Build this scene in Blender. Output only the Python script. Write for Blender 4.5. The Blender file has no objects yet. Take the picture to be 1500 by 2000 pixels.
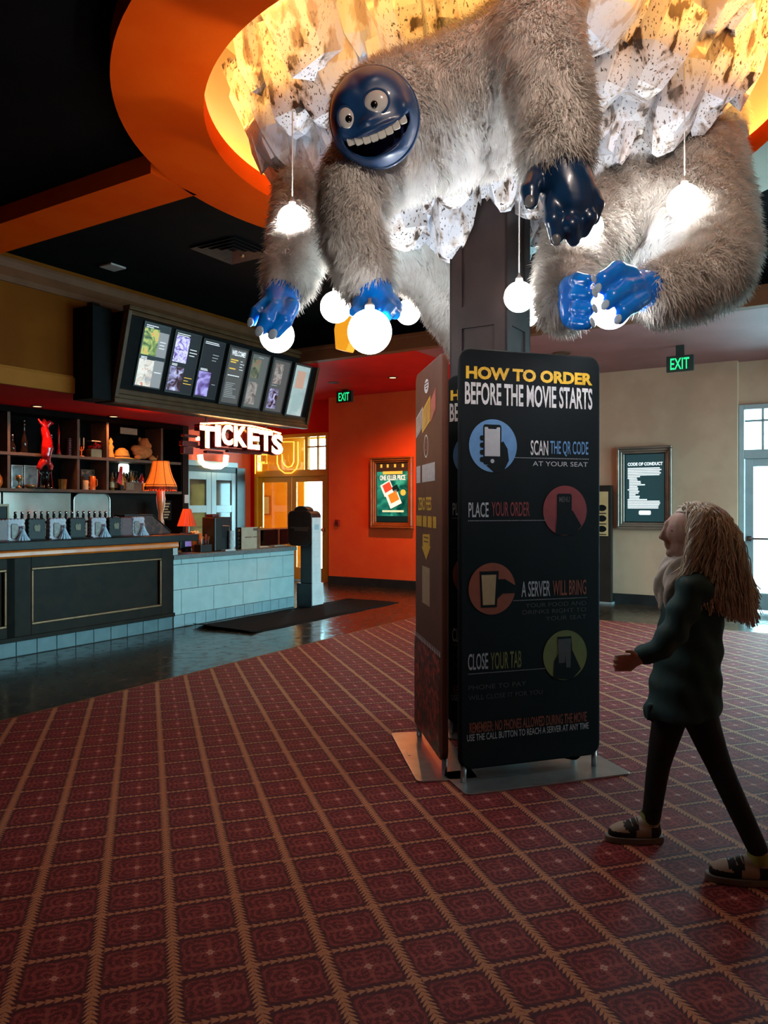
import bpy, bmesh, math, random
import numpy as np
from mathutils import Vector, Matrix, Euler

# ------------------------------------------------------------------ camera, world, exposure
C = bpy.context.scene.collection
scn = bpy.context.scene
F = 1490.0            # focal length in pixels of the 1500 x 2000 frame
HOR = 987.0           # horizon row
EYE = 1.5             # lens height (m)
cam_d = bpy.data.cameras.new('camera')
cam = bpy.data.objects.new('camera', cam_d)
C.objects.link(cam)
cam.location = (0, 0, EYE)
cam.rotation_euler = (math.radians(90), 0, 0)
cam_d.sensor_fit = 'VERTICAL'
cam_d.sensor_height = 36.0
cam_d.sensor_width = 27.0
cam_d.lens = F / 2000.0 * 36.0
cam_d.shift_y = -(1000.0 - HOR) / 2000.0
cam_d.clip_start = 0.05
cam_d.clip_end = 200
scn.camera = cam
scn.view_settings.view_transform = 'Standard'
scn.view_settings.look = 'None'
scn.view_settings.gamma = 1.0
scn.view_settings.exposure = 0.0
scn.view_settings.use_curve_mapping = False
cy = scn.cycles
cy.max_bounces = 6
cy.diffuse_bounces = 3
cy.glossy_bounces = 3
cy.transmission_bounces = 4
cy.transparent_max_bounces = 8
cy.caustics_reflective = False
cy.caustics_refractive = False
cy.sample_clamp_indirect = 4.0
cy.sample_clamp_direct = 0.0
cy.use_denoising = True

SKY = 24.0             # daylight outside the glass doors
COVE = 75.0           # warm light strip in the ceiling ring
GLOBE = 32.0          # white globe pendants
NEON = 26.0            # ticket sign letters
RED_DOWN = 100.0       # downlights of the red entry

world = bpy.data.worlds.new('daylight')
scn.world = world
world.use_nodes = True
wn = world.node_tree.nodes
wl = world.node_tree.links
bg = wn['Background']
tcw = wn.new('ShaderNodeTexCoord')
sepw = wn.new('ShaderNodeSeparateXYZ')
rampw = wn.new('ShaderNodeValToRGB')
rampw.color_ramp.elements[0].position = 0.42
rampw.color_ramp.elements[0].color = (0.26, 0.50, 0.58, 1)
rampw.color_ramp.elements[1].position = 0.62
rampw.color_ramp.elements[1].color = (0.46, 0.88, 1.0, 1)
mapw = wn.new('ShaderNodeMapRange')
mapw.inputs[1].default_value = -1
mapw.inputs[2].default_value = 1
wl.new(tcw.outputs['Generated'], sepw.inputs[0])
wl.new(sepw.outputs[2], mapw.inputs[0])
wl.new(mapw.outputs[0], rampw.inputs[0])
wl.new(rampw.outputs[0], bg.inputs[0])
bg.inputs[1].default_value = SKY

# added cool spots, unseen behind the banner tops, washing the ice and the creatures from below
UPLIGHT = 95.0
FILL_SPOT = 200.0         # added unseen spot that brightens the sculpture from the room side
UPLIGHTS = (((0.60, 4.55, 2.28), (0.15, 4.0, 3.7), 1.0), ((1.05, 4.72, 2.28), (1.65, 4.4, 3.4), 1.5), ((0.30, 5.20, 2.28), (0.1, 5.2, 3.7), 0.5))

# ------------------------------------------------------------------ frames
AZ = math.radians(58.0)       # the room is turned: local x = along the counter (a), local y = towards the bar wall (b)
RX, RY = math.cos(AZ), math.sin(AZ)
SX, SY = -RY, RX
CU = math.radians(17.3)       # the carpet pattern is turned the other way


def rm(a, b, z=0.0):
    return Vector((a * RX + b * SX, a * RY + b * SY, z))


def at(px, py, Y):
    return Vector(((px - 750.0) / F * Y, Y, EYE + (HOR - py) / F * Y))


def onb(px, py, b):           # sight line meets the plane b = const -> (a, z)
    k = (px - 750.0) / F
    Y = b / (SX * k + SY)
    return (k * Y * RX + Y * RY, EYE + (HOR - py) / F * Y)


def ona(px, py, a):           # sight line meets the plane a = const -> (b, z)
    k = (px - 750.0) / F
    Y = a / (RX * k + RY)
    return (k * Y * SX + Y * SY, EYE + (HOR - py) / F * Y)


def onflat(px, py, o, d):     # sight line meets the upright plane through o along d -> (x along d, z)
    k = (px - 750.0) / F
    # o + t d = (kY, Y)
    t = (k * o[1] - o[0]) / (d[0] - k * d[1])
    Y = o[1] + t * d[1]
    return (t, EYE + (HOR - py) / F * Y)


# ------------------------------------------------------------------ materials
MATS = {}


def new_mat(name):
    m = bpy.data.materials.new(name)
    m.use_nodes = True
    nt = m.node_tree
    return m, nt, nt.nodes['Principled BSDF']


def pm(name, c, c2=None, scale=12.0, rough=0.6, metal=0.0, bump=0.0, bscale=None, coat=0.0, spec=0.5, detail=3.0, lo=0.4, hi=0.6,
       sheen=0.0, sub=0.0):
    """procedural paint / cloth / wood / metal: two colours mixed by object-space noise, optional bump"""
    if name in MATS:
        return MATS[name]
    m, nt, p = new_mat(name)
    N, L = nt.nodes, nt.links
    c2 = c2 or tuple(min(1, x * 0.8) for x in c)
    tc = N.new('ShaderNodeTexCoord')
    no = N.new('ShaderNodeTexNoise')
    no.inputs['Scale'].default_value = scale
    no.inputs['Detail'].default_value = detail
    L.new(tc.outputs['Object'], no.inputs['Vector'])
    r = N.new('ShaderNodeValToRGB')
    r.color_ramp.elements[0].position = lo
    r.color_ramp.elements[1].position = hi
    r.color_ramp.elements[0].color = (*c, 1)
    r.color_ramp.elements[1].color = (*c2, 1)
    L.new(no.outputs['Fac'], r.inputs[0])
    L.new(r.outputs[0], p.inputs['Base Color'])
    p.inputs['Roughness'].default_value = rough
    p.inputs['Metallic'].default_value = metal
    p.inputs['Coat Weight'].default_value = coat
    p.inputs['Specular IOR Level'].default_value = spec
    p.inputs['Sheen Weight'].default_value = sheen
    if sub:
        p.inputs['Subsurface Weight'].default_value = sub
        p.inputs['Subsurface Radius'].default_value = (0.03, 0.03, 0.03)
    if bump:
        n2 = N.new('ShaderNodeTexNoise')
        n2.inputs['Scale'].default_value = bscale or scale * 4
        n2.inputs['Detail'].default_value = 4
        L.new(tc.outputs['Object'], n2.inputs['Vector'])
        b = N.new('ShaderNodeBump')
        b.inputs['Strength'].default_value = bump
        b.inputs['Distance'].default_value = 0.01
        L.new(n2.outputs['Fac'], b.inputs['Height'])
        L.new(b.outputs[0], p.inputs['Normal'])
    MATS[name] = m
    return m


def em(name, c, strength):
    if name in MATS:
        return MATS[name]
    m, nt, p = new_mat(name)
    p.inputs['Base Color'].default_value = (*[min(1, x * 0.8) for x in c], 1)
    p.inputs['Roughness'].default_value = 0.4
    p.inputs['Emission Color'].default_value = (*c, 1)
    p.inputs['Emission Strength'].default_value = strength
    MATS[name] = m
    return m


def em_pattern(name, cols, scale, strength, detail=3.0, dist=0.0, rough=0.25):
    """lit display picture: soft patches of several colours"""
    if name in MATS:
        return MATS[name]
    m, nt, p = new_mat(name)
    N, L = nt.nodes, nt.links
    tc = N.new('ShaderNodeTexCoord')
    no = N.new('ShaderNodeTexNoise')
    no.inputs['Scale'].default_value = scale
    no.inputs['Detail'].default_value = detail
    no.inputs['Distortion'].default_value = dist
    L.new(tc.outputs['Object'], no.inputs['Vector'])
    r = N.new('ShaderNodeValToRGB')
    els = r.color_ramp.elements
    while len(els) < len(cols):
        els.new(0.5)
    for i, c in enumerate(cols):
        els[i].position = 0.3 + 0.4 * i / (len(cols) - 1)
        els[i].color = (*c, 1)
    L.new(no.outputs['Fac'], r.inputs[0])
    L.new(r.outputs[0], p.inputs['Base Color'])
    L.new(r.outputs[0], p.inputs['Emission Color'])
    p.inputs['Emission Strength'].default_value = strength
    p.inputs['Roughness'].default_value = rough
    MATS[name] = m
    return m


def pattern(name, cols, scale, rough=0.6, detail=3.0, dist=0.0):
    if name in MATS:
        return MATS[name]
    m = em_pattern(name, cols, scale, 0.0, detail, dist, rough)
    return m


def glass_mat(name, tint=(0.9, 0.95, 0.95), rough=0.02):
    """thin architectural pane: mostly clear, mirror-like at grazing angles"""
    if name in MATS:
        return MATS[name]
    m, nt, p = new_mat(name)
    N, L = nt.nodes, nt.links
    out = N['Material Output']
    N.remove(p)
    tr = N.new('ShaderNodeBsdfTransparent')
    tr.inputs[0].default_value = (*tint, 1)
    gl = N.new('ShaderNodeBsdfGlossy')
    gl.inputs['Roughness'].default_value = rough
    fr = N.new('ShaderNodeFresnel')
    fr.inputs[0].default_value = 1.35
    mx = N.new('ShaderNodeMixShader')
    L.new(fr.outputs[0], mx.inputs[0])
    L.new(tr.outputs[0], mx.inputs[1])
    L.new(gl.outputs[0], mx.inputs[2])
    L.new(mx.outputs[0], out.inputs[0])
    MATS[name] = m
    return m


# ------------------------------------------------------------------ mesh builder
class MB:
    def __init__(s):
        s.v, s.f, s.m = [], [], []

    def add(s, vs, fs, m=0):
        o = len(s.v)
        s.v.extend([tuple(x) for x in vs])
        for q in fs:
            s.f.append([i + o for i in q])
            s.m.append(m)
        return s

    def box(s, x0, x1, y0, y1, z0, z1, m=0):
        x0, x1 = min(x0, x1), max(x0, x1)
        y0, y1 = min(y0, y1), max(y0, y1)
        z0, z1 = min(z0, z1), max(z0, z1)
        return s.add([(x0, y0, z0), (x1, y0, z0), (x1, y1, z0), (x0, y1, z0), (x0, y0, z1), (x1, y0, z1), (x1, y1, z1), (x0, y1, z1)],
                     [(0, 3, 2, 1), (4, 5, 6, 7), (0, 1, 5, 4), (1, 2, 6, 5), (2, 3, 7, 6), (3, 0, 4, 7)], m)

    def prism(s, poly, lo, hi, axis='z', m=0):
        """poly: list of 2D points; extruded along axis ('z': (x,y), 'y': (x,z), 'x': (y,z))"""
        area = sum(poly[i][0] * poly[(i + 1) % len(poly)][1] - poly[(i + 1) % len(poly)][0] * poly[i][1] for i in range(len(poly)))
        if area < 0:
            poly = poly[::-1]
        n = len(poly)

        def P(p, h):
            return {'z': (p[0], p[1], h), 'y': (p[0], h, p[1]), 'x': (h, p[0], p[1])}[axis]
        vs = [P(p, lo) for p in poly] + [P(p, hi) for p in poly]
        flip = axis == 'y'
        fs = [tuple(range(n))[::-1], tuple(range(n, 2 * n))] + [(i, (i + 1) % n, n + (i + 1) % n, n + i) for i in range(n)]
        if flip:
            fs = [q[::-1] for q in fs]
        return s.add(vs, fs, m)

    def lathe(s, prof, n=24, c=(0, 0, 0), m=0, sx=1.0, sy=1.0, cap=True):
        vs, fs = [], []
        for (r, z) in prof:
            for i in range(n):
                t = 2 * math.pi * i / n
                vs.append((c[0] + sx * r * math.cos(t), c[1] + sy * r * math.sin(t), c[2] + z))
        k = len(prof)
        for j in range(k - 1):
            for i in range(n):
                i2 = (i + 1) % n
                fs.append((j * n + i, j * n + i2, (j + 1) * n + i2, (j + 1) * n + i))
        if cap:
            fs.append(tuple(range(n))[::-1])
            fs.append(tuple((k - 1) * n + i for i in range(n)))
        return s.add(vs, fs, m)

    def ball(s, c, r, nu=20, nv=12, sc=(1, 1, 1), m=0):
        vs, fs = [(c[0], c[1], c[2] - r * sc[2])], []
        for j in range(1, nv):
            ph = -math.pi / 2 + math.pi * j / nv
            for i in range(nu):
                t = 2 * math.pi * i / nu
                vs.append((c[0] + sc[0] * r * math.cos(ph) * math.cos(t), c[1] + sc[1] * r * math.cos(ph) * math.sin(t), c[2] + sc[2] * r * math.sin(ph)))
        vs.append((c[0], c[1], c[2] + r * sc[2]))
        top = len(vs) - 1
        for i in range(nu):
            fs.append((0, 1 + (i + 1) % nu, 1 + i))
            fs.append((top, 1 + (nv - 2) * nu + i, 1 + (nv - 2) * nu + (i + 1) % nu))
        for j in range(nv - 2):
            for i in range(nu):
                i2 = (i + 1) % nu
                fs.append((1 + j * nu + i, 1 + j * nu + i2, 1 + (j + 1) * nu + i2, 1 + (j + 1) * nu + i))
        return s.add(vs, fs, m)

    def tube(s, pts, rad, n=8, m=0, cap=True, closed=False):
        pts = [Vector(p) for p in pts]
        k = len(pts)
        if not hasattr(rad, '__len__'):
            rad = [rad] * k
        vs, fs = [], []
        up = None
        for j in range(k):
            if closed:
                t = pts[(j + 1) % k] - pts[j - 1]
            else:
                t = pts[min(j + 1, k - 1)] - pts[max(j - 1, 0)]
            if t.length < 1e-9:
                t = Vector((0, 0, 1))
            t.normalize()
            if up is None:
                up = Vector((0, 0, 1)) if abs(t.z) < 0.9 else Vector((1, 0, 0))
            x = up.cross(t)
            if x.length < 1e-6:
                x = Vector((0, 1, 0)).cross(t)
            x.normalize()
            y = t.cross(x)
            up = y
            for i in range(n):
                a = 2 * math.pi * i / n
                vs.append(tuple(pts[j] + x * (rad[j] * math.cos(a)) + y * (rad[j] * math.sin(a))))
        for j in range(k if closed else k - 1):
            j2 = (j + 1) % k
            for i in range(n):
                i2 = (i + 1) % n
                fs.append((j * n + i, j * n + i2, j2 * n + i2, j2 * n + i))
        if cap and not closed:
            fs.append(tuple(range(n))[::-1])
            fs.append(tuple((k - 1) * n + i for i in range(n)))
        return s.add(vs, fs, m)

    def xf(s, M):
        s.v = [tuple(M @ Vector(p)) for p in s.v]
        return s

    def build(s, name, mats, parent=None, smooth=False, bevel=0.0, seg=2, loc=None, rot=None):
        me = bpy.data.meshes.new(name)
        me.from_pydata(s.v, [], s.f)
        me.validate()
        if not isinstance(mats, (list, tuple)):
            mats = [mats]
        for m in mats:
            me.materials.append(m)
        if len(me.polygons) == len(s.m):
            me.polygons.foreach_set('material_index', s.m)
        if smooth:
            me.polygons.foreach_set('use_smooth', [True] * len(me.polygons))
        me.update()
        o = bpy.data.objects.new(name, me)
        C.objects.link(o)
        if parent is not None:
            o.parent = parent
        if loc is not None:
            o.location = loc
        if rot is not None:
            o.rotation_euler = rot
        if bevel:
            b = o.modifiers.new('edge', 'BEVEL')
            b.width = bevel
            b.segments = seg
            b.limit_method = 'ANGLE'
            b.angle_limit = math.radians(40)
            b.harden_normals = False
        return o


def link_mesh(name, me, mats, parent=None, smooth=False, loc=None, rot=None):
    me.materials.clear()
    for m in (mats if isinstance(mats, (list, tuple)) else [mats]):
        me.materials.append(m)
    if smooth:
        me.polygons.foreach_set('use_smooth', [True] * len(me.polygons))
    o = bpy.data.objects.new(name, me)
    C.objects.link(o)
    if parent is not None:
        o.parent = parent
    if loc is not None:
        o.location = loc
    if rot is not None:
        o.rotation_euler = rot
    return o


def tag(o, label=None, cat=None, group=None, kind=None):
    if label:
        o['label'] = label
    if cat:
        o['category'] = cat
    if group:
        o['group'] = group
    if kind:
        o['kind'] = kind
    return o


def thing(name, label, cat, loc=(0, 0, 0), rz=0.0, group=None, rot=None):
    o = bpy.data.objects.new(name, None)
    C.objects.link(o)
    o.location = loc
    o.rotation_euler = rot if rot is not None else (0, 0, rz)
    o.empty_display_size = 0.1
    return tag(o, label, cat, group)


def rthing(name, label, cat, a, b, z=0.0, turn=0.0, group=None):
    """a thing placed in room coordinates; its local x runs along the counter, local y towards the bar wall"""
    return thing(name, label, cat, rm(a, b, z), AZ + turn, group)


def rstruct(name, mb, mats, smooth=False, bevel=0.0, label=None):
    """a piece of the setting built in room coordinates"""
    o = mb.build(name, mats, smooth=smooth, bevel=bevel, rot=(0, 0, AZ))
    tag(o, kind='structure', label=label)
    return o


def copy_tree(o, parent=None):
    c = o.copy()
    C.objects.link(c)
    if parent is not None:
        c.parent = parent
    for ch in list(o.children):
        copy_tree(ch, c)
    return c


def text_mesh(s, bold=0.0, depth=0.0, spacing=1.0):
    cu = bpy.data.curves.new('lettering', 'FONT')
    cu.body = s
    cu.size = 1.0
    cu.offset = bold
    cu.extrude = depth
    cu.resolution_u = 3
    cu.space_character = spacing
    ob = bpy.data.objects.new('lettering', cu)
    me = bpy.data.meshes.new_from_object(ob)
    bpy.data.objects.remove(ob)
    bpy.data.curves.remove(cu)
    return me


def text_fit(name, s, x0, x1, z0, z1, y, mat, parent, bold=0.0, depth=0.0, flip=False, shear=0.0, spacing=1.0, slope=0.0):
    """lettering stretched into the box x0..x1, z0..z1 of the parent's local xz plane, standing at local y (it reads from -y)"""
    me = text_mesh(s, bold, depth, spacing)
    n = len(me.vertices)
    co = np.empty(n * 3)
    me.vertices.foreach_get('co', co)
    co = co.reshape(-1, 3)
    lo, hi = co.min(0), co.max(0)
    u = (co[:, 0] - lo[0]) / max(hi[0] - lo[0], 1e-6)
    w = (co[:, 1] - lo[1]) / max(hi[1] - lo[1], 1e-6)
    out = np.empty_like(co)
    out[:, 0] = x0 + u * (x1 - x0) + shear * w
    out[:, 2] = z0 + w * (z1 - z0) + slope * u
    out[:, 1] = y - co[:, 2]
    me.vertices.foreach_set('co', out.ravel())
    me.update()
    return link_mesh(name, me, mat, parent)


def arc_poly(cx, cz, rx, rz, n=40, t0=0.0, t1=2 * math.pi, close=True):
    k = n if close else n + 1
    return [(cx + rx * math.cos(t0 + (t1 - t0) * i / n), cz + rz * math.sin(t0 + (t1 - t0) * i / n)) for i in range(k)]


def rrect(x0, x1, z0, z1, r, n=6):
    out = []
    for (cx, cz, t) in ((x1 - r, z0 + r, -90), (x1 - r, z1 - r, 0), (x0 + r, z1 - r, 90), (x0 + r, z0 + r, 180)):
        for i in range(n + 1):
            a = math.radians(t + 90.0 * i / n)
            out.append((cx + r * math.cos(a), cz + r * math.sin(a)))
    return out

# ------------------------------------------------------------------ daylight portals in the doorways and the added windows (guide the sky light, emit nothing themselves)
def portal(a, b, z, wa, hz, facing):
    d = bpy.data.lights.new('window_daylight', 'AREA')
    d.shape = 'RECTANGLE'
    d.size = wa
    d.size_y = hz
    d.cycles.is_portal = True
    o = bpy.data.objects.new('window_daylight', d)
    C.objects.link(o)
    o.location = rm(a, b, z)
    dirv = rm(*facing, 0).normalized()      # direction the light travels
    o.rotation_euler = dirv.to_track_quat('-Z', 'Y').to_euler()
    return o


d = bpy.data.lights.new('fill_spot', 'SPOT')
d.energy = FILL_SPOT
d.color = (1.0, 0.80, 0.68)
d.spot_size = math.radians(62)
d.spot_blend = 0.7
d.shadow_soft_size = 0.12
o = bpy.data.objects.new('fill_spot', d)
C.objects.link(o)
o.location = (0.9, 0.7, 3.9)
o.rotation_euler = (Vector((0.95, 4.0, 3.40)) - o.location).to_track_quat('-Z', 'Y').to_euler()
ADDED_WINDOWS = ((6.2, 8.5), (9.0, 11.3))
for (w0, w1) in ADDED_WINDOWS:
    portal((w0 + w1) / 2, -1.58, 1.6, w1 - w0, 2.6, (0, 1))
portal(12.12, 0.35, 1.45, 2.24, 2.9, (-1, 0))
portal(13.35, 9.45, 1.45, 1.85, 2.9, (-1, 0))
for (p, q, k) in UPLIGHTS:
    d = bpy.data.lights.new('added_uplight', 'SPOT')
    d.energy = UPLIGHT * k
    d.color = (0.86, 0.93, 1.0)
    d.spot_size = math.radians(105)
    d.spot_blend = 0.9
    d.shadow_soft_size = 0.06
    o = bpy.data.objects.new('added_uplight', d)
    C.objects.link(o)
    o.location = p
    o.rotation_euler = (Vector(q) - Vector(p)).to_track_quat('-Z', 'Y').to_euler()

# ------------------------------------------------------------------ setting materials
M_black = pm('black_ceiling_paint', (0.0025, 0.0025, 0.003), (0.004, 0.004, 0.004), 6, 0.9, spec=0.1)
M_orange_ring = pm('orange_lit_soffit', (0.88, 0.085, 0.001), (0.92, 0.10, 0.002), 3, 0.9, spec=0.05)  # warm light on the ring is put into this orange
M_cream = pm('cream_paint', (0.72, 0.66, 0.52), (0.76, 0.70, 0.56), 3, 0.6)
M_brown_trim = pm('brown_painted_trim', (0.15, 0.052, 0.020), (0.18, 0.062, 0.025), 5, 0.6, spec=0.2)
M_tan_wall = pm('tan_fascia_paint', (0.17, 0.042, 0.002), (0.20, 0.052, 0.003), 2, 0.7, bump=0.08, bscale=90, spec=0.08)
M_tan_trim = pm('tan_trim_paint', (0.36, 0.115, 0.012), (0.40, 0.13, 0.016), 3, 0.65, spec=0.12)
M_red = pm('red_paint', (0.72, 0.012, 0.006), (0.78, 0.016, 0.008), 2, 0.7, spec=0.15)
M_dusk = pm('dimmer_red_ceiling', (0.26, 0.085, 0.075), (0.30, 0.10, 0.09), 2, 0.6)
M_orange = pm('orange_lit_wall', (0.86, 0.075, 0.010), (0.90, 0.095, 0.014), 2.5, 0.6, bump=0.06, bscale=120)  # beige wall under orange light; the light is in the colour
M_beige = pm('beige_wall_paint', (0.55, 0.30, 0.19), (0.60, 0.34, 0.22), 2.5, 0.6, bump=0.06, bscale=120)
M_dark_wall = pm('charcoal_wall_paint', (0.020, 0.013, 0.010), (0.028, 0.018, 0.014), 3, 0.7, spec=0.15)
M_base = pm('black_baseboard', (0.014, 0.013, 0.013), (0.022, 0.02, 0.02), 8, 0.4)
M_yellow_frame = pm('yellow_door_paint', (0.88, 0.34, 0.008), (0.92, 0.37, 0.012), 4, 0.35)
M_yellow_wall = pm('yellow_wall_paint', (0.85, 0.42, 0.03), (0.90, 0.46, 0.04), 3, 0.6)
M_alu = pm('pale_door_metal', (0.30, 0.34, 0.35), (0.34, 0.38, 0.39), 5, 0.35, metal=0.3)
M_greydoor = pm('grey_door_paint', (0.42, 0.46, 0.47), (0.47, 0.51, 0.52), 3, 0.35)
M_glass = glass_mat('door_glass')
M_chrome = pm('chrome', (0.75, 0.75, 0.75), (0.82, 0.82, 0.82), 20, 0.15, metal=1.0)
M_darkmetal = pm('dark_metal', (0.03, 0.03, 0.032), (0.045, 0.045, 0.048), 15, 0.35, metal=0.6)


class G:
    """tiny helper for math node chains"""
    def __init__(s, nt):
        s.nt = nt

    def _set(s, sock, v):
        if isinstance(v, (int, float)):
            sock.default_value = v
        else:
            s.nt.links.new(v, sock)

    def m(s, op, a, b=None, c=None, clamp=False):
        n = s.nt.nodes.new('ShaderNodeMath')
        n.operation = op
        n.use_clamp = clamp
        s._set(n.inputs[0], a)
        if b is not None:
            s._set(n.inputs[1], b)
        if c is not None:
            s._set(n.inputs[2], c)
        return n.outputs[0]

    def step(s, x, lo, hi):       # smooth 0..1 as x goes lo..hi
        n = s.nt.nodes.new('ShaderNodeMapRange')
        n.interpolation_type = 'SMOOTHSTEP'
        s._set(n.inputs[0], x)
        n.inputs[1].default_value = lo
        n.inputs[2].default_value = hi
        return n.outputs[0]

    def mix(s, f, a, b):
        n = s.nt.nodes.new('ShaderNodeMix')
        n.data_type = 'RGBA'
        s._set(n.inputs[0], f)
        for sock, v in ((n.inputs[6], a), (n.inputs[7], b)):
            if isinstance(v, tuple):
                sock.default_value = (*v, 1)
            else:
                s.nt.links.new(v, sock)
        return n.outputs[2]

    def noise(s, vec, scale, detail=3, dist=0.0):
        n = s.nt.nodes.new('ShaderNodeTexNoise')
        n.inputs['Scale'].default_value = scale
        n.inputs['Detail'].default_value = detail
        n.inputs['Distortion'].default_value = dist
        if vec is not None:
            s.nt.links.new(vec, n.inputs['Vector'])
        return n.outputs['Fac']


def carpet_material():
    m, nt, p = new_mat('patterned_carpet')
    g = G(nt)
    tc = nt.nodes.new('ShaderNodeTexCoord')
    vec = tc.outputs['Object']
    sp = nt.nodes.new('ShaderNodeSeparateXYZ')
    nt.links.new(vec, sp.inputs[0])
    u0, v0 = sp.outputs[0], sp.outputs[1]
    wob = g.m('MULTIPLY', g.m('SUBTRACT', g.noise(vec, 55, 2), 0.5), 0.012)
    u = g.m('ADD', u0, wob)
    v = g.m('ADD', v0, wob)
    PU, PV = 0.241, 0.233
    cu = g.m('SUBTRACT', g.m('FRACT', g.m('ADD', g.m('DIVIDE', g.m('SUBTRACT', u, 0.084), PU), 100.5)), 0.5)   # 0 on a heavy line
    cv = g.m('SUBTRACT', g.m('FRACT', g.m('ADD', g.m('DIVIDE', g.m('SUBTRACT', v, 2.489), PV), 100.5)), 0.5)
    du = g.m('MULTIPLY', g.m('ABSOLUTE', cu), PU)      # metres from the line
    dv = g.m('MULTIPLY', g.m('ABSOLUTE', cv), PV)
    # leafy vines: chevron leaves either side of the stem
    def vine(d, t, pitch, half, lean):
        s = g.m('FRACT', g.m('ADD', g.m('DIVIDE', g.m('ADD', t, g.m('MULTIPLY', d, lean)), pitch), 50.0))
        tri = g.m('MULTIPLY', g.m('ABSOLUTE', g.m('SUBTRACT', s, 0.5)), 2.0)      # 0 mid leaf
        w = g.m('MULTIPLY', g.m('SUBTRACT', 1.0, g.m('MULTIPLY', tri, 0.75)), half)
        leaf = g.m('SUBTRACT', 1.0, g.step(g.m('SUBTRACT', d, w), -0.0025, 0.0025))
        gap = g.step(tri, 0.95, 0.62)
        stem = g.m('SUBTRACT', 1.0, g.step(d, 0.0015, 0.0045))
        return g.m('MAXIMUM', g.m('MULTIPLY', leaf, gap), g.m('MULTIPLY', stem, 0.8))
    vineA = vine(du, v0, 0.021, 0.024, 1.0)
    vineB = vine(dv, u0, 0.026, 0.0135, 1.2)
    vines = g.m('MAXIMUM', vineA, g.m('MULTIPLY', vineB, 0.9))
    # the cell: coordinates from its centre
    eu = g.m('SUBTRACT', PU / 2, du)
    ev = g.m('SUBTRACT', PV / 2, dv)
    r = g.m('SQRT', g.m('ADD', g.m('MULTIPLY', eu, eu), g.m('MULTIPLY', ev, ev)))
    fl = g.m('MULTIPLY', g.m('ADD', g.m('COSINE', g.m('MULTIPLY', g.m('ARCTAN2', ev, eu), 5.0)), 4.0), 0.0031)
    flower = g.m('SUBTRACT', 1.0, g.step(g.m('SUBTRACT', r, fl), -0.002, 0.002))
    heart = g.m('SUBTRACT', 1.0, g.step(r, 0.003, 0.006))
    # dark edge with scalloped corners
    edge = g.m('MAXIMUM', g.m('DIVIDE', eu, PU / 2), g.m('DIVIDE', ev, PV / 2))
    corner = g.m('MULTIPLY', g.m('MULTIPLY', g.m('DIVIDE', eu, PU / 2), g.m('DIVIDE', ev, PV / 2)), 1.25)
    rim = g.m('MAXIMUM', g.step(edge, 0.70, 0.82), g.step(corner, 0.55, 0.75))
    # scrolling foliage inside the cell
    n1 = g.noise(vec, 62, 4, 1.4)
    n2 = g.noise(vec, 130, 3, 0.8)
    curl = g.m('SINE', g.m('ADD', g.m('MULTIPLY', r, 210.0), g.m('MULTIPLY', g.m('COSINE', g.m('MULTIPLY', g.m('ARCTAN2', ev, eu), 4.0)), 3.2)))
    fol = g.step(g.m('ADD', g.m('MULTIPLY', curl, 0.16), n1), 0.46, 0.62)
    pick = g.step(n2, 0.56, 0.66)
    spray = g.step(g.m('ADD', g.m('MINIMUM', eu, ev), g.m('MULTIPLY', g.m('SUBTRACT', n1, 0.5), 0.03)), 0.010, 0.004)
    spray = g.m('MULTIPLY', spray, g.step(r, 0.09, 0.07))
    col = g.mix(fol, (0.105, 0.010, 0.013), (0.255, 0.036, 0.038))
    col = g.mix(g.m('MULTIPLY', pick, 0.55), col, (0.40, 0.085, 0.06))
    col = g.mix(g.m('MULTIPLY', spray, 0.5), col, (0.38, 0.085, 0.065))
    col = g.mix(g.m('MULTIPLY', rim, 0.8), col, (0.062, 0.010, 0.016))
    col = g.mix(vines, col, (0.50, 0.20, 0.095))
    col = g.mix(flower, col, (0.55, 0.26, 0.20))
    col = g.mix(heart, col, (0.40, 0.16, 0.12))
    nt.links.new(col, p.inputs['Base Color'])
    p.inputs['Roughness'].default_value = 0.72
    p.inputs['Specular IOR Level'].default_value = 0.18
    p.inputs['Sheen Weight'].default_value = 0.0
    b = nt.nodes.new('ShaderNodeBump')
    b.inputs['Strength'].default_value = 0.35
    b.inputs['Distance'].default_value = 0.004
    nt.links.new(g.noise(vec, 420, 2), b.inputs['Height'])
    nt.links.new(b.outputs[0], p.inputs['Normal'])
    return m


def concrete_material():
    m, nt, p = new_mat('polished_concrete')
    g = G(nt)
    tc = nt.nodes.new('ShaderNodeTexCoord')
    vec = tc.outputs['Object']
    f = g.step(g.noise(vec, 1.3, 6, 0.5), 0.35, 0.68)
    f2 = g.step(g.noise(vec, 9, 5), 0.4, 0.7)
    col = g.mix(f, (0.026, 0.018, 0.011), (0.050, 0.034, 0.020))
    col = g.mix(g.m('MULTIPLY', f2, 0.35), col, (0.02, 0.014, 0.009))
    nt.links.new(col, p.inputs['Base Color'])
    rr = g.m('ADD', 0.16, g.m('MULTIPLY', f2, 0.14))
    nt.links.new(rr, p.inputs['Roughness'])
    p.inputs['Specular IOR Level'].default_value = 0.4
    return m


# ------------------------------------------------------------------ floor, carpet
fl = MB().box(-3.7, 13.5, -1.5, 11.8, -0.12, 0.0)
rstruct('floor', fl, concrete_material())
cm = MB().box(-3.45, 9.9, -1.37, 5.04, 0.0, 0.008)
cm.v = [tuple(Matrix.Rotation(AZ - CU, 4, 'Z') @ Vector(p)) for p in cm.v]
cp = cm.build('floor_carpet', carpet_material(), rot=(0, 0, CU))
tag(cp, kind='structure')
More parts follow.
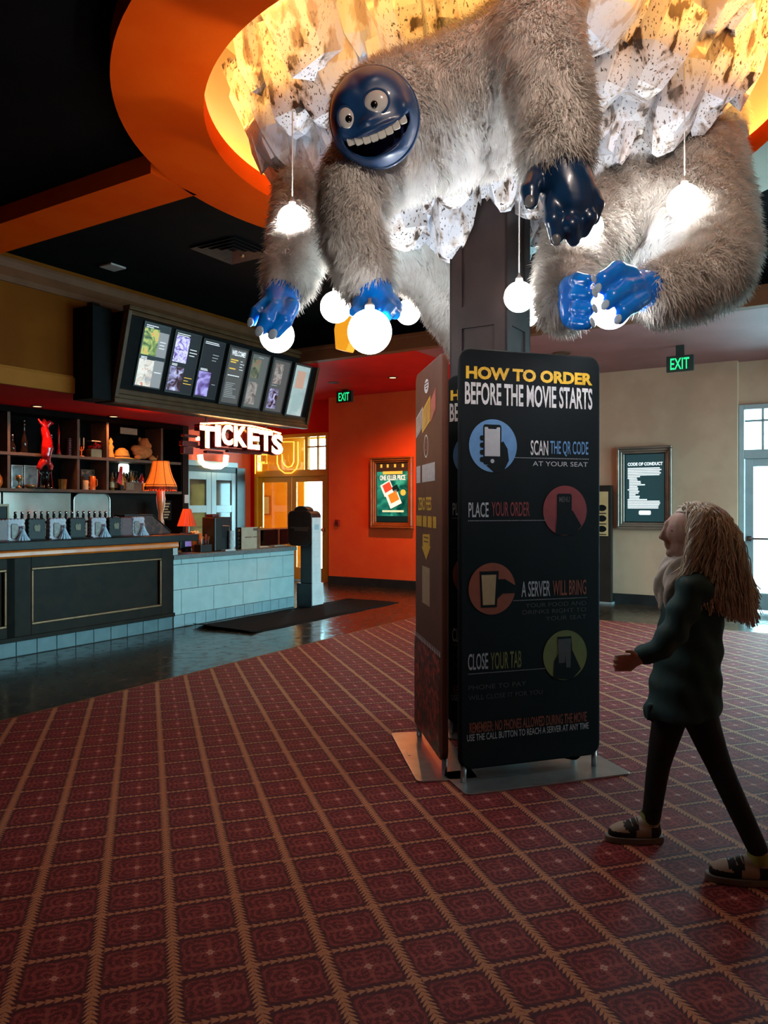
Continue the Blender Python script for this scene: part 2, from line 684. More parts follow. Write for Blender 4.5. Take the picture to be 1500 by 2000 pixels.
# thin metal strip where carpet meets concrete
rstruct('trim_carpet_edge', MB().box(-3.45, 9.93, 5.035, 5.06, 0.0, 0.009).box(9.895, 9.92, -1.37, 5.06, 0.0, 0.009), M_brown_trim)

# ------------------------------------------------------------------ ceiling with the round opening
RC = (0.71, 5.12)                       # centre of the ring (world)
rca = RC[0] * RX + RC[1] * RY
rcb = RC[0] * SX + RC[1] * SY
R_IN, R_OUT, R_DOME = 1.87, 2.40, 2.16
Z_RING, Z_CEIL = 3.95, 4.10


def plate_hole(mb, a0, a1, b0, b1, z0, z1, ca, cb, r, n=96):
    inner, outer = [], []
    for i in range(n):
        t = 2 * math.pi * i / n
        c, s = math.cos(t), math.sin(t)
        inner.append((ca + r * c, cb + r * s))
        ks = []
        if c > 1e-9: ks.append((a1 - ca) / c)
        if c < -1e-9: ks.append((a0 - ca) / c)
        if s > 1e-9: ks.append((b1 - cb) / s)
        if s < -1e-9: ks.append((b0 - cb) / s)
        k = min(ks)
        outer.append((ca + k * c, cb + k * s))
    # put the four corners on the outer loop exactly
    for (qa, qb) in ((a0, b0), (a0, b1), (a1, b0), (a1, b1)):
        j = min(range(n), key=lambda i: (outer[i][0] - qa) ** 2 + (outer[i][1] - qb) ** 2)
        outer[j] = (qa, qb)
    vs = [(*p, z0) for p in inner] + [(*p, z0) for p in outer] + [(*p, z1) for p in inner] + [(*p, z1) for p in outer]
    fs = []
    for i in range(n):
        j = (i + 1) % n
        fs.append((i, j, n + j, n + i))
        fs.append((2 * n + j, 2 * n + i, 3 * n + i, 3 * n + j))
        fs.append((j, i, 2 * n + i, 2 * n + j))
        fs.append((n + i, n + j, 3 * n + j, 3 * n + i))
    mb.add(vs, fs)
    return mb


rstruct('ceiling', plate_hole(MB(), -3.7, 8.8, -1.5, 7.5, Z_CEIL, Z_CEIL + 0.12, rca, rcb, R_DOME), M_black)


def ring_mesh(prof, n=128, mats=(0,), pick=None):
    """closed cross-section swept round the ring centre, in room coordinates"""
    mb = MB()
    k = len(prof)
    for i in range(n):
        t = 2 * math.pi * i / n
        for (r, z) in prof:
            mb.v.append((rca + r * math.cos(t), rcb + r * math.sin(t), z))
    for i in range(n):
        i2 = (i + 1) % n
        for j in range(k):
            j2 = (j + 1) % k
            mb.f.append((i * k + j, i * k + j2, i2 * k + j2, i2 * k + j))
            w = (math.degrees(2 * math.pi * (i + 0.5) / n + AZ) + 180) % 360 - 180   # world direction of this slice
            mb.m.append(pick(w, j) if pick else 0)
    return mb


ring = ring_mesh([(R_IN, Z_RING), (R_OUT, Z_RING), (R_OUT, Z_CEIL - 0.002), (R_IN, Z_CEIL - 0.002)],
                 pick=lambda w, j: 1 if (-75 < w < 70 and j in (0, 1)) else 0)  # cream slice stands for daylight on the right underside
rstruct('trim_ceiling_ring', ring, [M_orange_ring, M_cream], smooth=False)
dome = ring_mesh([(R_DOME, Z_CEIL), (R_DOME, 5.15), (R_DOME + 0.08, 5.15), (R_DOME + 0.08, Z_CEIL)])
rstruct('ceiling_recess', dome, M_cream, smooth=False)
rstruct('ceiling_recess_top', MB().lathe([(R_DOME + 0.06, 5.12), (R_DOME + 0.06, 5.2)], 64, (rca, rcb, 0)), M_cream)
rstruct('trim_ceiling_beam', MB().box(3.86, 4.32, rcb + 2.33, 7.46, Z_RING, Z_CEIL - 0.002), M_orange_ring)

# cove light strip lying on the ring's ledge
strip = MB()
pts = [(RC[0] + 2.02 * math.cos(2 * math.pi * i / 96), RC[1] + 2.02 * math.sin(2 * math.pi * i / 96), Z_CEIL + 0.022) for i in range(96)]
strip.tube(pts, 0.02, 6, closed=True)
o = strip.build('cove_light_strip', em('warm_cove_light', (1.0, 0.50, 0.10), COVE), smooth=True)
tag(o, 'warm light strip lying on the ledge inside the round ceiling ring', 'light')

# ------------------------------------------------------------------ bar soffit, fascia, walls
rstruct('ceiling_bar_soffit', MB().box(-3.7, 9.0, 7.45, 11.0, 2.75, 2.86), M_red)
fa = MB().box(-3.7, 9.0, 7.45, 7.56, 2.76, 4.2)
fa.box(8.9, 9.0, 7.56, 11.0, 2.86, 4.2)
rstruct('wall_bar_fascia', fa, M_tan_wall)
rstruct('trim_fascia_foot', MB().box(-3.7, 5.63, 7.405, 7.45, 2.74, 2.915).box(-3.7, 5.63, 7.43, 7.45, 2.915, 2.94), M_tan_trim, bevel=0.006)
rstruct('trim_fascia_crown', MB().prism([(7.45, 3.80), (7.43, 3.80), (7.425, 3.86), (7.36, 3.93), (7.34, 3.99), (7.34, 4.02), (7.45, 4.02)], -3.7, 9.0, 'x'), M_brown_trim)
rstruct('trim_fascia_post', MB().box(5.56, 5.66, 7.36, 7.45, 2.74, 3.8), M_dark_wall)

rstruct('wall_bar', MB().box(-3.7, 8.46, 9.42, 9.55, 0, 2.76), M_dark_wall)
rstruct('wall_bar_end', MB().box(8.46, 8.58, 9.0, 11.0, 0, 2.76), M_dark_wall)
rstruct('wall_far_left', MB().box(8.58, 12.2, 10.82, 10.95, 0, 3.56), M_orange)
rstruct('ceiling_entry_red', MB().box(8.8, 12.5, 5.0, 11.0, 3.55, 3.66), M_red)
rstruct('ceiling_entry_maroon', MB().box(8.8, 12.5, -1.5, 5.0, 3.55, 3.66), M_dusk)  # same ceiling as the red part, its weaker red light put in the colour
rstruct('wall_entry_fascia', MB().box(8.70, 8.80, -1.5, 7.46, 3.75, 4.2), M_black)
rstruct('trim_entry_fascia', MB().box(8.66, 8.80, -1.5, 7.46, 3.55, 3.75).box(8.62, 8.66, -1.5, 7.46, 3.70, 3.75), M_brown_trim, bevel=0.005)

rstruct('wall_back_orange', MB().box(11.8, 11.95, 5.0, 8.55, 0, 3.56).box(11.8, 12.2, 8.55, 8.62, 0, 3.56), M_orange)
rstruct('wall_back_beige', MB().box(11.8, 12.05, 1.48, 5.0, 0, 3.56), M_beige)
rstruct('baseboard_back', MB().box(11.775, 11.8, 1.42, 8.62, 0.0, 0.14).box(11.785, 11.8, 1.42, 8.62, 0.14, 0.155), M_base)
# wall of the red doorway, with its opening (b 8.79 .. 10.69, up to 2.91)
rstruct('wall_back_red', MB().box(12.05, 12.2, 8.62, 8.79, 0, 3.56).box(12.05, 12.2, 10.69, 11.75, 0, 3.56).box(12.05, 12.2, 8.79, 10.69, 2.93, 3.56), M_red)
# wall of the right hand doorway
rstruct('wall_back_grey', MB().box(11.95, 12.05, -0.77, 1.48, 2.93, 3.56).box(11.95, 12.05, -1.5, -0.77, 0, 3.56), M_beige)
# vestibule behind the red doorway
rstruct('wall_vestibule', MB().box(13.3, 13.42, 10.38, 11.75, 0, 3.1).box(12.2, 13.42, 8.45, 8.52, 0, 3.1).box(12.2, 13.42, 11.65, 11.75, 0, 3.1).box(13.3, 13.42, 8.52, 10.38, 2.95, 3.1), M_yellow_wall)
rstruct('ceiling_vestibule', MB().box(12.2, 13.42, 8.45, 11.8, 3.0, 3.1), M_cream)

# right side wall with unseen windows added to let daylight in, rear and left ends
wr = MB()
wr.box(-3.7, 12.5, -1.52, -1.38, 0, 0.3)
wr.box(-3.7, 12.5, -1.52, -1.38, 2.9, 4.2)
edges = [-3.7] + [x for w in ADDED_WINDOWS for x in w] + [12.5]
for i in range(0, len(edges), 2):
    wr.box(edges[i], edges[i + 1], -1.52, -1.38, 0.3, 2.9)
rstruct('wall_right', wr, M_beige)
for i, (w0, w1) in enumerate(ADDED_WINDOWS):
    fr = MB()
    for (x0, x1, z0, z1) in ((w0, w1, 0.3, 0.37), (w0, w1, 2.83, 2.9), (w0, w0 + 0.06, 0.37, 2.83), (w1 - 0.06, w1, 0.37, 2.83),
                             ((w0 + w1) / 2 - 0.03, (w0 + w1) / 2 + 0.03, 0.37, 2.83), (w0, w1, 2.15, 2.2)):
        fr.box(x0, x1, -1.48, -1.42, z0, z1)
    w = rstruct('window_%d' % (i + 1), fr, M_alu)
    MB().box(w0, w1, -1.455, -1.450, 0.35, 2.85).build('glass', M_glass, w)
rstruct('wall_rear', MB().box(-3.7, -3.55, -1.5, 9.5, 0, 4.2), M_dark_wall)

# ------------------------------------------------------------------ column
col = MB()
W = 0.19
col.box(-W, W, -W, W, 0, 4.6)
for s in (-1, 1):        # raised stiles and rails leave sunk panels
    for (z0, z1) in ((0.25, 1.05), (1.2, 2.72), (2.86, 4.2)):
        pass
zs = (0.0, 0.22, 1.02, 1.18, 2.66, 2.80, 4.3, 4.6)
for face in range(4):
    Mf = Matrix.Rotation(face * math.pi / 2, 4, 'Z')
    sub = MB()
    for (y0, y1) in ((-W - 0.012, -W + 0.075), (W - 0.075, W + 0.012)):
        sub.box(-W - 0.012, -W, y0, y1, 0, 4.5)
    for (z0, z1) in ((0, 0.22), (1.02, 1.18), (2.66, 2.80), (4.3, 4.5)):
        sub.box(-W - 0.012, -W, -W + 0.075, W - 0.075, z0, z1)
    sub.xf(Mf)
    col.add(sub.v, sub.f)
M_col = pm('dark_brown_column_paint', (0.020, 0.013, 0.013), (0.028, 0.018, 0.017), 6, 0.5, spec=0.25)
o = col.build('column', M_col, loc=(RC[0] + 0.005, RC[1], 0), rot=(0, 0, AZ))
tag(o, kind='structure')

# ------------------------------------------------------------------ doors


def glass_leaf(parent, b0, b1, z0, z1, mat, y, name='door_leaf', stile=0.11, bottom=0.24, top=0.11, bar=None, barmat=None):
    """one glazed leaf spanning b0..b1 in the plane a = y (children of a door root in room coordinates)"""
    mb = MB()
    for (p0, p1, q0, q1) in ((b0, b0 + stile, z0, z1), (b1 - stile, b1, z0, z1), (b0 + stile, b1 - stile, z0, z0 + bottom), (b0 + stile, b1 - stile, z1 - top, z1)):
        mb.box(y, y + 0.045, p0, p1, q0, q1)
    lf = mb.build(name, mat, parent, bevel=0.004)
    MB().box(y + 0.02, y + 0.026, b0 + stile, b1 - stile, z0 + bottom, z1 - top).build('glass', M_glass, lf)
    if bar:
        hb = MB()
        hb.tube([(y - 0.05, b0 + 0.06, bar), (y - 0.05, b1 - 0.06, bar)], 0.018, 8)
        hb.box(y - 0.06, y, b0 + 0.03, b0 + 0.09, bar - 0.035, bar + 0.035)
        hb.box(y - 0.06, y, b1 - 0.09, b1 - 0.03, bar - 0.035, bar + 0.035)
        hb.build('push_bar', barmat or M_chrome, lf)
    return lf


def entrance(name, b0, b1, a, htop, hdoor, mat, split, muntin_v, muntin_h, label):
    fr = MB()
    d0, d1 = a - 0.03, a + 0.10
    fr.box(d0, d1, b0, b0 + 0.07, 0, htop)
    fr.box(d0, d1, b1 - 0.07, b1, 0, htop)
    fr.box(d0, d1, b0 + 0.07, b1 - 0.07, htop - 0.07, htop)
    fr.box(d0, d1, b0 + 0.07, b1 - 0.07, hdoor, hdoor + 0.13)
    for s in split[1]:
        fr.box(d0 + 0.02, d1 - 0.02, s - 0.035, s + 0.035, hdoor + 0.13, htop - 0.07)
    root = fr.build(name, mat, rot=(0, 0, AZ), bevel=0.005)
    tag(root, label, kind='structure')
    MB().box(a + 0.03, a + 0.036, b0 + 0.07, b1 - 0.07, hdoor + 0.13, htop - 0.07).build('transom_glass', M_glass, root)
    mt = MB()
    for s in muntin_v:
        mt.box(a + 0.01, a + 0.05, s - 0.016, s + 0.016, hdoor + 0.13, htop - 0.07)
    for (s0, s1, z) in muntin_h:
        mt.box(a + 0.01, a + 0.05, s0, s1, z - 0.016, z + 0.016)
    if muntin_v or muntin_h:
        mt.build('muntin', mat, root)
    return root


d1 = entrance('door_1', 8.79, 10.69, 12.05, 2.93, 2.08, M_yellow_frame, (0, [9.35]), [9.08], [(8.86, 9.35, 2.66)], 'yellow framed glass double doors with transom, beside the orange wall')
glass_leaf(d1, 8.865, 9.735, 0.02, 2.08, M_yellow_frame, 12.07, bar=1.02, barmat=M_chrome)
glass_leaf(d1, 9.745, 10.615, 0.02, 2.08, M_yellow_frame, 12.07, bar=1.02, barmat=M_yellow_frame)
MB().box(12.03, 12.2, 8.86, 10.62, 0.0, 0.02).build('threshold', M_chrome, d1)
d2 = entrance('door_2', -0.77, 1.475, 11.93, 2.93, 2.16, M_alu, (0, []), [1.17], [(-0.70, 1.40, 2.70)], 'pale framed glass double doors with transom at the daylight end')
glass_leaf(d2, -0.70, 0.345, 0.02, 2.16, M_alu, 11.95, bar=1.03)
glass_leaf(d2, 0.355, 1.40, 0.02, 2.16, M_alu, 11.95, bar=1.03)

# grey panelled double doors on the far left wall
gd = MB()
gd.box(10.05, 10.16, 10.76, 10.83, 0, 2.26).box(11.56, 11.80, 10.74, 10.83, 0, 2.26).box(10.16, 11.56, 10.76, 10.83, 2.15, 2.26)
d3 = gd.build('door_3', M_base, rot=(0, 0, AZ), bevel=0.004)
tag(d3, 'grey panelled double doors behind the ticket counter', kind='structure')
for (x0, x1) in ((10.16, 10.855), (10.865, 11.56)):
    lf = MB()
    st = 0.13
    for (p0, p1, q0, q1) in ((x0, x0 + st, 0, 2.15), (x1 - st, x1, 0, 2.15), (x0 + st, x1 - st, 0, 0.25), (x0 + st, x1 - st, 2.0, 2.15), (x0 + st, x1 - st, 1.36, 1.50), (x0 + st, x1 - st, 0.72, 0.86)):
        lf.box(p0, p1, 10.765, 10.81, q0, q1)
    leaf = lf.build('door_leaf', M_greydoor, d3, bevel=0.006)
    MB().box(x0 + st, x1 - st, 10.79, 10.797, 0.25, 2.0).build('panel_glass', pm('dark_reflective_pane', (0.05, 0.03, 0.02), (0.12, 0.07, 0.04), 3, 0.12, coat=0.5), leaf)
MB().ball((10.93, 10.73, 1.02), 0.035).tube([(10.93, 10.73, 1.02), (10.93, 10.77, 1.02)], 0.015).build('door_knob', M_chrome, d3, smooth=True)
rstruct('trim_grey_door_head', MB().box(10.0, 11.56, 10.72, 10.83, 2.26, 2.36), M_greydoor, bevel=0.006)

# ------------------------------------------------------------------ banner stands round the column
M_navy = pm('banner_black_fabric', (0.0035, 0.006, 0.008), (0.005, 0.008, 0.010), 3, 0.75, bump=0.25, bscale=7, spec=0.2)
M_brownfab = pm('banner_brown_fabric', (0.10, 0.030, 0.016), (0.125, 0.038, 0.02), 3, 0.65, bump=0.25, bscale=7, spec=0.3)
M_print_y = pm('yellow_print', (0.78, 0.47, 0.03), (0.66, 0.38, 0.02), 60, 0.6)
M_print_w = pm('white_print', (0.70, 0.70, 0.72), (0.58, 0.58, 0.60), 60, 0.6)
M_print_b = pm('blue_print', (0.10, 0.25, 0.50), (0.12, 0.28, 0.54), 20, 0.6)
M_print_r = pm('red_print', (0.20, 0.030, 0.035), (0.22, 0.036, 0.04), 20, 0.6)
M_print_o = pm('rust_print', (0.26, 0.060, 0.030), (0.28, 0.07, 0.034), 20, 0.6)
M_print_g = pm('olive_print', (0.15, 0.17, 0.045), (0.17, 0.19, 0.05), 20, 0.6)
M_print_d = pm('dark_print', (0.0035, 0.006, 0.008), (0.005, 0.008, 0.010), 20, 0.75, spec=0.2)
M_print_s = pm('silver_print', (0.42, 0.44, 0.48), (0.45, 0.47, 0.51), 20, 0.6)
M_print_f = pm('faint_grey_print', (0.055, 0.060, 0.066), (0.065, 0.07, 0.075), 20, 0.6)
M_print_t = pm('beige_print', (0.40, 0.28, 0.14), (0.44, 0.31, 0.16), 20, 0.6)
M_plate = pm('banner_foot_steel', (0.42, 0.43, 0.43), (0.50, 0.51, 0.51), 8, 0.30, metal=0.85)
M_tube = pm('banner_tube_alu', (0.40, 0.40, 0.40), (0.48, 0.48, 0.48), 10, 0.35, metal=0.8)


def flat(mb, poly, y, m=0):
    mb.prism(poly, y - 0.0006, y, 'y', m)
    return mb


BO, BD = (0.397, 4.08), Vector((0.813, 0.27, 0)).normalized()
BW = 0.872


def bx(px, py):
    return onflat(px, py, BO, BD)


def banner_root(name, label, o, ang, w, fab, base_y=(-0.17, 0.17), base_x=(-0.03, 0.10), fat=0.019):
    root = thing(name, label, 'banner stand', (o[0], o[1], 0.008), ang, 'fabric banner stands round the column')
    mb = MB()
    n = 48
    prof = rrect(0, w, 0.075, 2.335, 0.07, 8)
    mb.prism(prof, -fat, fat, 'y')
    mb.build('fabric_sleeve', fab, root, bevel=0.014, seg=3)
    for x in (0.03, w - 0.03):
        MB().tube([(x, 0, 0.008), (x, 0, 0.10)], 0.016, 10).build('post', M_tube, root, smooth=True)
    b = MB()
    b.prism(rrect(base_x[0], w + base_x[1], base_y[0], base_y[1], 0.03, 5), 0.0, 0.010, 'z')
    b.box(w * 0.5 - 0.06, w * 0.5 + 0.02, base_y[0] + 0.03, base_y[0] + 0.045, 0.010, 0.013)
    b.build('foot_plate', M_plate, root, bevel=0.003)
    return root


def hand_phone_icon(root, cx, cz, rx, rz, disc, screen, kind):
    y = -0.0200
    ic = MB()
    flat(ic, arc_poly(cx, cz, rx, rz, 48), y, 0)
    part = ic.build('round_icon', [disc], root)
    h = MB()
    if kind == 'scan':
        flat(h, rrect(cx - rx * 0.42, cx + rx * 0.34, cz - rz * 0.72, cz + rz * 0.80, rx * 0.1), y - 0.0008)
        flat(h, [(cx - rx * 0.30, cz - rz * 0.75), (cx + rx * 0.05, cz - rz * 1.02), (cx + rx * 0.42, cz - rz * 0.98), (cx + rx * 0.66, cz - rz * 0.55), (cx + rx * 0.60, cz - rz * 0.1), (cx + rx * 0.42, cz + rz * 0.18), (cx + rx * 0.28, cz + rz * 0.1), (cx + rx * 0.2, cz - rz * 0.6)], y - 0.001)
        for i in range(4):
            zc = cz + rz * (0.28 - 0.27 * i)
            flat(h, rrect(cx - rx * 0.56, cx - rx * 0.25, zc - rz * 0.1, zc + rz * 0.1, rx * 0.08), y - 0.001)
        h.build('hand', M_print_d, part)
        s = MB()
        flat(s, [(cx - rx * 0.36, cz - rz * 0.40), (cx + rx * 0.28, cz - rz * 0.40), (cx + rx * 0.28, cz + rz * 0.70), (cx + rx * 0.16, cz + rz * 0.70), (cx + rx * 0.12, cz + rz * 0.63), (cx - rx * 0.2, cz + rz * 0.63), (cx - rx * 0.24, cz + rz * 0.70), (cx - rx * 0.36, cz + rz * 0.70)], y - 0.002)
        flat(s, arc_poly(cx - rx * 0.04, cz - rz * 0.58, rx * 0.08, rz * 0.08, 14), y - 0.002)
        s.build('phone_screen', screen, part)
    elif kind == 'menu':
        flat(h, rrect(cx - rx * 0.38, cx + rx * 0.30, cz - rz * 0.9, cz + rz * 0.68, rx * 0.1), y - 0.0008)
        flat(h, [(cx - rx * 0.45, cz - rz * 0.95), (cx - rx * 0.35, cz + 0.0), (cx + rx * 0.35, cz + 0.0), (cx + rx * 0.75, cz - rz * 0.62), (cx + rx * 0.4, cz - rz * 1.0)], y - 0.001)
        h.build('hand', M_print_d, part)
        text_fit('lettering', 'MENU', cx - rx * 0.28, cx + rx * 0.20, cz + rz * 0.34, cz + rz * 0.56, y - 0.0022, M_print_f, part, 0.02)
    elif kind == 'glass':
        flat(h, [(cx - rx * 0.48, cz - rz * 0.72), (cx + rx * 0.20, cz - rz * 0.72), (cx + rx * 0.28, cz + rz * 0.68), (cx - rx * 0.54, cz + rz * 0.68)], y - 0.0008)
        flat(h, [(cx + rx * 0.22, cz + rz * 0.36), (cx + rx * 0.55, cz + rz * 0.36), (cx + rx * 1.0, cz + rz * 0.1), (cx + rx * 0.98, cz - rz * 0.2), (cx + rx * 0.45, cz - rz * 0.2), (cx + rx * 0.2, cz - rz * 0.42), (cx + rx * 0.0, cz - rz * 0.36)], y - 0.001)
        h.build('hand', M_print_d, part)
        s = MB()
        flat(s, [(cx - rx * 0.40, cz - rz * 0.62), (cx + rx * 0.10, cz - rz * 0.62), (cx + rx * 0.17, cz + rz * 0.54), (cx - rx * 0.46, cz + rz * 0.54)], y - 0.0018)
        s.build('glass_picture', M_print_t, part)
    else:
        flat(h, [(cx - rx * 0.36, cz + rz * 0.75), (cx + rx * 0.28, cz + rz * 0.75), (cx + rx * 0.32, cz + rz * 0.2), (cx + rx * 0.72, cz - rz * 0.6), (cx + rx * 0.30, cz - rz * 1.0), (cx - rx * 0.55, cz - rz * 0.9), (cx - rx * 0.5, cz - rz * 0.2), (cx - rx * 0.3, cz + rz * 0.1)], y - 0.001)
        h.build('hand', M_print_d, part)
        s = MB()
        flat(s, [(cx - rx * 0.30, cz - rz * 0.30), (cx - rx * 0.02, cz - rz * 0.30), (cx + rx * 0.0, cz + rz * 0.0), (cx + rx * 0.05, cz - rz * 0.5), (cx + rx * 0.24, cz - rz * 0.5), (cx + rx * 0.26, cz + rz * 0.66), (cx - rx * 0.34, cz + rz * 0.66)], y - 0.0018)
        s.build('phone_screen', M_print_f, part)


def order_banner(root):
    y = -0.0202

    def T(name, s, p0, p1, mat, bold, dz=None, slope=True):
        (x0, z1), (x1, z0) = bx(*p0), bx(*p1)
        return text_fit(name, s, x0, x1, z0, z1, y, mat, root, bold)
    def small(s, x0, x1, y0, y1):
        mx = (x0 + x1) / 2
        return text_fit('small_lettering', s, bx(x0, y0)[0], bx(x1, y0)[0], bx(mx, y1)[1], bx(mx, y0)[1], y, M_print_f, root, 0.0)
    T('heading', 'HOW TO ORDER', (907, 718), (1153, 757), M_print_y, 0.045)
    T('heading', 'BEFORE THE MOVIE STARTS', (905, 749), (1153, 804), M_print_w, 0.022)

    def disc(c, e, *a):
        (x, z), (x2, z2) = bx(*c), bx(c[0] + e, c[1])
        r = abs(x2 - x)
        hand_phone_icon(root, x, z, r, r, *a)
    disc((960, 874), 46, M_print_b, M_print_s, 'scan')
    disc((1100, 1000), 42, M_print_r, M_print_f, 'menu')
    disc((958, 1152), 45, M_print_o, M_print_t, 'glass')
    disc((1100, 1281), 42, M_print_g, M_print_f, 'close')
    T('lettering', 'SCAN', (1033, 863), (1067, 893), M_print_w, 0.01)
    T('lettering', 'THE QR CODE', (1071, 864), (1145, 896), M_print_b, 0.01)
    T('small_lettering', 'AT YOUR SEAT', (1037, 904), (1144, 915), M_print_s, 0.0)
    T('lettering', 'PLACE', (912, 984), (951, 1013), M_print_s, 0.01)
    T('lettering', 'YOUR ORDER', (957, 983), (1031, 1011), M_print_r, 0.01)
    T('lettering', 'A SERVER', (1015, 1138), (1071, 1166), M_print_s, 0.01)
    T('lettering', 'WILL BRING', (1076, 1136), (1141, 1163), M_print_o, 0.01)
    small('YOUR FOOD AND', 1023, 1141, 1178, 1186)
    small('DRINKS RIGHT TO', 1017, 1141, 1191, 1199)
    small('YOUR SEAT', 1062, 1141, 1204, 1212)
    T('lettering', 'CLOSE', (911, 1279), (950, 1308), M_print_s, 0.01)
    T('lettering', 'YOUR TAB', (955, 1276), (1015, 1305), M_print_g, 0.01)
    small('PHONE TO PAY', 912, 1024, 1336, 1345)
    small('WILL CLOSE IT FOR YOU', 912, 1056, 1354, 1363)
    T('lettering', 'REMEMBER: NO PHONES ALLOWED DURING THE MOVIE', (914, 1413), (1142, 1410), M_print_o, 0.015)
    T('lettering', 'USE THE CALL BUTTON TO REACH A SERVER AT ANY TIME', (909, 1436), (1146, 1424), M_print_s, 0.01)
    for (p0, p1, m, n) in (((1003, 897), (1145, 900), 0, 48), ((912, 1020), (1060, 1019), 0, 50), ((1000, 1175), (1142, 1169), 0, 48), ((912, 1318), (1060, 1307), 0, 50)):
        (x0, z0), (x1, z1) = bx(*p0), bx(*p1)
        dots = MB()
        for i in range(n):
            xx = x0 + (x1 - x0) * i / (n - 1)
            zz = (z0 + z1) / 2
            flat(dots, [(xx - 0.0022, zz - 0.0022), (xx + 0.0022, zz - 0.0022), (xx + 0.0022, zz + 0.0022), (xx - 0.0022, zz + 0.0022)], y)
        dots.build('dotted_rule', M_print_s, root)


b1 = banner_root('banner_stand', 'tall black fabric banner headed HOW TO ORDER facing the room', BO, math.atan2(BD.y, BD.x), BW, M_navy)
order_banner(b1)
# the same print on a banner tucked behind, standing against the column
b3 = banner_root('banner_stand', 'black fabric banner mostly hidden in the gap between two others, against the column', (0.412, 4.985), math.atan2(-0.53, 0.848), BW, M_navy, base_y=(-0.10, 0.03), base_x=(-0.02, 0.02))
order_banner(b3)

# the side banner: dark brown, seen edge-on
LO = (0.222, 4.94)
LD = Vector((0.335 - 0.222, 4.19 - 4.94, 0)).normalized()


def lx(px, py):
    return onflat(px, py, LO, LD)


LW = 0.775
b2 = banner_root('banner_stand', 'brown fabric banner with movie pass artwork seen almost edge-on, left of the black one', LO, math.atan2(LD.y, LD.x), LW, M_brownfab, base_x=(-0.06, 0.05))
yb = -0.0202
lg = MB()
(cx, cz) = lx(839.5, 757)
lg.prism(arc_poly(cx, cz, 0.062, 0.042, 28), yb - 0.0006, yb, 'y')
lg.build('logo', M_print_w, b2)
lt = MB()
for i in range(3):
    flat(lt, [(cx - 0.05 + 0.012 * i, cz + 0.016 - 0.017 * i), (cx + 0.05 - 0.012 * i, cz + 0.016 - 0.017 * i), (cx + 0.05 - 0.012 * i, cz + 0.024 - 0.017 * i), (cx - 0.05 + 0.012 * i, cz + 0.024 - 0.017 * i)], yb - 0.0008)
lt.build('lettering', M_brownfab, b2)


def lpoly(pts):
    return [lx(*p) for p in pts]


for (pts, mo, mi) in ((((819, 820), (832, 797), (831, 838), (819, 859)), M_print_s, pm('grey_poster_print', (0.10, 0.10, 0.13), (0.2, 0.19, 0.22), 9, 0.5)),
                      (((831, 805), (847, 775), (847, 824), (831, 849)), M_print_y, pm('ochre_poster_print', (0.34, 0.16, 0.01), (0.5, 0.25, 0.02), 9, 0.5)),
                      (((848, 785), (858, 759), (858, 800), (848, 828)), pm('crimson_poster_print', (0.33, 0.05, 0.05), (0.45, 0.08, 0.07), 9, 0.5), pm('crimson_poster_print', (0.33, 0.05, 0.05), (0.45, 0.08, 0.07), 9, 0.5))):
    P = lpoly(pts)
    c = (sum(p[0] for p in P) / 4, sum(p[1] for p in P) / 4)
    q = MB()
    flat(q, P, yb)
    pc = q.build('poster_picture', mo, b2)
    q = MB()
    flat(q, [(c[0] + (p[0] - c[0]) * 0.84, c[1] + (p[1] - c[1]) * 0.84) for p in P], yb - 0.0008)
    q.build('picture_fill', mi, pc)
(cx, cz) = lx(838.5, 874)
rg = MB()
o1, i1 = arc_poly(cx, cz, 0.062, 0.070, 32), arc_poly(cx, cz, 0.052, 0.060, 32)
for i in range(32):
    j = (i + 1) % 32
    flat(rg, [o1[i], o1[j], i1[j], i1[i]], yb)
rg.build('ring_emblem', M_print_w, b2)
text_fit('lettering', 'S', cx - 0.022, cx + 0.022, cz - 0.03, cz + 0.03, yb, M_print_o, b2, 0.02)


def bars(name, p0, p1, mat, n, seed):
    """a band of blocky condensed capitals too small to read"""
    rnd = random.Random(seed)
    (x0, z1), (x1, z0) = lx(*p0), lx(*p1)
    mb = MB()
    x = x0
    st = (x1 - x0) / n
    for i in range(n):
        if rnd.random() < 0.14:
            x += st
            continue
        mb_w = st * 0.80
        flat(mb, [(x, z0), (x + mb_w, z0), (x + mb_w, z1), (x, z1)], yb)
        x += st
    return mb.build(name, mat, b2)


bars('lettering', (819.5, 914), (858.5, 941), M_print_w, 22, 3)
(x0, z1), (x1, z0) = lx(823, 974), lx(849, 1000)
text_fit('lettering', 'ZERO FEES', x0, x1, z0, z1, yb, M_print_y, b2, 0.02)
bars('lettering', (819.5, 1009), (859, 1035), M_print_y, 20, 5)
P = lpoly(((832, 1046), (846, 1046), (846, 1070), (848, 1070), (839, 1096), (830, 1070), (832, 1070)))
q = MB()
flat(q, P, yb)
ar = q.build('arrow', M_print_y, b2)
q = MB()
for (ya, yz) in ((1050, 1055), (1058, 1063)):
    (x0, z1), (x1, z0) = lx(834.5, ya), lx(843.5, yz)
    for i in range(5):
        flat(q, [(x0 + (x1 - x0) * (i + 0.1) / 5, z0), (x0 + (x1 - x0) * (i + 0.8) / 5, z0), (x0 + (x1 - x0) * (i + 0.8) / 5, z1), (x0 + (x1 - x0) * (i + 0.1) / 5, z1)], yb - 0.0008)
q.build('arrow_lettering', M_brownfab, ar)
(x0, z1), (x1, z0) = lx(831, 1107), lx(846, 1188)
q = MB()
flat(q, [(x0, z0), (x1, z0), (x1, z1), (x0, z1)], yb)
q.build('blank_label', M_print_t, b2)
(x0, z1), (x1, _) = lx(815.5, 1243), lx(866, 1250)
q = MB()
xs = [x0 + (x1 - x0) * i / 16 for i in range(17)]
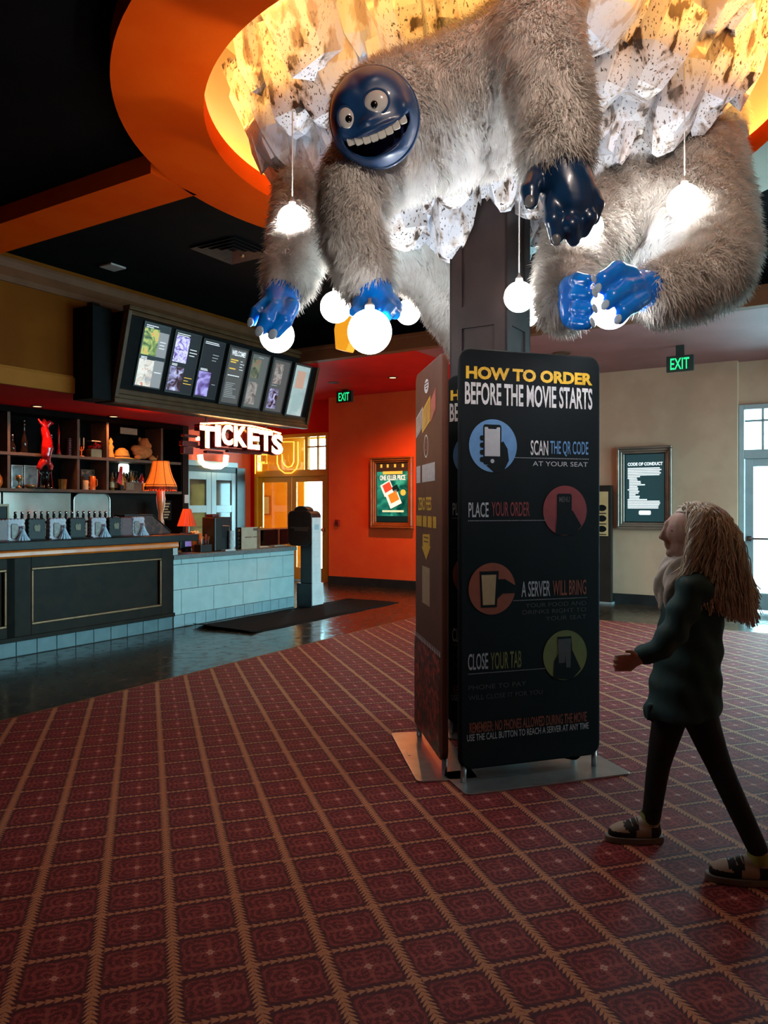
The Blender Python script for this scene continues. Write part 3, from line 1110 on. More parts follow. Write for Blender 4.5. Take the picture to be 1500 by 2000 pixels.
poly = [(x0, 0.085)] + [(x1, 0.085)] + [(xs[i], z1 + (0.02 if i % 2 else -0.025)) for i in range(16, -1, -1)]
flat(q, poly, yb)
q.build('red_artwork', pattern('red_smoke_print', [(0.012, 0.006, 0.006), (0.04, 0.01, 0.008), (0.30, 0.02, 0.012), (0.52, 0.10, 0.05)], 9, 0.6, 4, 2.5), b2)
q = MB()
for i in range(17):
    flat(q, [(xs[i] - 0.014, z1 + 0.005), (xs[i] + 0.014, z1 + 0.005), (xs[i] + 0.006, z1 + 0.035), (xs[i] - 0.006, z1 + 0.035)], yb - 0.0008)
q.build('white_fringe_print', M_print_w, b2)

# ------------------------------------------------------------------ bar counter and ticket counter
M_wood = pm('dark_stained_wood', (0.013, 0.008, 0.005), (0.019, 0.012, 0.007), 7, 0.5, bump=0.05, bscale=40, spec=0.12)
M_rail = pm('amber_varnished_rail', (0.75, 0.17, 0.015), (0.62, 0.13, 0.012), 5, 0.3, coat=0.2)
M_bartop = pm('black_bar_top', (0.007, 0.006, 0.006), (0.012, 0.011, 0.010), 12, 0.45, spec=0.25)
M_bead = pm('warm_lit_bead', (0.20, 0.10, 0.045), (0.24, 0.12, 0.055), 12, 0.3, metal=0.4)  # golden tone stands for warm light caught by the wood bead
M_gold = pm('brass_bead', (0.45, 0.25, 0.10), (0.52, 0.3, 0.13), 20, 0.3, metal=0.7)
M_tile = pm('pale_glazed_tile', (0.42, 0.56, 0.57), (0.47, 0.61, 0.62), 6, 0.35, bump=0.04, bscale=30)
M_tile_s = pm('blue_grey_skirting_tile', (0.26, 0.38, 0.42), (0.30, 0.43, 0.47), 8, 0.3)
M_grout = pm('dark_grout', (0.06, 0.065, 0.065), (0.08, 0.085, 0.085), 30, 0.8)
M_ctop = pm('grey_counter_top', (0.13, 0.15, 0.155), (0.17, 0.19, 0.195), 25, 0.3)

FB = 7.10                                   # front of the counters
bar = rthing('bar_counter', 'long dark wood panelled bar counter with amber top rail', 'bar counter', 4.0, FB, 0)
x0, x1 = -7.4, 2.50
m = MB()
m.box(x0, x1, -0.02, 0.62, 0.155, 1.0)
m.box(x0, x1, -0.055, -0.02, 0.155, 0.20)
pans = [(0.64 - 1.94 * k, 2.26 - 1.94 * k) for k in range(5)]
m.build('body', M_wood, bar, bevel=0.004)
for (p0, p1) in pans[:3]:
    st = MB()
    # raised rails and stiles round the sunk panel
    st.box(p0 - 0.30, p0 - 0.03, -0.05, -0.02, 0.20, 0.985).box(p1 + 0.03, p1 + 0.12, -0.05, -0.02, 0.20, 0.985)
    st.box(p0 - 0.03, p1 + 0.03, -0.05, -0.02, 0.20, 0.30).box(p0 - 0.03, p1 + 0.03, -0.05, -0.02, 0.875, 0.985)
    pn = st.build('panel_frame', M_wood, bar, bevel=0.004)
    bd = MB()
    for (q0, q1, w0, w1) in ((p0 - 0.03, p1 + 0.03, 0.30, 0.325), (p0 - 0.03, p1 + 0.03, 0.85, 0.875), (p0 - 0.03, p0 - 0.005, 0.325, 0.85), (p1 + 0.005, p1 + 0.03, 0.325, 0.85)):
        bd.box(q0, q1, -0.058, -0.03, w0, w1)
    bd.build('bead', M_bead, pn, bevel=0.008, seg=3)
m = MB()
m.prism([(-0.11, 0.985), (-0.02, 0.985), (-0.02, 1.058), (-0.095, 1.058), (-0.118, 1.045), (-0.122, 1.005)], x0, x1, 'x')
m.build('top_rail', M_rail, bar, bevel=0.006, seg=3)
m = MB()
m.box(x0, x1 + 0.36, -0.085, 0.66, 1.058, 1.14)
m.build('bar_top', M_bartop, bar, bevel=0.006)
m = MB()
k = x0
while k < x1 - 0.05:
    e = min(k + 0.225, x1)
    m.box(k + 0.003, e - 0.003, -0.012, 0.0, 0.006, 0.152)
    k += 0.225
m.build('skirting_tiles', pm('dim_skirting_tile', (0.10, 0.16, 0.18), (0.13, 0.19, 0.21), 8, 0.4), bar, bevel=0.003)  # ticket counter's skirting tile, darkened for daylight falling off here
MB().box(x0, x1, 0.0, 0.05, 0.0, 0.155).build('skirting_backing', M_grout, bar)
m = MB()
m.box(x1 + 0.03, x1 + 0.12, 0.03, 0.12, 0.89, 1.058)
m.build('end_post', pm('white_post_paint', (0.6, 0.6, 0.58), (0.5, 0.5, 0.48), 30, 0.5), bar, bevel=0.003)

tk = rthing('ticket_counter', 'low ticket counter faced with pale blue-grey tiles', 'counter', 6.52, FB, 0)
LT = 2.34
MB().box(0, LT, 0.012, 0.62, 0.0, 0.838).build('body', M_grout, tk)
m = MB()
rows = ((0.775, 0.836, 0.13), (0.466, 0.769, 0.41), (0.158, 0.460, 0.13))
for (z0, z1, off) in rows:
    k = off - 0.555
    while k < LT:
        m.box(max(0, k) + 0.003, min(LT, k + 0.555) - 0.003, 0.0, 0.02, z0, z1)
        k += 0.555
m.build('front_tiles', M_tile, tk, bevel=0.003)
m = MB()
k = 0.0
while k < LT - 0.02:
    m.box(k + 0.003, min(LT, k + 0.18) - 0.003, -0.006, 0.014, 0.006, 0.152)
    k += 0.18
m.build('skirting_tiles', M_tile_s, tk, bevel=0.003)
MB().box(-0.02, LT + 0.02, -0.035, 0.66, 0.838, 0.893).build('counter_top', M_ctop, tk, bevel=0.006)
CT = 0.893
BT = 1.14

# floor mat in front of the ticket counter
def floor_at(px, py):
    Y = EYE * F / (py - HOR)
    return Vector(((px - 750) / F * Y, Y, 0))


mt = [floor_at(362, 1229), floor_at(470, 1240), floor_at(704, 1188), floor_at(600, 1181)]
ca = [(p.x * RX + p.y * RY, p.x * SX + p.y * SY) for p in mt]
a0, a1_ = 6.72, 10.1
b0, b1_ = 6.02, 6.98
m = MB()
nx = 30
vs, fs = [], []
for i in range(nx + 1):
    for j in range(7):
        aa = a0 + (a1_ - a0) * i / nx
        bb = b0 + (b1_ - b0) * j / 6
        h = 0.007 + 0.05 * math.exp(-((aa - a0) / 0.10) ** 2) * (0.4 + 0.6 * j / 6) * (1 if j < 6 else 0.8)
        aa += 0.02 * math.sin(j * 1.1 + i)
        vs.append((aa, bb + 0.012 * math.sin(i * 0.9), h))
for i in range(nx):
    for j in range(6):
        q = i * 7 + j
        fs.append((q, q + 7, q + 8, q + 1))
m.add(vs, fs)
o = m.build('floor_mat', pm('black_rubber_mat', (0.005, 0.005, 0.005), (0.008, 0.008, 0.008), 30, 0.95, bump=0.3, bscale=150, spec=0.1), rot=(0, 0, AZ), smooth=True)
sol = o.modifiers.new('thick', 'SOLIDIFY')
sol.thickness = 0.007
tag(o, 'long black floor mat with a curled end, before the tiled counter', 'floor mat')

# ------------------------------------------------------------------ self-service kiosk at the counter's end
M_kblack = pm('kiosk_black', (0.010, 0.010, 0.011), (0.014, 0.014, 0.015), 10, 0.35)
M_kface = pm('kiosk_pale_face', (0.62, 0.70, 0.72), (0.68, 0.76, 0.78), 8, 0.3)
kk = rthing('ticket_kiosk', 'slim black self-service kiosk with pale front at the end of the tiled counter', 'kiosk', 8.90, 6.80, 0)
MB().box(0, 0.27, 0.012, 0.29, 0.0, 0.35).build('base', M_kblack, kk, bevel=0.008)
MB().box(0.03, 0.22, 0.012, 0.24, 0.35, 0.94).build('pedestal', M_kblack, kk, bevel=0.006)
m = MB()
m.prism(rrect(0.012, 0.46, 0.90, 1.42, 0.09, 6), 0.0, 0.24, 'x')
hd = m.build('head', M_kblack, kk, bevel=0.01)
MB().box(-0.004, 0.0, 0.08, 0.33, 1.12, 1.16).box(-0.008, 0.0, 0.05, 0.40, 1.16, 1.18).build('card_slot', M_chrome, hd)
m = MB()
m.box(0.0, 0.27, -0.004, 0.012, 0.03, 0.35)
m.box(0.0, 0.215, -0.004, 0.012, 0.35, 1.32)
m.build('front_panel', M_kface, kk, bevel=0.004)
m = MB()
for (r0, r1) in ((0.055, 0.063), (0.036, 0.041)):
    o1, i1 = arc_poly(0.135, 0.19, r1, r1, 28), arc_poly(0.135, 0.19, r0, r0, 28)
    for i in range(28):
        j = (i + 1) % 28
        m.prism([o1[i], o1[j], i1[j], i1[i]], -0.0052, -0.004, 'y')
m.prism([(0.115, 0.175), (0.155, 0.175), (0.135, 0.212)], -0.0052, -0.004, 'y')
m.build('emblem', M_print_w, kk)
m = MB()
for i in range(6):
    m.box(0.03, 0.185, -0.0052, -0.004, 0.50 + 0.12 * i, 0.503 + 0.12 * i)
m.box(0.05, 0.16, -0.0052, -0.004, 1.14, 1.22)
m.build('panel_lines', pm('pale_blue_print', (0.30, 0.50, 0.58), (0.34, 0.54, 0.62), 20, 0.4), kk)
m = MB()
m.prism(arc_poly(0.25, 1.42, 0.13, 0.07, 20, 0, math.pi, False), 0.05, 0.2, 'x')
m.build('dome_top', M_kblack, kk, bevel=0.006)
MB().box(0.01, 0.26, 0.0, 0.012, 0.0, 0.03).build('kick_strip', M_chrome, kk)

# ------------------------------------------------------------------ back-bar shelving with everything on it
SF = 9.0                                    # front of the shelves
M_shelf_edge = pm('grey_brown_shelf_edge', (0.14, 0.095, 0.07), (0.17, 0.115, 0.085), 12, 0.6, spec=0.2)
M_shelf_back = pm('near_black_shelf_back', (0.004, 0.003, 0.003), (0.006, 0.005, 0.005), 8, 0.85, spec=0.08)
sh = rthing('back_bar_shelf', 'wide open shelving unit with dark pigeonholes over the back bar', 'shelving', 0, SF, 0)
ZT, ZM, ZB = 2.67, 2.17, 1.715
aL, aR = -3.4, 8.44
MB().box(aL, aR, 0.36, 0.40, 1.68, 2.74).build('back_board', M_shelf_back, sh)
vpx = [onb(p, 900, SF)[0] for p in (18, 154, 211, 317)]
for z in (ZM, ZB):
    MB().box(aL, aR, 0.0, 0.36, z - 0.04, z).build('shelf_board', M_shelf_edge, sh, bevel=0.003)
MB().box(aL, aR, -0.02, 0.36, ZT, ZT + 0.075).build('shelf_top', M_shelf_back, sh)
for a in [aL + 0.02, 1.0] + vpx:
    MB().box(a - 0.02, a + 0.02, 0.006, 0.36, ZB, ZT).build('upright', M_shelf_edge, sh, bevel=0.003)
MB().box(aR - 0.02, aR, 0.0, 0.36, ZB, ZT).build('end_panel', M_shelf_back, sh)

# steel splash-back and dark back counter
M_steel = pm('brushed_steel', (0.42, 0.38, 0.33), (0.50, 0.46, 0.41), 4, 0.22, metal=0.9)
sp = rthing('steel_splashback', 'shiny steel splashback panels under the shelving', 'splashback', 0, 9.33, 0)
ax = [onb(p, 970, 9.33)[0] for p in (4, 140, 213)]
MB().box(aL, ax[0] - 0.01, 0, 0.03, 1.0, 1.67).box(ax[0] + 0.01, ax[1] - 0.01, 0, 0.03, 1.0, 1.67).build('panel', M_steel, sp, bevel=0.004)
m = MB()
m.prism(rrect(ax[1] + 0.01, ax[2] - 0.01, 1.0, 1.67, 0.10, 6), -0.02, 0.03, 'y')
rp = m.build('rounded_panel', pm('pale_steel', (0.52, 0.56, 0.52), (0.60, 0.64, 0.60), 4, 0.3, metal=0.55), sp, bevel=0.004)
o1 = [(x, -0.03, z) for (x, z) in rrect(ax[1] + 0.01, ax[2] - 0.01, 1.0, 1.67, 0.10, 6)]
MB().tube(o1, 0.010, 6, closed=True).build('rim', M_chrome, rp, smooth=True)
bc = rthing('back_counter', 'dark back counter against the wall behind the bar', 'counter', 0, 8.85, 0)
MB().box(aL, 8.3, 0, 0.50, 0, 0.92).build('body', M_bartop, bc)
MB().box(aL, 8.3, -0.03, 0.50, 0.92, 0.96).build('counter_top', M_ctop, bc, bevel=0.004)

# ------------------------------------------------------------------ menu screens over the bar
M_bframe = pm('dark_bronze_frame', (0.075, 0.032, 0.011), (0.10, 0.045, 0.016), 8, 0.45, spec=0.25)
M_bface = pm('screen_board_black', (0.004, 0.004, 0.004), (0.006, 0.006, 0.006), 8, 0.7, spec=0.12)
M_sframe = pm('screen_bezel', (0.045, 0.042, 0.040), (0.055, 0.05, 0.048), 14, 0.4)
BA, BB_, BZ = 5.67, 7.10, 2.67
LEAN = math.atan2(0.27, 0.95)
bd = rthing('menu_screen_board', 'long tilted row of portrait menu screens in a dark bronze frame over the bar', 'menu board', BA, BB_, BZ)
BL = 3.42
m = MB()
m.prism([(0.0, 0.0), (0.36, 0.0), (0.36, 1.0), (-0.24, 1.0), (-0.24, 0.96), (-0.02, 0.16)], 0, BL, 'x')
m.build('case', M_bface, bd, bevel=0.004)
m = MB()
for (y, z, w, h) in ((-0.05, -0.02, 0.10, 0.06), (-0.035, 0.04, 0.08, 0.05), (-0.03, 0.09, 0.06, 0.06)):
    m.box(-0.05, BL + 0.04, y, y + w, z, z + h)
m.build('foot_moulding', M_bframe, bd, bevel=0.010, seg=3)
m = MB()
for (y, z, w, h) in ((-0.30, 0.99, 0.12, 0.05), (-0.275, 0.94, 0.08, 0.05)):
    m.box(-0.05, BL - 0.25, y, y + w, z, z + h)
m.build('head_moulding', M_bframe, bd, bevel=0.010, seg=3)
for x in (-0.05, BL - 0.0):
    m = MB()
    m.prism([(-0.05, 0.04), (0.03, 0.04), (-0.20, 0.98), (-0.29, 0.98)], x, x + 0.05, 'x')
    m.build('side_moulding', M_bframe, bd, bevel=0.006)
MB().box(-0.30, -0.05, 0.0, 0.34, 0.0, 1.02).build('end_box', M_bface, bd, bevel=0.005)


def scr(crop_x0, crop_x1):
    out = []
    for cx in (crop_x0, crop_x1):
        out.append(onb(200 + cx / 3.571, 690, 6.965)[0] - BA)
    return out


M_txt = em('screen_white', (0.9, 0.92, 0.95), 0.75)
M_txy = em('screen_yellow', (0.9, 0.55, 0.08), 0.7)
M_dimtxt = em('screen_dim_text', (0.5, 0.5, 0.5), 0.45)
P_green = em_pattern('green_poster_picture', [(0.02, 0.03, 0.01), (0.10, 0.16, 0.03), (0.42, 0.45, 0.10), (0.75, 0.25, 0.05)], 9, 0.85, 3, 1.2)
P_pale = em_pattern('pale_poster_picture', [(0.25, 0.28, 0.32), (0.55, 0.45, 0.38), (0.75, 0.72, 0.66), (0.60, 0.16, 0.06)], 13, 0.85, 4, 1.0)
P_violet = em_pattern('violet_poster_picture', [(0.05, 0.02, 0.10), (0.28, 0.20, 0.55), (0.70, 0.66, 0.85), (0.12, 0.05, 0.16)], 14, 0.9, 4, 1.4)
P_indigo = em_pattern('indigo_poster_picture', [(0.02, 0.01, 0.03), (0.12, 0.07, 0.26), (0.45, 0.38, 0.80), (0.05, 0.08, 0.03)], 6, 0.8, 3, 0.8)
P_night = em_pattern('night_poster_picture', [(0.02, 0.01, 0.01), (0.06, 0.02, 0.03), (0.35, 0.32, 0.55), (0.65, 0.62, 0.75)], 11, 0.7, 4, 1.0)
P_dimg = em_pattern('dim_green_picture', [(0.05, 0.05, 0.04), (0.09, 0.10, 0.06), (0.20, 0.19, 0.12), (0.28, 0.09, 0.07)], 9, 0.75, 3, 1.2)
P_dimp = em_pattern('dim_pale_picture', [(0.08, 0.07, 0.07), (0.20, 0.16, 0.14), (0.36, 0.30, 0.28), (0.12, 0.05, 0.04)], 13, 0.75, 4, 1.0)
P_wash = em_pattern('washed_out_picture', [(0.26, 0.34, 0.33), (0.32, 0.40, 0.39), (0.40, 0.46, 0.44)], 5, 0.8, 2, 0.5)
B_blk = em('screen_black', (0.010, 0.010, 0.014), 0.6)
B_grey = em('screen_grey', (0.26, 0.26, 0.27), 0.75)
B_slate = em('screen_slate', (0.075, 0.075, 0.072), 0.85)
B_teal = em('screen_pale_teal', (0.30, 0.40, 0.39), 0.8)
B_dim = em('screen_dim', (0.095, 0.105, 0.098), 0.85)
B_or = em('screen_faded_orange', (0.50, 0.30, 0.22), 0.8)

SCREENS = [((250, 437), 0.20, 0.92, 0), ((468, 652), 0.19, 0.915, 0), ((668, 820), 0.185, 0.90, 0), ((838, 972), 0.155, 0.895, 1), ((995, 1125), 0.145, 0.885, 1), ((1147, 1275), 0.14, 0.88, 1), ((1300, 1415), 0.13, 0.88, 1)]


def face_obj(mb, name, mat, parent, x, z):
    """child lying on the leaning screen face: local x along the board, local z up the slope"""
    return mb.build(name, mat, parent, loc=(x, 0, z))


for i, ((c0, c1), z0, z1, thick) in enumerate(SCREENS):
    x0, x1 = scr(c0, c1)
    w = x1 - x0
    h = (z1 - z0) / math.cos(LEAN)
    yb0 = -0.02 - (z0 - 0.16) * 0.24 / 0.80
    off = -0.012 - 0.03 * thick
    m = MB()
    m.box(0, w, off, 0.0, 0, h)
    s = m.build('screen', M_sframe, bd, bevel=0.004, loc=(x0, yb0 - 0.004, z0), rot=(LEAN, 0, 0))
    e = 0.018 + 0.012 * thick

    def rect(name, u0, u1, v0, v1, mat, d=0.001):
        mb = MB()
        mb.box(e + (w - 2 * e) * u0, e + (w - 2 * e) * u1, off - d, off - d + 0.0008, e + (h - 2 * e) * v0, e + (h - 2 * e) * v1)
        return mb.build(name, mat, s)

    def lines(u0, u1, v, n, mat, seed, step=0.028, hh=0.012):
        rnd = random.Random(seed)
        mb = MB()
        for q in range(n):
            uu = u1 - (u1 - u0) * rnd.uniform(0.0, 0.5)
            vv = v - q * step
            mb.box(e + (w - 2 * e) * u0, e + (w - 2 * e) * uu, off - 0.003, off - 0.002, e + (h - 2 * e) * vv, e + (h - 2 * e) * (vv + hh))
        return mb.build('lettering', mat, s)

    def title(st, u0, u1, v0, v1, mat, bold=0.02):
        return text_fit('lettering', st, e + (w - 2 * e) * u0, e + (w - 2 * e) * u1, e + (h - 2 * e) * v0, e + (h - 2 * e) * v1, off - 0.003, mat, s, bold)
    if i == 0:
        rect('picture_ground', 0, 1, 0, 1, B_blk)
        rect('grey_panel', 0.6, 1, 0.50, 0.90, B_grey, 0.002)
        rect('grey_panel', 0.6, 1, 0.0, 0.44, B_grey, 0.002)
        rect('picture', 0, 0.6, 0.50, 0.93, P_green, 0.002)
        rect('picture', 0, 0.6, 0.0, 0.43, P_pale, 0.002)
        lines(0.04, 0.55, 0.965, 2, M_txt, 1)
        lines(0.04, 0.5, 0.46, 2, M_txt, 2, 0.022)
        lines(0.68, 0.95, 0.74, 3, M_txt, 3, 0.05)
        lines(0.66, 0.98, 0.24, 1, M_txt, 4)
    elif i == 1:
        rect('picture_ground', 0, 1, 0, 1, B_blk)
        rect('picture', 0.03, 0.58, 0.50, 0.93, P_violet, 0.002)
        rect('picture', 0.0, 0.55, 0.02, 0.42, P_night, 0.002)
        lines(0.04, 0.8, 0.965, 2, M_txt, 5)
        lines(0.04, 0.4, 0.46, 2, M_txt, 6, 0.022)
        lines(0.65, 0.98, 0.74, 3, M_txt, 7, 0.05)
        lines(0.62, 0.98, 0.26, 3, M_txy, 8, 0.05)
    elif i == 2:
        rect('picture_ground', 0, 1, 0, 1, B_blk)
        rect('picture', 0.0, 0.6, 0.02, 0.45, P_indigo, 0.002)
        lines(0.04, 0.9, 0.965, 2, M_txt, 9)
        lines(0.04, 0.5, 0.49, 2, M_txt, 10, 0.022)
        lines(0.5, 0.9, 0.76, 3, M_dimtxt, 11, 0.05)
        lines(0.72, 0.95, 0.24, 1, M_dimtxt, 12)
    elif i == 3:
        rect('picture_ground', 0, 1, 0, 1, B_slate)
        title('WELCOME!', 0.08, 0.92, 0.87, 0.965, M_txt, 0.03)
        lines(0.10, 0.62, 0.78, 2, M_txy, 13, 0.04, 0.022)
        lines(0.10, 0.5, 0.62, 1, M_txy, 14, 0.04, 0.022)
        lines(0.70, 0.95, 0.78, 4, M_txt, 15, 0.05, 0.01)
        lines(0.08, 0.95, 0.50, 1, M_txt, 16, 0.03, 0.014)
        lines(0.08, 0.85, 0.36, 9, M_dimtxt, 17, 0.032, 0.010)
    elif i == 4:
        rect('picture_ground', 0, 1, 0, 1, B_dim)
        rect('picture', 0.05, 0.55, 0.56, 0.92, P_dimg, 0.002)
        rect('picture', 0.05, 0.62, 0.06, 0.48, P_dimp, 0.002)
        lines(0.35, 0.7, 0.95, 1, M_dimtxt, 18)
    elif i == 5:
        rect('picture_ground', 0, 1, 0, 1, B_slate)
        rect('picture', 0.12, 0.62, 0.54, 0.94, P_dimp, 0.002)
        rect('picture', 0.06, 0.60, 0.05, 0.44, P_night, 0.002)
        lines(0.1, 0.6, 0.50, 1, M_dimtxt, 19)
    else:
        rect('picture_ground', 0, 1, 0, 1, P_wash)
        rect('picture', 0.15, 0.75, 0.55, 0.90, B_or, 0.002)
        rect('picture', 0.2, 0.7, 0.08, 0.42, B_teal, 0.002)

# ------------------------------------------------------------------ ticket sign: letters lit from within over a dark red can
M_neon = em('sign_white_face', (1.0, 0.62, 0.30), NEON)
M_can = pm('sign_dark_red_can', (0.16, 0.012, 0.010), (0.20, 0.016, 0.012), 8, 0.3, coat=0.3)
sg = rthing('tickets_sign', 'hanging sign of glowing white letters reading TICKETS on dark red cans', 'sign', 7.0, 7.25, 2.2)
LET = (('T', 340, 445, 195, 355), ('I', 453, 490, 190, 345), ('C', 500, 578, 185, 335), ('K', 590, 680, 200, 346), ('E', 690, 775, 210, 365), ('T', 775, 870, 228, 377), ('S', 866, 945, 256, 403))
for (ch, u0, u1, v0, v1) in LET:
    pc = (300 + (u0 + u1) / 7.5, 780 + (v0 + v1) / 7.5)
    a0 = onb(300 + u0 / 3.75, pc[1], 7.25)[0] - 7.0
    a1 = onb(300 + u1 / 3.75, pc[1], 7.25)[0] - 7.0
    zt = onb(pc[0], 780 + v0 / 3.75, 7.25)[1] - 2.2
    zb = onb(pc[0], 780 + v1 / 3.75, 7.25)[1] - 2.2
    can = text_fit('letter', ch, a0 - 0.014, a1 + 0.014, zb - 0.014, zt + 0.014, 0.045, M_can, sg, 0.06, 0.045)
    text_fit('lit_face', ch, a0, a1, zb, zt, -0.004, M_neon, can, 0.035, 0.002)
m = MB()
for (u0, u1, v0, v1) in ((340, 940, 366, 380), (235, 330, 255, 275), (222, 335, 300, 345), (230, 300, 345, 400), (400, 520, 372, 396), (560, 700, 356, 392), (650, 800, 372, 400)):
    a0, zt = onb(300 + u0 / 3.75, 780 + v0 / 3.75, 7.33)
    a1, _ = onb(300 + u1 / 3.75, 780 + v0 / 3.75, 7.33)
    zb = onb(300 + (u0 + u1) / 7.5, 780 + v1 / 3.75, 7.33)[1]
    m.prism(rrect(a0 - 7.0, a1 - 7.0, zb - 2.2, max(zt, zb + 0.03) - 2.2, 0.012, 3), 0.10, 0.17, 'y')
m.build('sign_can', M_can, sg, bevel=0.004)
m = MB()
q = []
for (u, v) in ((345, 178), (460, 176), (530, 172), (620, 186), (720, 196), (810, 216), (930, 250)):
    a_, z_ = onb(300 + u / 3.75, 780 + v / 3.75, 7.37)
    q.append((a_ - 7.0, 0.12, z_ - 2.2))
m.tube(q, 0.012, 8)
m.build('added_glow_tube', em('added_amber_tube', (1.0, 0.30, 0.05), NEON * 1.2), sg, smooth=True)  # added tube that throws amber light on the board and soffit
for px in (403, 520):
    a, _ = onb(px, 830, 7.37)
    MB().tube([(a - 7.0, 0.12, 0.05), (a - 7.0, 0.12, 0.50)], 0.012, 8).build('hanger_rod', M_darkmetal, sg)

# glowing tubes that stand for letters reflected in the glass above the doors
M_ny = em('reflected_yellow', (1.0, 0.58, 0.06), 1.6)
M_nw = em('reflected_warm_white', (1.0, 0.86, 0.45), 4.0)


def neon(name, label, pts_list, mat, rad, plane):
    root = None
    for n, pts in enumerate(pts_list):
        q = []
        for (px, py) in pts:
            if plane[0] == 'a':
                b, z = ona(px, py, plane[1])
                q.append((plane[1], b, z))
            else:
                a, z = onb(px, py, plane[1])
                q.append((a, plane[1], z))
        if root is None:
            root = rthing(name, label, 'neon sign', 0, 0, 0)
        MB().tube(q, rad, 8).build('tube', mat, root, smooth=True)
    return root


def c3(pts):
    return [(300 + x / 3.75, 780 + y / 3.75) for (x, y) in pts]


neon('letter_reflection', 'double yellow tubes standing for a reflected neon U on the transom over the yellow doors',
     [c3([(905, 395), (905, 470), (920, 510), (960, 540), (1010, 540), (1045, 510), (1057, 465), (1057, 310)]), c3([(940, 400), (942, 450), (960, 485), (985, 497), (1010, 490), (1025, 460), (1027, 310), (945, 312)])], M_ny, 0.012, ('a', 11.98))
neon('letter_reflection', 'yellow tubes standing for a reflected neon F in the left end of the transom over the yellow doors',
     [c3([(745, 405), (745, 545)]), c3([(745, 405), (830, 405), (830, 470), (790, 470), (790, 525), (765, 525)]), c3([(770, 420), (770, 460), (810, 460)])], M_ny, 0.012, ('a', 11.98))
neon('letter_reflection', 'thick glowing cream tube standing for a reflected U above the grey panelled doors',
     [c3([(340, 405), (345, 450), (375, 480), (430, 492), (490, 492), (525, 470), (532, 410)]), c3([(330, 275), (330, 300)])], M_nw, 0.055, ('b', 10.70))

# ------------------------------------------------------------------ EXIT signs
M_exit = em('exit_green', (0.02, 0.85, 0.28), 1.1)
M_exbox = pm('exit_box_green_black', (0.006, 0.022, 0.016), (0.008, 0.028, 0.02), 12, 0.4)
for (px, a, zb, label) in ((673.5, 11.1, 3.325, 'green EXIT sign hanging from the red ceiling by the orange wall'), (1328.5, 10.3, 3.215, 'green EXIT sign hanging from the maroon ceiling by the beige wall')):
    b, _ = ona(px, 770, a)
    ex = rthing('exit_sign', label, 'exit sign', a, b, zb, -math.pi / 2)
    # local x now runs along -b (left to right in the photo), local -y faces the room
    MB().box(-0.165, 0.165, -0.03, 0.03, 0.0, 0.20).build('housing', M_exbox, ex, bevel=0.006)
    text_fit('lettering', 'EXIT', -0.115, 0.115, 0.025, 0.17, -0.032, M_exit, ex, 0.012)
    MB().box(-0.05, 0.05, -0.02, 0.02, 0.20, 3.55 - zb).build('canopy', M_exbox, ex)

# ------------------------------------------------------------------ framed posters on the back wall
def poster_frame(name, label, px0, px1, py0, py1, mframe, cat='poster frame', a=11.8, th=0.10, wf=0.10):
    bL, zt = ona(px0, py0, a - 0.05)
    bR, _ = ona(px1, py0, a - 0.05)
    zb = ona(px0, py1, a - 0.05)[1]
    root = rthing(name, label, cat, a, bL, zb, -math.pi / 2)
    w, h = bL - bR, zt - zb
    for (k, y, d) in ((0.0, 0.0, th), (wf * 0.36, 0.0, th * 0.8), (wf * 0.68, 0.0, th * 0.55)):
        m = MB()
        e = wf * 0.34
        o, i = k, k + e
        m.box(o, w - o, -d, -y, o, i).box(o, w - o, -d, -y, h - i, h - o).box(o, i, -d, -y, i, h - i).box(w - i, w - o, -d, -y, i, h - i)
        m.build('frame', mframe, root, bevel=0.012, seg=3)
    MB().box(wf * 0.95, w - wf * 0.95, -0.03, 0.0, wf * 0.95, h - wf * 0.95).build('backing', M_bface, root)
    return root, w, h


M_wfr = pm('orange_lit_frame', (0.42, 0.10, 0.022), (0.50, 0.13, 0.03), 6, 0.3, coat=0.4, metal=0.25)  # orange light on the frame is put into its colour
pf, w, h = poster_frame('framed_poster', 'framed green lit poster headed ONE KILLER PRICE on the orange wall', 725, 806, 894, 1031, M_wfr)
e = 0.115
m = MB()
m.box(e, w - e, -0.034, -0.032, e, h - e)
pp = m.build('poster', em_pattern('green_lit_poster', [(0.0, 0.03, 0.025), (0.006, 0.12, 0.09), (0.02, 0.26, 0.18), (0.05, 0.40, 0.28)], 3.5, 0.8, 2, 1.0), pf)


def pr(name, u0, u1, v0, v1, mat, parent, d=0.0355, rotz=0.0):
    mb = MB()
    cx, cz = (u0 + u1) / 2, (v0 + v1) / 2
    c, s = math.cos(rotz), math.sin(rotz)
    pts = [(cx + (x - cx) * c - (z - cz) * s, cz + (x - cx) * s + (z - cz) * c) for (x, z) in ((u0, v0), (u1, v0), (u1, v1), (u0, v1))]
    mb.prism(pts, -d, -d + 0.001, 'y')
    return mb.build(name, mat, parent)


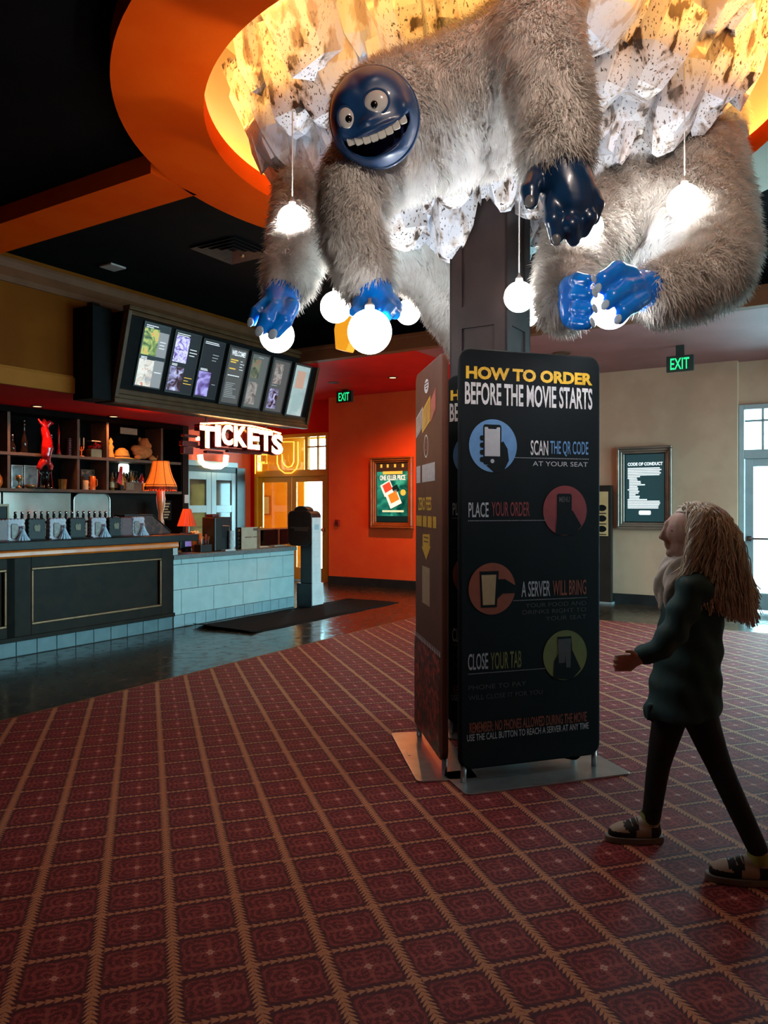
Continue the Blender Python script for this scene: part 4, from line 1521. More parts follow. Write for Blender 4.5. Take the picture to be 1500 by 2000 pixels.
iw, ih = w - 2 * e, h - 2 * e
X = lambda u: e + iw * u
Z = lambda v: e + ih * v
pr('dark_band', X(0), X(1), Z(0.86), Z(1.0), em('poster_dark_brown', (0.05, 0.022, 0.01), 0.6), pp)
pr('dark_band', X(0), X(1), Z(0.0), Z(0.10), em('poster_black_green', (0.004, 0.02, 0.018), 0.6), pp)
for u in (0.15, 0.36, 0.60, 0.85):
    pr('lamp_glow', X(u) - 0.02, X(u) + 0.02, Z(0.93), Z(0.985), em('poster_amber', (0.9, 0.45, 0.06), 1.0), pp, 0.037)
pr('yellow_strip', X(0.2), X(0.84), Z(0.815), Z(0.865), em('poster_amber', (0.9, 0.45, 0.06), 1.0), pp, 0.037)
text_fit('lettering', 'ONE KILLER PRICE', X(0.1), X(0.93), Z(0.71), Z(0.80), -0.037, em('poster_white', (0.85, 0.85, 0.75), 0.9), pp, 0.03)
cw = em('poster_white', (0.85, 0.85, 0.75), 0.9)
cr = em('poster_card_red', (0.75, 0.07, 0.03), 0.9)
k = pr('phone_picture', X(0.17), X(0.52), Z(0.46), Z(0.68), cw, pp, 0.0375, 0.45)
pr('phone_screen', X(0.22), X(0.48), Z(0.52), Z(0.66), cr, k, 0.039, 0.45)
k = pr('phone_picture', X(0.35), X(0.75), Z(0.26), Z(0.52), cw, pp, 0.0385, 0.42)
pr('phone_screen', X(0.41), X(0.70), Z(0.34), Z(0.50), em('poster_card_orange', (0.85, 0.22, 0.02), 0.9), k, 0.040, 0.42)
k = pr('phone_picture', X(0.52), X(0.72), Z(0.50), Z(0.62), em('poster_black_green', (0.004, 0.02, 0.018), 0.6), pp, 0.0385, 0.5)
m = MB()
m.prism(arc_poly(X(0.86), Z(0.50), 0.055, 0.055, 20), -0.038, -0.037, 'y')
m.build('price_bubble', em('poster_amber', (0.9, 0.45, 0.06), 1.0), pp)
pr('yellow_strip', X(0.18), X(0.88), Z(0.165), Z(0.20), em('poster_pale_green', (0.6, 0.7, 0.4), 0.9), pp, 0.037)

M_cfr = pm('bronze_poster_frame', (0.24, 0.16, 0.12), (0.30, 0.20, 0.15), 6, 0.28, coat=0.4, metal=0.35)
pf2, w, h = poster_frame('framed_notice', 'bronze framed CODE OF CONDUCT notice on the beige wall', 1206, 1313, 874, 1033, M_cfr)
e = 0.115
iw, ih = w - 2 * e, h - 2 * e
m = MB()
m.box(e, w - e, -0.034, -0.032, e, h - e)
pp = m.build('poster', em('notice_slate', (0.014, 0.045, 0.052), 0.7), pf2)
cw = em('notice_white', (0.82, 0.86, 0.86), 0.9)
text_fit('heading', 'CODE OF CONDUCT', X(0.06), X(0.96), Z(0.83), Z(0.88), -0.036, cw, pp, 0.05)
rnd = random.Random(8)
m = MB()
rows = [(0.06, 0.93)] * 5 + [(0.06, 0.40), (0.06, 0.30)] + [(0.10, None)] * 6 + [(0.06, 0.33)] + [(0.10, None)] * 5 + [(0.06, 0.58)] + [(0.06, 0.9)] * 5
for q, (u0, u1) in enumerate(rows):
    vz = 0.80 - q * 0.0245
    u1 = u1 if u1 is not None else rnd.uniform(0.25, 0.6)
    u1 *= rnd.uniform(0.94, 1.0)
    m.box(X(u0), X(u1), -0.036, -0.035, Z(vz - 0.017), Z(vz))
m.build('small_lettering', cw, pp)
m = MB()
m.prism(rrect(X(0.35), X(0.66), Z(0.10), Z(0.165), 0.02, 5), -0.036, -0.035, 'y')
m.build('logo', cw, pp)

# poster display leaning near the black banner
bL, _ = ona(1150, 950, 11.7)
bR, _ = ona(1196, 950, 11.7)
zt = ona(1190, 948, 11.7)[1]
sd = rthing('poster_display_stand', 'dark floor-standing display with a tan wanted-style poster beside the black banner', 'display stand', 11.68, bL, 0, -math.pi / 2)
ww = bL - bR
MB().box(0, ww, -0.05, 0.05, 0.02, zt).build('panel', M_dark_wall, sd, bevel=0.006)
MB().box(-0.02, ww + 0.02, -0.08, 0.08, 0.0, 0.03).build('foot', M_alu, sd, bevel=0.004)
z0, z1 = ona(1190, 1047, 11.63)[1], ona(1190, 960, 11.63)[1]
m = MB()
m.box(ww * 0.1, ww * 0.88, -0.056, -0.050, z0, z1)
tp = m.build('poster', pm('tan_poster_paper', (0.55, 0.34, 0.15), (0.60, 0.38, 0.18), 6, 0.6), sd)
m = MB()
for i in range(3):
    zz = z1 - 0.25 - 0.16 * i
    m.prism(arc_poly(ww * 0.62, zz, 0.07, 0.05, 12), -0.058, -0.056, 'y')
    m.box(ww * 0.52, ww * 0.8, -0.058, -0.056, zz - 0.09, zz - 0.075)
m.build('poster_drawing', M_bface, tp)

# notice in the vestibule, fire alarm call point on the orange wall
b, z = ona(519, 987, 13.27)
nf = rthing('notice_frame', 'small white notice in a dark frame seen through the yellow glass door', 'notice', 13.29, b, z, -math.pi / 2)
m = MB()
m.box(-0.13, 0.13, -0.03, 0, -0.22, 0.22)
m.build('frame', M_wfr, nf, bevel=0.004)
MB().box(-0.10, 0.10, -0.034, -0.03, -0.19, 0.19).build('paper', M_print_w, nf)
m = MB()
for i in range(9):
    m.box(-0.08, 0.08 - 0.03 * (i % 3), -0.036, -0.034, 0.14 - 0.035 * i, 0.148 - 0.035 * i)
m.build('lettering', M_print_s, nf)
b, z = ona(659, 1021, 11.78)
al = rthing('alarm_call_point', 'small dark red alarm call point on the orange wall by the yellow doors', 'alarm', 11.80, b, z, -math.pi / 2)
MB().box(-0.045, 0.045, -0.045, 0, -0.06, 0.06).build('housing', pm('alarm_red', (0.25, 0.01, 0.008), (0.3, 0.014, 0.01), 10, 0.3), al, bevel=0.006)
MB().box(-0.03, 0.03, -0.055, -0.045, -0.025, 0.02).build('pull_bar', pm('alarm_dark', (0.10, 0.006, 0.006), (0.12, 0.008, 0.008), 10, 0.4), al, bevel=0.003)

# ------------------------------------------------------------------ recessed downlights and ceiling bits


def on_ceiling(px, py, z):
    Y = (z - EYE) * F / (HOR - py)
    return Vector(((px - 750) / F * Y, Y, z))


def downlight(label, px, py, z, mat, power, color, spot=2.2, rad=0.055):
    p = on_ceiling(px, py, z)
    r = thing('recessed_downlight', label, 'downlight', p)
    m = MB()
    m.lathe([(rad + 0.025, 0.0), (rad + 0.022, -0.008), (rad, -0.010), (rad, 0.0)], 24, cap=False)
    m.build('trim_ring', M_bframe, r, smooth=True)
    m = MB()
    m.lathe([(0.001, -0.006), (rad, -0.006)], 24, cap=False)
    m.build('lens', mat, r)
    if power:
        d = bpy.data.lights.new('downlight_lamp', 'SPOT')
        d.energy = power
        d.color = color
        d.spot_size = spot
        d.spot_blend = 0.8
        d.shadow_soft_size = 0.05
        l = bpy.data.objects.new('downlight_lamp', d)
        C.objects.link(l)
        l.parent = r
        l.location = (0, 0, -0.03)
    return r


M_lens = em('downlight_lens_warm', (1.0, 0.55, 0.28), 3.0)
M_lens_off = pm('downlight_lens_dark', (0.03, 0.008, 0.006), (0.04, 0.01, 0.008), 20, 0.4)
for (px, py, lab) in ((73, 793, 'lit slim downlight in the red soffit, first from the left'), (114, 807, 'lit slim downlight in the red soffit, second from the left'),
                      (222, 813, 'lit slim downlight in the red soffit above the bottles, nearer the room'), (251, 826, 'lit slim downlight in the red soffit above the bottles, nearer the shelves')):
    downlight(lab, px, py, 2.748, M_lens, RED_DOWN * 0.35, (1.0, 0.32, 0.10))
downlight('lit amber downlight in the red entry ceiling above the green poster', 767, 737, 3.548, M_lens, RED_DOWN * 3.2, (1.0, 0.36, 0.10), 2.6)
downlight('unlit dark ceiling disc left of the lit amber downlight', 652, 747, 3.548, M_lens_off, 0, None, rad=0.07)
downlight('unlit dark ceiling disc above the black banner', 1097, 690, 3.548, M_lens_off, 0, None, rad=0.10)
p = on_ceiling(220, 520, 4.098)
o = MB().box(-0.10, 0.10, -0.10, 0.10, -0.02, 0).build('ceiling_speaker', pm('pale_grey_plastic', (0.42, 0.36, 0.32), (0.46, 0.4, 0.36), 20, 0.5), loc=p, rot=(0, 0, AZ), bevel=0.006)
tag(o, 'small pale square plate on the black ceiling near the fascia', 'ceiling plate')
p = on_ceiling(455, 488, 4.098)
vt = thing('ceiling_vent', 'square black ceiling vent with sloped louvres left of the furry arm', 'vent', p, AZ)
m = MB()
for k in range(4):
    s = 0.30 - 0.07 * k
    for f in range(4):
        Mf = Matrix.Rotation(f * math.pi / 2, 4, 'Z')
        q = MB().add([(-s, -s, -0.02), (s, -s, -0.02), (s - 0.05, -s + 0.05, 0), (-s + 0.05, -s + 0.05, 0)], [(0, 1, 2, 3)])
        q.xf(Mf)
        m.add(q.v, q.f)
m.build('louvre', M_darkmetal, vt)
p = on_ceiling(484, 486, 4.09)
MB().ball((0.14, 0.0, -0.02), 0.02, 10, 6).build('red_indicator', pm('copper_knob', (0.4, 0.14, 0.05), (0.5, 0.2, 0.08), 10, 0.3), vt, smooth=True)

# ------------------------------------------------------------------ things on the bar top
M_lilac = pm('pale_lilac_plastic', (0.60, 0.54, 0.62), (0.42, 0.37, 0.44), 18, 0.35, bump=0.3, bscale=60)
M_bluecloth = pm('pale_blue_satin', (0.36, 0.50, 0.66), (0.52, 0.64, 0.76), 25, 0.3)
M_blackgloss = pm('glossy_black', (0.006, 0.006, 0.006), (0.010, 0.010, 0.010), 20, 0.45, spec=0.3)
M_emblem = pm('dull_gold_emblem', (0.16, 0.12, 0.07), (0.22, 0.17, 0.10), 30, 0.5)
M_maroon = pm('maroon_plastic', (0.10, 0.012, 0.016), (0.13, 0.018, 0.02), 15, 0.35)


def scallop(w, h, n=5, amp=0.008):
    pts = []
    for (p0, p1, k) in (((-w / 2, 0), (w / 2, 0), 2), ((w / 2, 0), (w / 2, h * 0.9), n), ((w / 2, h * 0.9), (-w / 2, h * 0.9), n), ((-w / 2, h * 0.9), (-w / 2, 0), n)):
        for i in range(k * 4):
            t = i / (k * 4)
            x, z = p0[0] + (p1[0] - p0[0]) * t, p0[1] + (p1[1] - p0[1]) * t
            nx, nz = (p1[1] - p0[1]), -(p1[0] - p0[0])
            L = math.hypot(nx, nz)
            a = amp * abs(math.sin(math.pi * t * k)) if k > 2 else 0
            f = 1.0
            pts.append((x + nx / L * a, z + nz / L * a))
    return pts


def display_piece(kind, label, px, pz=None):
    a, _ = onb(px, 1040, 7.30)
    r = rthing('bar_display_piece', label, 'bar display', a, 7.30, BT, 0, 'ornate display pieces along the bar top')
    m = MB()
    w, h = 0.185, 0.24
    m.prism(scallop(w, h, 5, 0.010), -0.03, 0.03, 'y')
    m.build('back_plate', {'w': M_lilac, 'k': M_blackgloss, 'r': M_maroon}[kind], r, bevel=0.008)
    MB().box(-w * 0.5, w * 0.5, -0.05, 0.05, 0, 0.012).build('foot', {'w': M_lilac, 'k': M_blackgloss, 'r': M_maroon}[kind], r, bevel=0.004)
    if kind == 'w':
        m = MB()
        m.prism(rrect(-0.055, 0.02, 0.02, 0.175, 0.02, 4), -0.040, -0.03, 'y')
        m.build('oval_inset', pm('taupe_inset', (0.20, 0.16, 0.14), (0.30, 0.25, 0.23), 25, 0.4), r, bevel=0.006)
        m = MB()
        n = 26
        vs, fs = [], []
        prof = [(0.012, 0.12), (0.022, 0.09), (0.042, 0.045), (0.066, 0.002)]
        for (rr, z) in prof:
            for i in range(n):
                t = 2 * math.pi * i / n
                q = rr * (1 + 0.16 * (1 if i % 2 else -1) * (rr / 0.066))
                vs.append((0.055 + q * math.cos(t), -0.065 + q * 0.7 * math.sin(t), z))
        for j in range(3):
            for i in range(n):
                i2 = (i + 1) % n
                fs.append((j * n + i, (j + 1) * n + i, (j + 1) * n + i2, j * n + i2))
        m.add(vs, fs)
        m.build('fluted_cone', M_bluecloth, r)
        m = MB()
        m.ball((0.055, -0.06, 0.135), 0.018, 12, 8)
        m.build('bead_top', M_lilac, r, smooth=True)
    elif kind == 'k':
        m = MB()
        m.prism([(-0.03, 0.09), (0.03, 0.085), (0.035, 0.15), (0.015, 0.165), (0.0, 0.15), (-0.02, 0.165), (-0.04, 0.14)], -0.036, -0.03, 'y')
        m.build('emblem', M_emblem, r, bevel=0.003)
        m = MB()
        for i in range(9):
            t = math.pi * (i + 0.5) / 9
            m.ball((0.085 * math.cos(t), -0.02, 0.15 + 0.075 * math.sin(t)), 0.008, 8, 5)
        m.build('bead_rim', M_lilac, r, smooth=True)
    return r


ORD = ('first', 'second', 'third', 'fourth')
for i, px in enumerate((28, 110, 190, 266)):
    display_piece('w', '%s from left of the pale lilac display pieces with blue cones' % ORD[i], px)
for i, px in enumerate((69, 149, 224)):
    display_piece('k', '%s from left of the black display pieces with gold emblems' % ORD[i], px)
for px, lab in ((-4, 'maroon display piece at the far left end of the bar top'), (245, 'maroon display piece between the last black and last lilac ones')):
    display_piece('r', lab, px)

# beer taps: one built, the rest copied
a_first, a_last = onb(30, 1000, 7.56)[0], onb(206, 1000, 7.56)[0]
tap = rthing('beer_tap', 'slim beer tap with chrome ball finial in the row behind the display pieces', 'beer tap', a_first, 7.56, BT, 0, 'beer taps in a row along the bar')
MB().lathe([(0.030, 0), (0.030, 0.012), (0.018, 0.02), (0.018, 0.16), (0.022, 0.17), (0.022, 0.19)], 14).build('column', M_blackgloss, tap, smooth=False)
m = MB()
m.tube([(0, 0, 0.17), (0, 0.05, 0.175), (0, 0.08, 0.16), (0, 0.085, 0.12)], 0.011, 8)
m.build('spout', M_chrome, tap, smooth=True)
m = MB()
m.lathe([(0.007, 0.19), (0.014, 0.22), (0.017, 0.245), (0.010, 0.265)], 12)
m.build('handle', M_blackgloss, tap, smooth=True)
MB().ball((0, 0, 0.278), 0.017, 14, 9).lathe([(0.010, 0.21), (0.013, 0.215), (0.010, 0.22)], 10).build('finial', M_chrome, tap, smooth=True)
NT = 16
for i in range(1, NT):
    c = copy_tree(tap)
    c.location = rm(a_first + (a_last - a_first) * i / (NT - 1), 7.56, BT)
# drip tray rail behind the taps
a, _ = onb(9, 1000, 7.45)
cs = rthing('chalk_sign', 'dark chalk sign in a pale wood frame at the left end of the bar', 'sign', a - 0.05, 7.47, BT + 0.004, 0)
m = MB()
m.box(-0.16, 0.085, -0.012, 0.0, 0, 0.36)
m.build('board', pm('chalk_green_black', (0.010, 0.020, 0.020), (0.014, 0.026, 0.026), 9, 0.7), cs)
m = MB()
m.box(-0.18, 0.10, -0.02, 0.006, 0.345, 0.37).box(0.08, 0.10, -0.02, 0.006, 0, 0.345).box(-0.18, -0.16, -0.02, 0.006, 0, 0.345)
m.build('frame', pm('pale_wood', (0.42, 0.30, 0.18), (0.5, 0.36, 0.22), 12, 0.5), cs, bevel=0.003)

# slanted dark red case at the end of the bar
a0, a1 = onb(250, 1040, 7.25)[0], onb(346, 1040, 7.25)[0]
w = a1 - a0
dc = rthing('slanted_display_case', 'slanted dark red display case at the right end of the bar top', 'display case', a0, 7.37, BT, 0)
m = MB()
m.prism([(0.05, 0.0), (w, 0.0), (w, 0.03), (w * 0.62, 0.235), (0.05, 0.235)], 0.0, 0.16, 'y')
m.build('case', pattern('dark_red_lacquer', [(0.035, 0.008, 0.006), (0.07, 0.014, 0.01), (0.22, 0.06, 0.04)], 14, 0.3, 4, 0.6), dc, bevel=0.006)
m = MB()
m.box(0.04, w * 0.63, -0.012, 0.17, 0.235, 0.25)
m.tube([(w * 0.62, -0.004, 0.24), (w + 0.004, -0.004, 0.03)], 0.009, 8)
m.build('black_trim', M_blackgloss, dc)

# fringed table lamp
lampa, _ = onb(314, 1000, 7.64)
lp = rthing('table_lamp', 'table lamp with a glowing orange fringed shade on the bar', 'lamp', lampa, 7.64, BT, 0)
m = MB()
m.lathe([(0.09, 0), (0.09, 0.015), (0.03, 0.03), (0.028, 0.06), (0.045, 0.12), (0.03, 0.2), (0.028, 0.26), (0.05, 0.36), (0.058, 0.45), (0.045, 0.54), (0.05, 0.575)], 24)
M_stem = pm('amber_glazed_stem', (0.75, 0.19, 0.05), (0.82, 0.24, 0.07), 9, 0.25, coat=0.5)
m.build('stem', M_stem, lp, smooth=True)
M_shade, nt_, p_ = new_mat('orange_lamp_shade')
g = G(nt_)
tc_ = nt_.nodes.new('ShaderNodeTexCoord')
nz_ = g.noise(tc_.outputs['Object'], 30, 3)
p_.inputs['Base Color'].default_value = (0.85, 0.22, 0.03, 1)
p_.inputs['Roughness'].default_value = 0.8
cc = g.mix(nz_, (1.0, 0.10, 0.008), (1.0, 0.20, 0.015))
nt_.links.new(cc, p_.inputs['Emission Color'])
p_.inputs['Emission Strength'].default_value = 0.95
vs, fs = [], []
nseg = 48
prof = [(0.10, 0.93), (0.108, 0.88), (0.125, 0.80), (0.150, 0.72), (0.185, 0.645), (0.20, 0.60)]
for (r, z) in prof:
    for i in range(nseg):
        t = 2 * math.pi * i / nseg
        s = 1.0 + 0.018 * math.cos(8 * t)
        vs.append((r * s * math.cos(t), r * s * math.sin(t), z))
for j in range(len(prof) - 1):
    for i in range(nseg):
        i2 = (i + 1) % nseg
        fs.append((j * nseg + i, (j + 1) * nseg + i, (j + 1) * nseg + i2, j * nseg + i2))
m = MB()
m.add(vs, fs)
o = m.build('lamp_shade', M_shade, lp, smooth=True)
sd_ = o.modifiers.new('thick', 'SOLIDIFY')
sd_.thickness = 0.004
m = MB()
for i in range(8):
    t = 2 * math.pi * (i + 0.5) / 8
    m.tube([(r * 1.0 * math.cos(t), r * 1.0 * math.sin(t), z) for (r, z) in prof], 0.0035, 5)
for (r, z) in ((0.101, 0.93), (0.192, 0.622)):
    m.tube([(r * 1.02 * math.cos(2 * math.pi * i / 32), r * 1.02 * math.sin(2 * math.pi * i / 32), z) for i in range(32)], 0.005, 5, closed=True)
m.build('shade_piping', pm('dark_orange_braid', (0.30, 0.05, 0.01), (0.35, 0.07, 0.015), 20, 0.7), o)
m = MB()
for i in range(100):
    t = 2 * math.pi * i / 100
    r = 0.2
    m.box(r * math.cos(t) - 0.004, r * math.cos(t) + 0.004, r * math.sin(t) - 0.004, r * math.sin(t) + 0.004, 0.545 + 0.008 * (i % 3), 0.602)
m.build('fringe', pm('brown_red_fringe', (0.16, 0.03, 0.012), (0.22, 0.045, 0.02), 30, 0.8), o)
d = bpy.data.lights.new('lamp_bulb', 'POINT')
d.energy = 38
d.color = (1.0, 0.30, 0.06)
d.shadow_soft_size = 0.05
l = bpy.data.objects.new('lamp_bulb', d)
C.objects.link(l)
l.parent = lp
l.location = (0, 0, 0.74)

# ------------------------------------------------------------------ things on the shelves
M_amber = pm('amber_glass', (0.30, 0.10, 0.02), (0.40, 0.15, 0.03), 10, 0.12, coat=0.6)
M_dkglass = pm('dark_bottle_glass', (0.014, 0.010, 0.008), (0.03, 0.018, 0.012), 10, 0.1, coat=0.6)
M_redgloss = pm('glossy_red', (0.62, 0.012, 0.012), (0.42, 0.008, 0.010), 22, 0.12, coat=0.7, bump=0.3, bscale=30)
M_orangegl = pm('orange_ceramic', (0.75, 0.13, 0.02), (0.85, 0.18, 0.03), 12, 0.25, coat=0.4)
M_cream_c = pm('cream_ceramic', (0.72, 0.52, 0.28), (0.80, 0.6, 0.34), 12, 0.35)
M_silver = pm('silver_frame', (0.55, 0.52, 0.48), (0.65, 0.62, 0.58), 20, 0.25, metal=0.6)
M_photo = pattern('pale_photo_print', [(0.10, 0.12, 0.12), (0.32, 0.38, 0.38), (0.50, 0.55, 0.54)], 9, 0.4, 3, 0.5)
M_dphoto = pattern('dark_photo_print', [(0.02, 0.01, 0.01), (0.06, 0.02, 0.01), (0.5, 0.2, 0.06)], 14, 0.4, 3, 0.8)
M_plush = pm('tawny_plush', (0.62, 0.20, 0.05), (0.72, 0.27, 0.08), 30, 0.9, bump=0.5, bscale=120)
M_straw = pm('ochre_straw', (0.62, 0.34, 0.06), (0.72, 0.42, 0.09), 30, 0.7)
M_clear = glass_mat('clear_acrylic', (0.85, 0.85, 0.85), 0.05)
M_carton = pm('brown_carton', (0.12, 0.05, 0.025), (0.16, 0.07, 0.035), 14, 0.6)


def spot(px0, px1, py_top, b, z):
    a0, a1 = onb(px0, 900, b)[0], onb(px1, 900, b)[0]
    zt = onb((px0 + px1) / 2, py_top, b)[1]
    return (a0 + a1) / 2, a1 - a0, max(0.03, zt - z)


def shelf_thing(name, label, cat, px0, px1, py, b, z, group=None):
    a, w, h = spot(px0, px1, py, b, z)
    return rthing(name, label, cat, a, b, z, 0, group), w, h


def photo_frame(label, px0, px1, py, b, z, pic, fr):
    r, w, h = shelf_thing('framed_picture', label, 'picture frame', px0, px1, py, b, z, None)
    m = MB()
    e = 0.018
    m.box(-w / 2, w / 2, -0.012, 0.012, 0, e).box(-w / 2, w / 2, -0.012, 0.012, h - e, h).box(-w / 2, -w / 2 + e, -0.012, 0.012, e, h - e).box(w / 2 - e, w / 2, -0.012, 0.012, e, h - e)
    m.build('frame', fr, r, bevel=0.003)
    MB().box(-w / 2 + e, w / 2 - e, -0.004, 0.006, e, h - e).build('picture', pic, r)
    MB().box(-0.01, 0.01, 0.012, 0.07, 0, 0.01).tube([(0, 0.012, h * 0.7), (0, 0.07, 0.006)], 0.005, 6).build('strut', M_darkmetal, r)
    return r


def bottle(label, px, b, z, h, mat, group, red=False):
    a = onb(px, 930, b)[0]
    r = rthing('bottle', label, 'bottle', a, b, z, 0, group)
    m = MB()
    R0 = 0.036
    m.lathe([(R0, 0), (R0, h * 0.55), (R0 * 0.8, h * 0.66), (R0 * 0.36, h * 0.76), (R0 * 0.34, h * 0.95)], 14)
    m.build('glass_body', mat, r, smooth=True)
    MB().lathe([(R0 * 0.4, h * 0.94), (R0 * 0.4, h)], 10).build('cap', M_redgloss if red else M_blackgloss, r)
    m = MB()
    m.lathe([(R0 * 1.02, h * 0.15), (R0 * 1.02, h * 0.45)], 14, cap=False)
    m.build('paper_label', M_cream_c if not red else M_orangegl, r, smooth=True)
    return r


rnd = random.Random(4)
names = []
for i, px in enumerate((219, 225, 231, 242, 247, 252, 257, 262, 267)):
    bottle('small bottle with a pale label in the tight group left of the orange lamp', px, 9.18 + 0.05 * (i % 3), ZB, 0.26 + 0.05 * rnd.random(), (M_amber, M_dkglass, M_dkglass)[i % 3], 'bottles in the pigeonhole behind the lamp')
r, w, h = shelf_thing('red_bottle', 'tall glossy red bottle at the right end of the bottle group', 'bottle', 272, 281, 925, 9.12, ZB)
MB().lathe([(0.04, 0), (0.04, h * 0.7), (0.02, h * 0.85), (0.018, h)], 16).build('glass_body', M_redgloss, r, smooth=True)
MB().lathe([(0.02, h * 0.94), (0.02, h * 1.02)], 10).build('cap', M_blackgloss, r)
r, w, h = shelf_thing('carton', 'flat brown carton lying before the bottles behind the lamp', 'carton', 243, 275, 942, 9.06, ZB)
MB().box(-w / 2, w / 2, -0.03, 0.05, 0, h).build('box', M_carton, r, bevel=0.004)
MB().box(-w / 2 + 0.02, 0.0, -0.031, -0.03, 0.01, h - 0.01).build('printed_panel', M_emblem, r)
r, w, h = shelf_thing('pennant_card', 'red and yellow folded card leaning before the bottles', 'card', 229, 246, 911, 9.05, ZB)
m = MB()
m.add([(-w * 0.5, 0, h * 0.35), (0, -0.01, h * 0.2), (0.02, 0, h), (-w * 0.15, 0.01, h)], [(0, 1, 2, 3)])
o = m.build('red_half', M_redgloss, r)
o.modifiers.new('thick', 'SOLIDIFY').thickness = 0.004
m = MB()
m.add([(0, -0.01, h * 0.2), (w * 0.5, 0.01, h * 0.02), (w * 0.2, 0.02, h * 0.7), (0.02, 0, h)], [(0, 1, 2, 3)])
o = m.build('yellow_half', M_straw, r)
o.modifiers.new('thick', 'SOLIDIFY').thickness = 0.004
MB().box(-0.03, 0.03, -0.015, 0.02, 0, h * 0.22).build('stand', M_blackgloss, r)
r, w, h = shelf_thing('votive_cup', 'small glowing amber cup at the right end of the lower shelf', 'cup', 281, 289, 944, 9.06, ZB)
MB().lathe([(0.035, 0), (0.04, h), (0.034, h), (0.03, 0.01)], 16, cap=False).build('cup_body', em('amber_glow', (1.0, 0.35, 0.04), 0.7), r, smooth=True)
MB().lathe([(0.03, 0.005), (0.03, h * 0.4)], 12).build('wax', M_cream_c, r)
a, _ = onb(243, 905, 9.3)
o = MB().prism(rrect(-0.09, 0.09, 0, 0.15, 0.03, 4), 0, 0.03, 'y').build('square_lamp', em('shelf_lamp_glow', (0.85, 1.0, 0.85), 2.2), loc=rm(a, 9.30, ZM - 0.20), rot=(0, 0, AZ), bevel=0.01)
tag(o, 'small square glowing white light above the bottles', 'light')
a, _ = onb(233, 842, 9.25)
ct_ = rthing('price_card', 'pale blank card strip hanging in the pigeonhole above the plush toy', 'card', a, 9.05, 2.535, 0)
MB().box(-0.14, 0.16, 0, 0.01, 0, 0.09).build('card_sheet', pm('sage_card', (0.36, 0.42, 0.33), (0.42, 0.48, 0.38), 10, 0.5), ct_)
MB().tube([(-0.12, 0.005, 0.09), (-0.12, 0.005, 0.135)], 0.003, 6).tube([(0.14, 0.005, 0.09), (0.14, 0.005, 0.135)], 0.003, 6).build('thread', M_darkmetal, ct_)

# soft toys in the upper pigeonhole
r, w, h = shelf_thing('plush_toy', 'tawny plush animal lying in the upper pigeonhole above the lamp', 'plush toy', 258, 297, 858, 9.16, ZM)
m = MB()
m.ball((0.0, 0, h * 0.42), 0.13, 20, 12, (1.35, 0.75, 0.85))
m.ball((0.02, -0.01, h * 0.80), 0.085, 18, 10)
m.ball((0.10, -0.01, h * 0.70), 0.055, 14, 8)
m.ball((-0.13, -0.02, h * 0.52), 0.075, 14, 8, (1.2, 0.8, 0.8))
m.build('plush_body', M_plush, r, smooth=True)
for x in (-0.045, 0.085):
    MB().ball((x, 0, h * 0.97), 0.03, 12, 7, (1, 0.6, 1.2)).build('ear', M_plush, r, smooth=True)
for x in (-0.15, 0.12):
    MB().ball((x, -0.08, 0.04), 0.04, 12, 7, (1.5, 1, 0.9)).build('paw', M_plush, r, smooth=True)
r, w, h = shelf_thing('straw_hat', 'ochre domed hat lying in the upper pigeonhole', 'hat', 222, 254, 870, 9.14, ZM)
m = MB()
m.lathe([(0.19, 0.004), (0.19, 0.01), (0.11, 0.03), (0.105, 0.07), (0.085, 0.13), (0.04, 0.165), (0.005, 0.17)], 28)
m.build('crown', M_straw, r, smooth=True)
m = MB()
m.lathe([(0.113, 0.03), (0.112, 0.05), (0.109, 0.05), (0.11, 0.03)], 28, cap=False)
m.build('hat_band', M_carton, r, smooth=True)
r, w, h = shelf_thing('figurine', 'slim ochre figurine at the left end of the upper pigeonhole', 'figurine', 212, 221, 855, 9.12, ZM)
MB().lathe([(0.05, 0), (0.05, 0.03), (0.03, h * 0.4), (0.045, h * 0.55), (0.02, h * 0.7), (0.032, h * 0.82), (0.004, h)], 18).build('statuette', M_straw, r, smooth=True)
MB().lathe([(0.055, 0), (0.055, 0.02)], 18).build('plinth', M_carton, r)
r, w, h = shelf_thing('toy_crab', 'small rust coloured toy beside the plush animal', 'toy', 296, 306, 884, 9.10, ZM)
m = MB()
m.ball((0, 0, 0.03), 0.035, 14, 8, (1.3, 1, 0.8))
m.build('shell', M_plush, r, smooth=True)
for s in (-1, 1):
    MB().tube([(s * 0.03, 0, 0.03), (s * 0.06, -0.01, 0.06), (s * 0.05, -0.02, 0.085)], [0.012, 0.012, 0.016], 8).build('claw', M_plush, r, smooth=True)

# middle pigeonholes
r, w, h = shelf_thing('candy_jar', 'square glass jar of red and yellow sweets', 'jar', 173, 194, 861, 9.12, ZM)
m = MB()
m.prism(rrect(-w / 2, w / 2, 0.0, h * 0.5, 0.02, 4), -0.06, 0.06, 'y')
m.build('yellow_sweets', M_cream_c, r, bevel=0.01)
m = MB()
for i in range(16):
    m.ball((rnd.uniform(-w / 2 + 0.02, w / 2 - 0.02), rnd.uniform(-0.05, 0.05), h * rnd.uniform(0.55, 0.8)), 0.026, 10, 6)
m.build('red_sweets', M_redgloss, r, smooth=True)['kind'] = 'stuff'
MB().box(-w / 2 - 0.004, w / 2 + 0.004, -0.066, 0.066, 0, h * 0.93).build('jar_glass', M_clear, r, bevel=0.012)
MB().box(-w / 2 * 0.9, w / 2 * 0.9, -0.055, 0.055, h * 0.93, h).build('lid', M_silver, r, bevel=0.006)
r, w, h = shelf_thing('candle_holder', 'amber branched candle holder beside the sweet jar', 'candle holder', 155, 163, 856, 9.12, ZM)
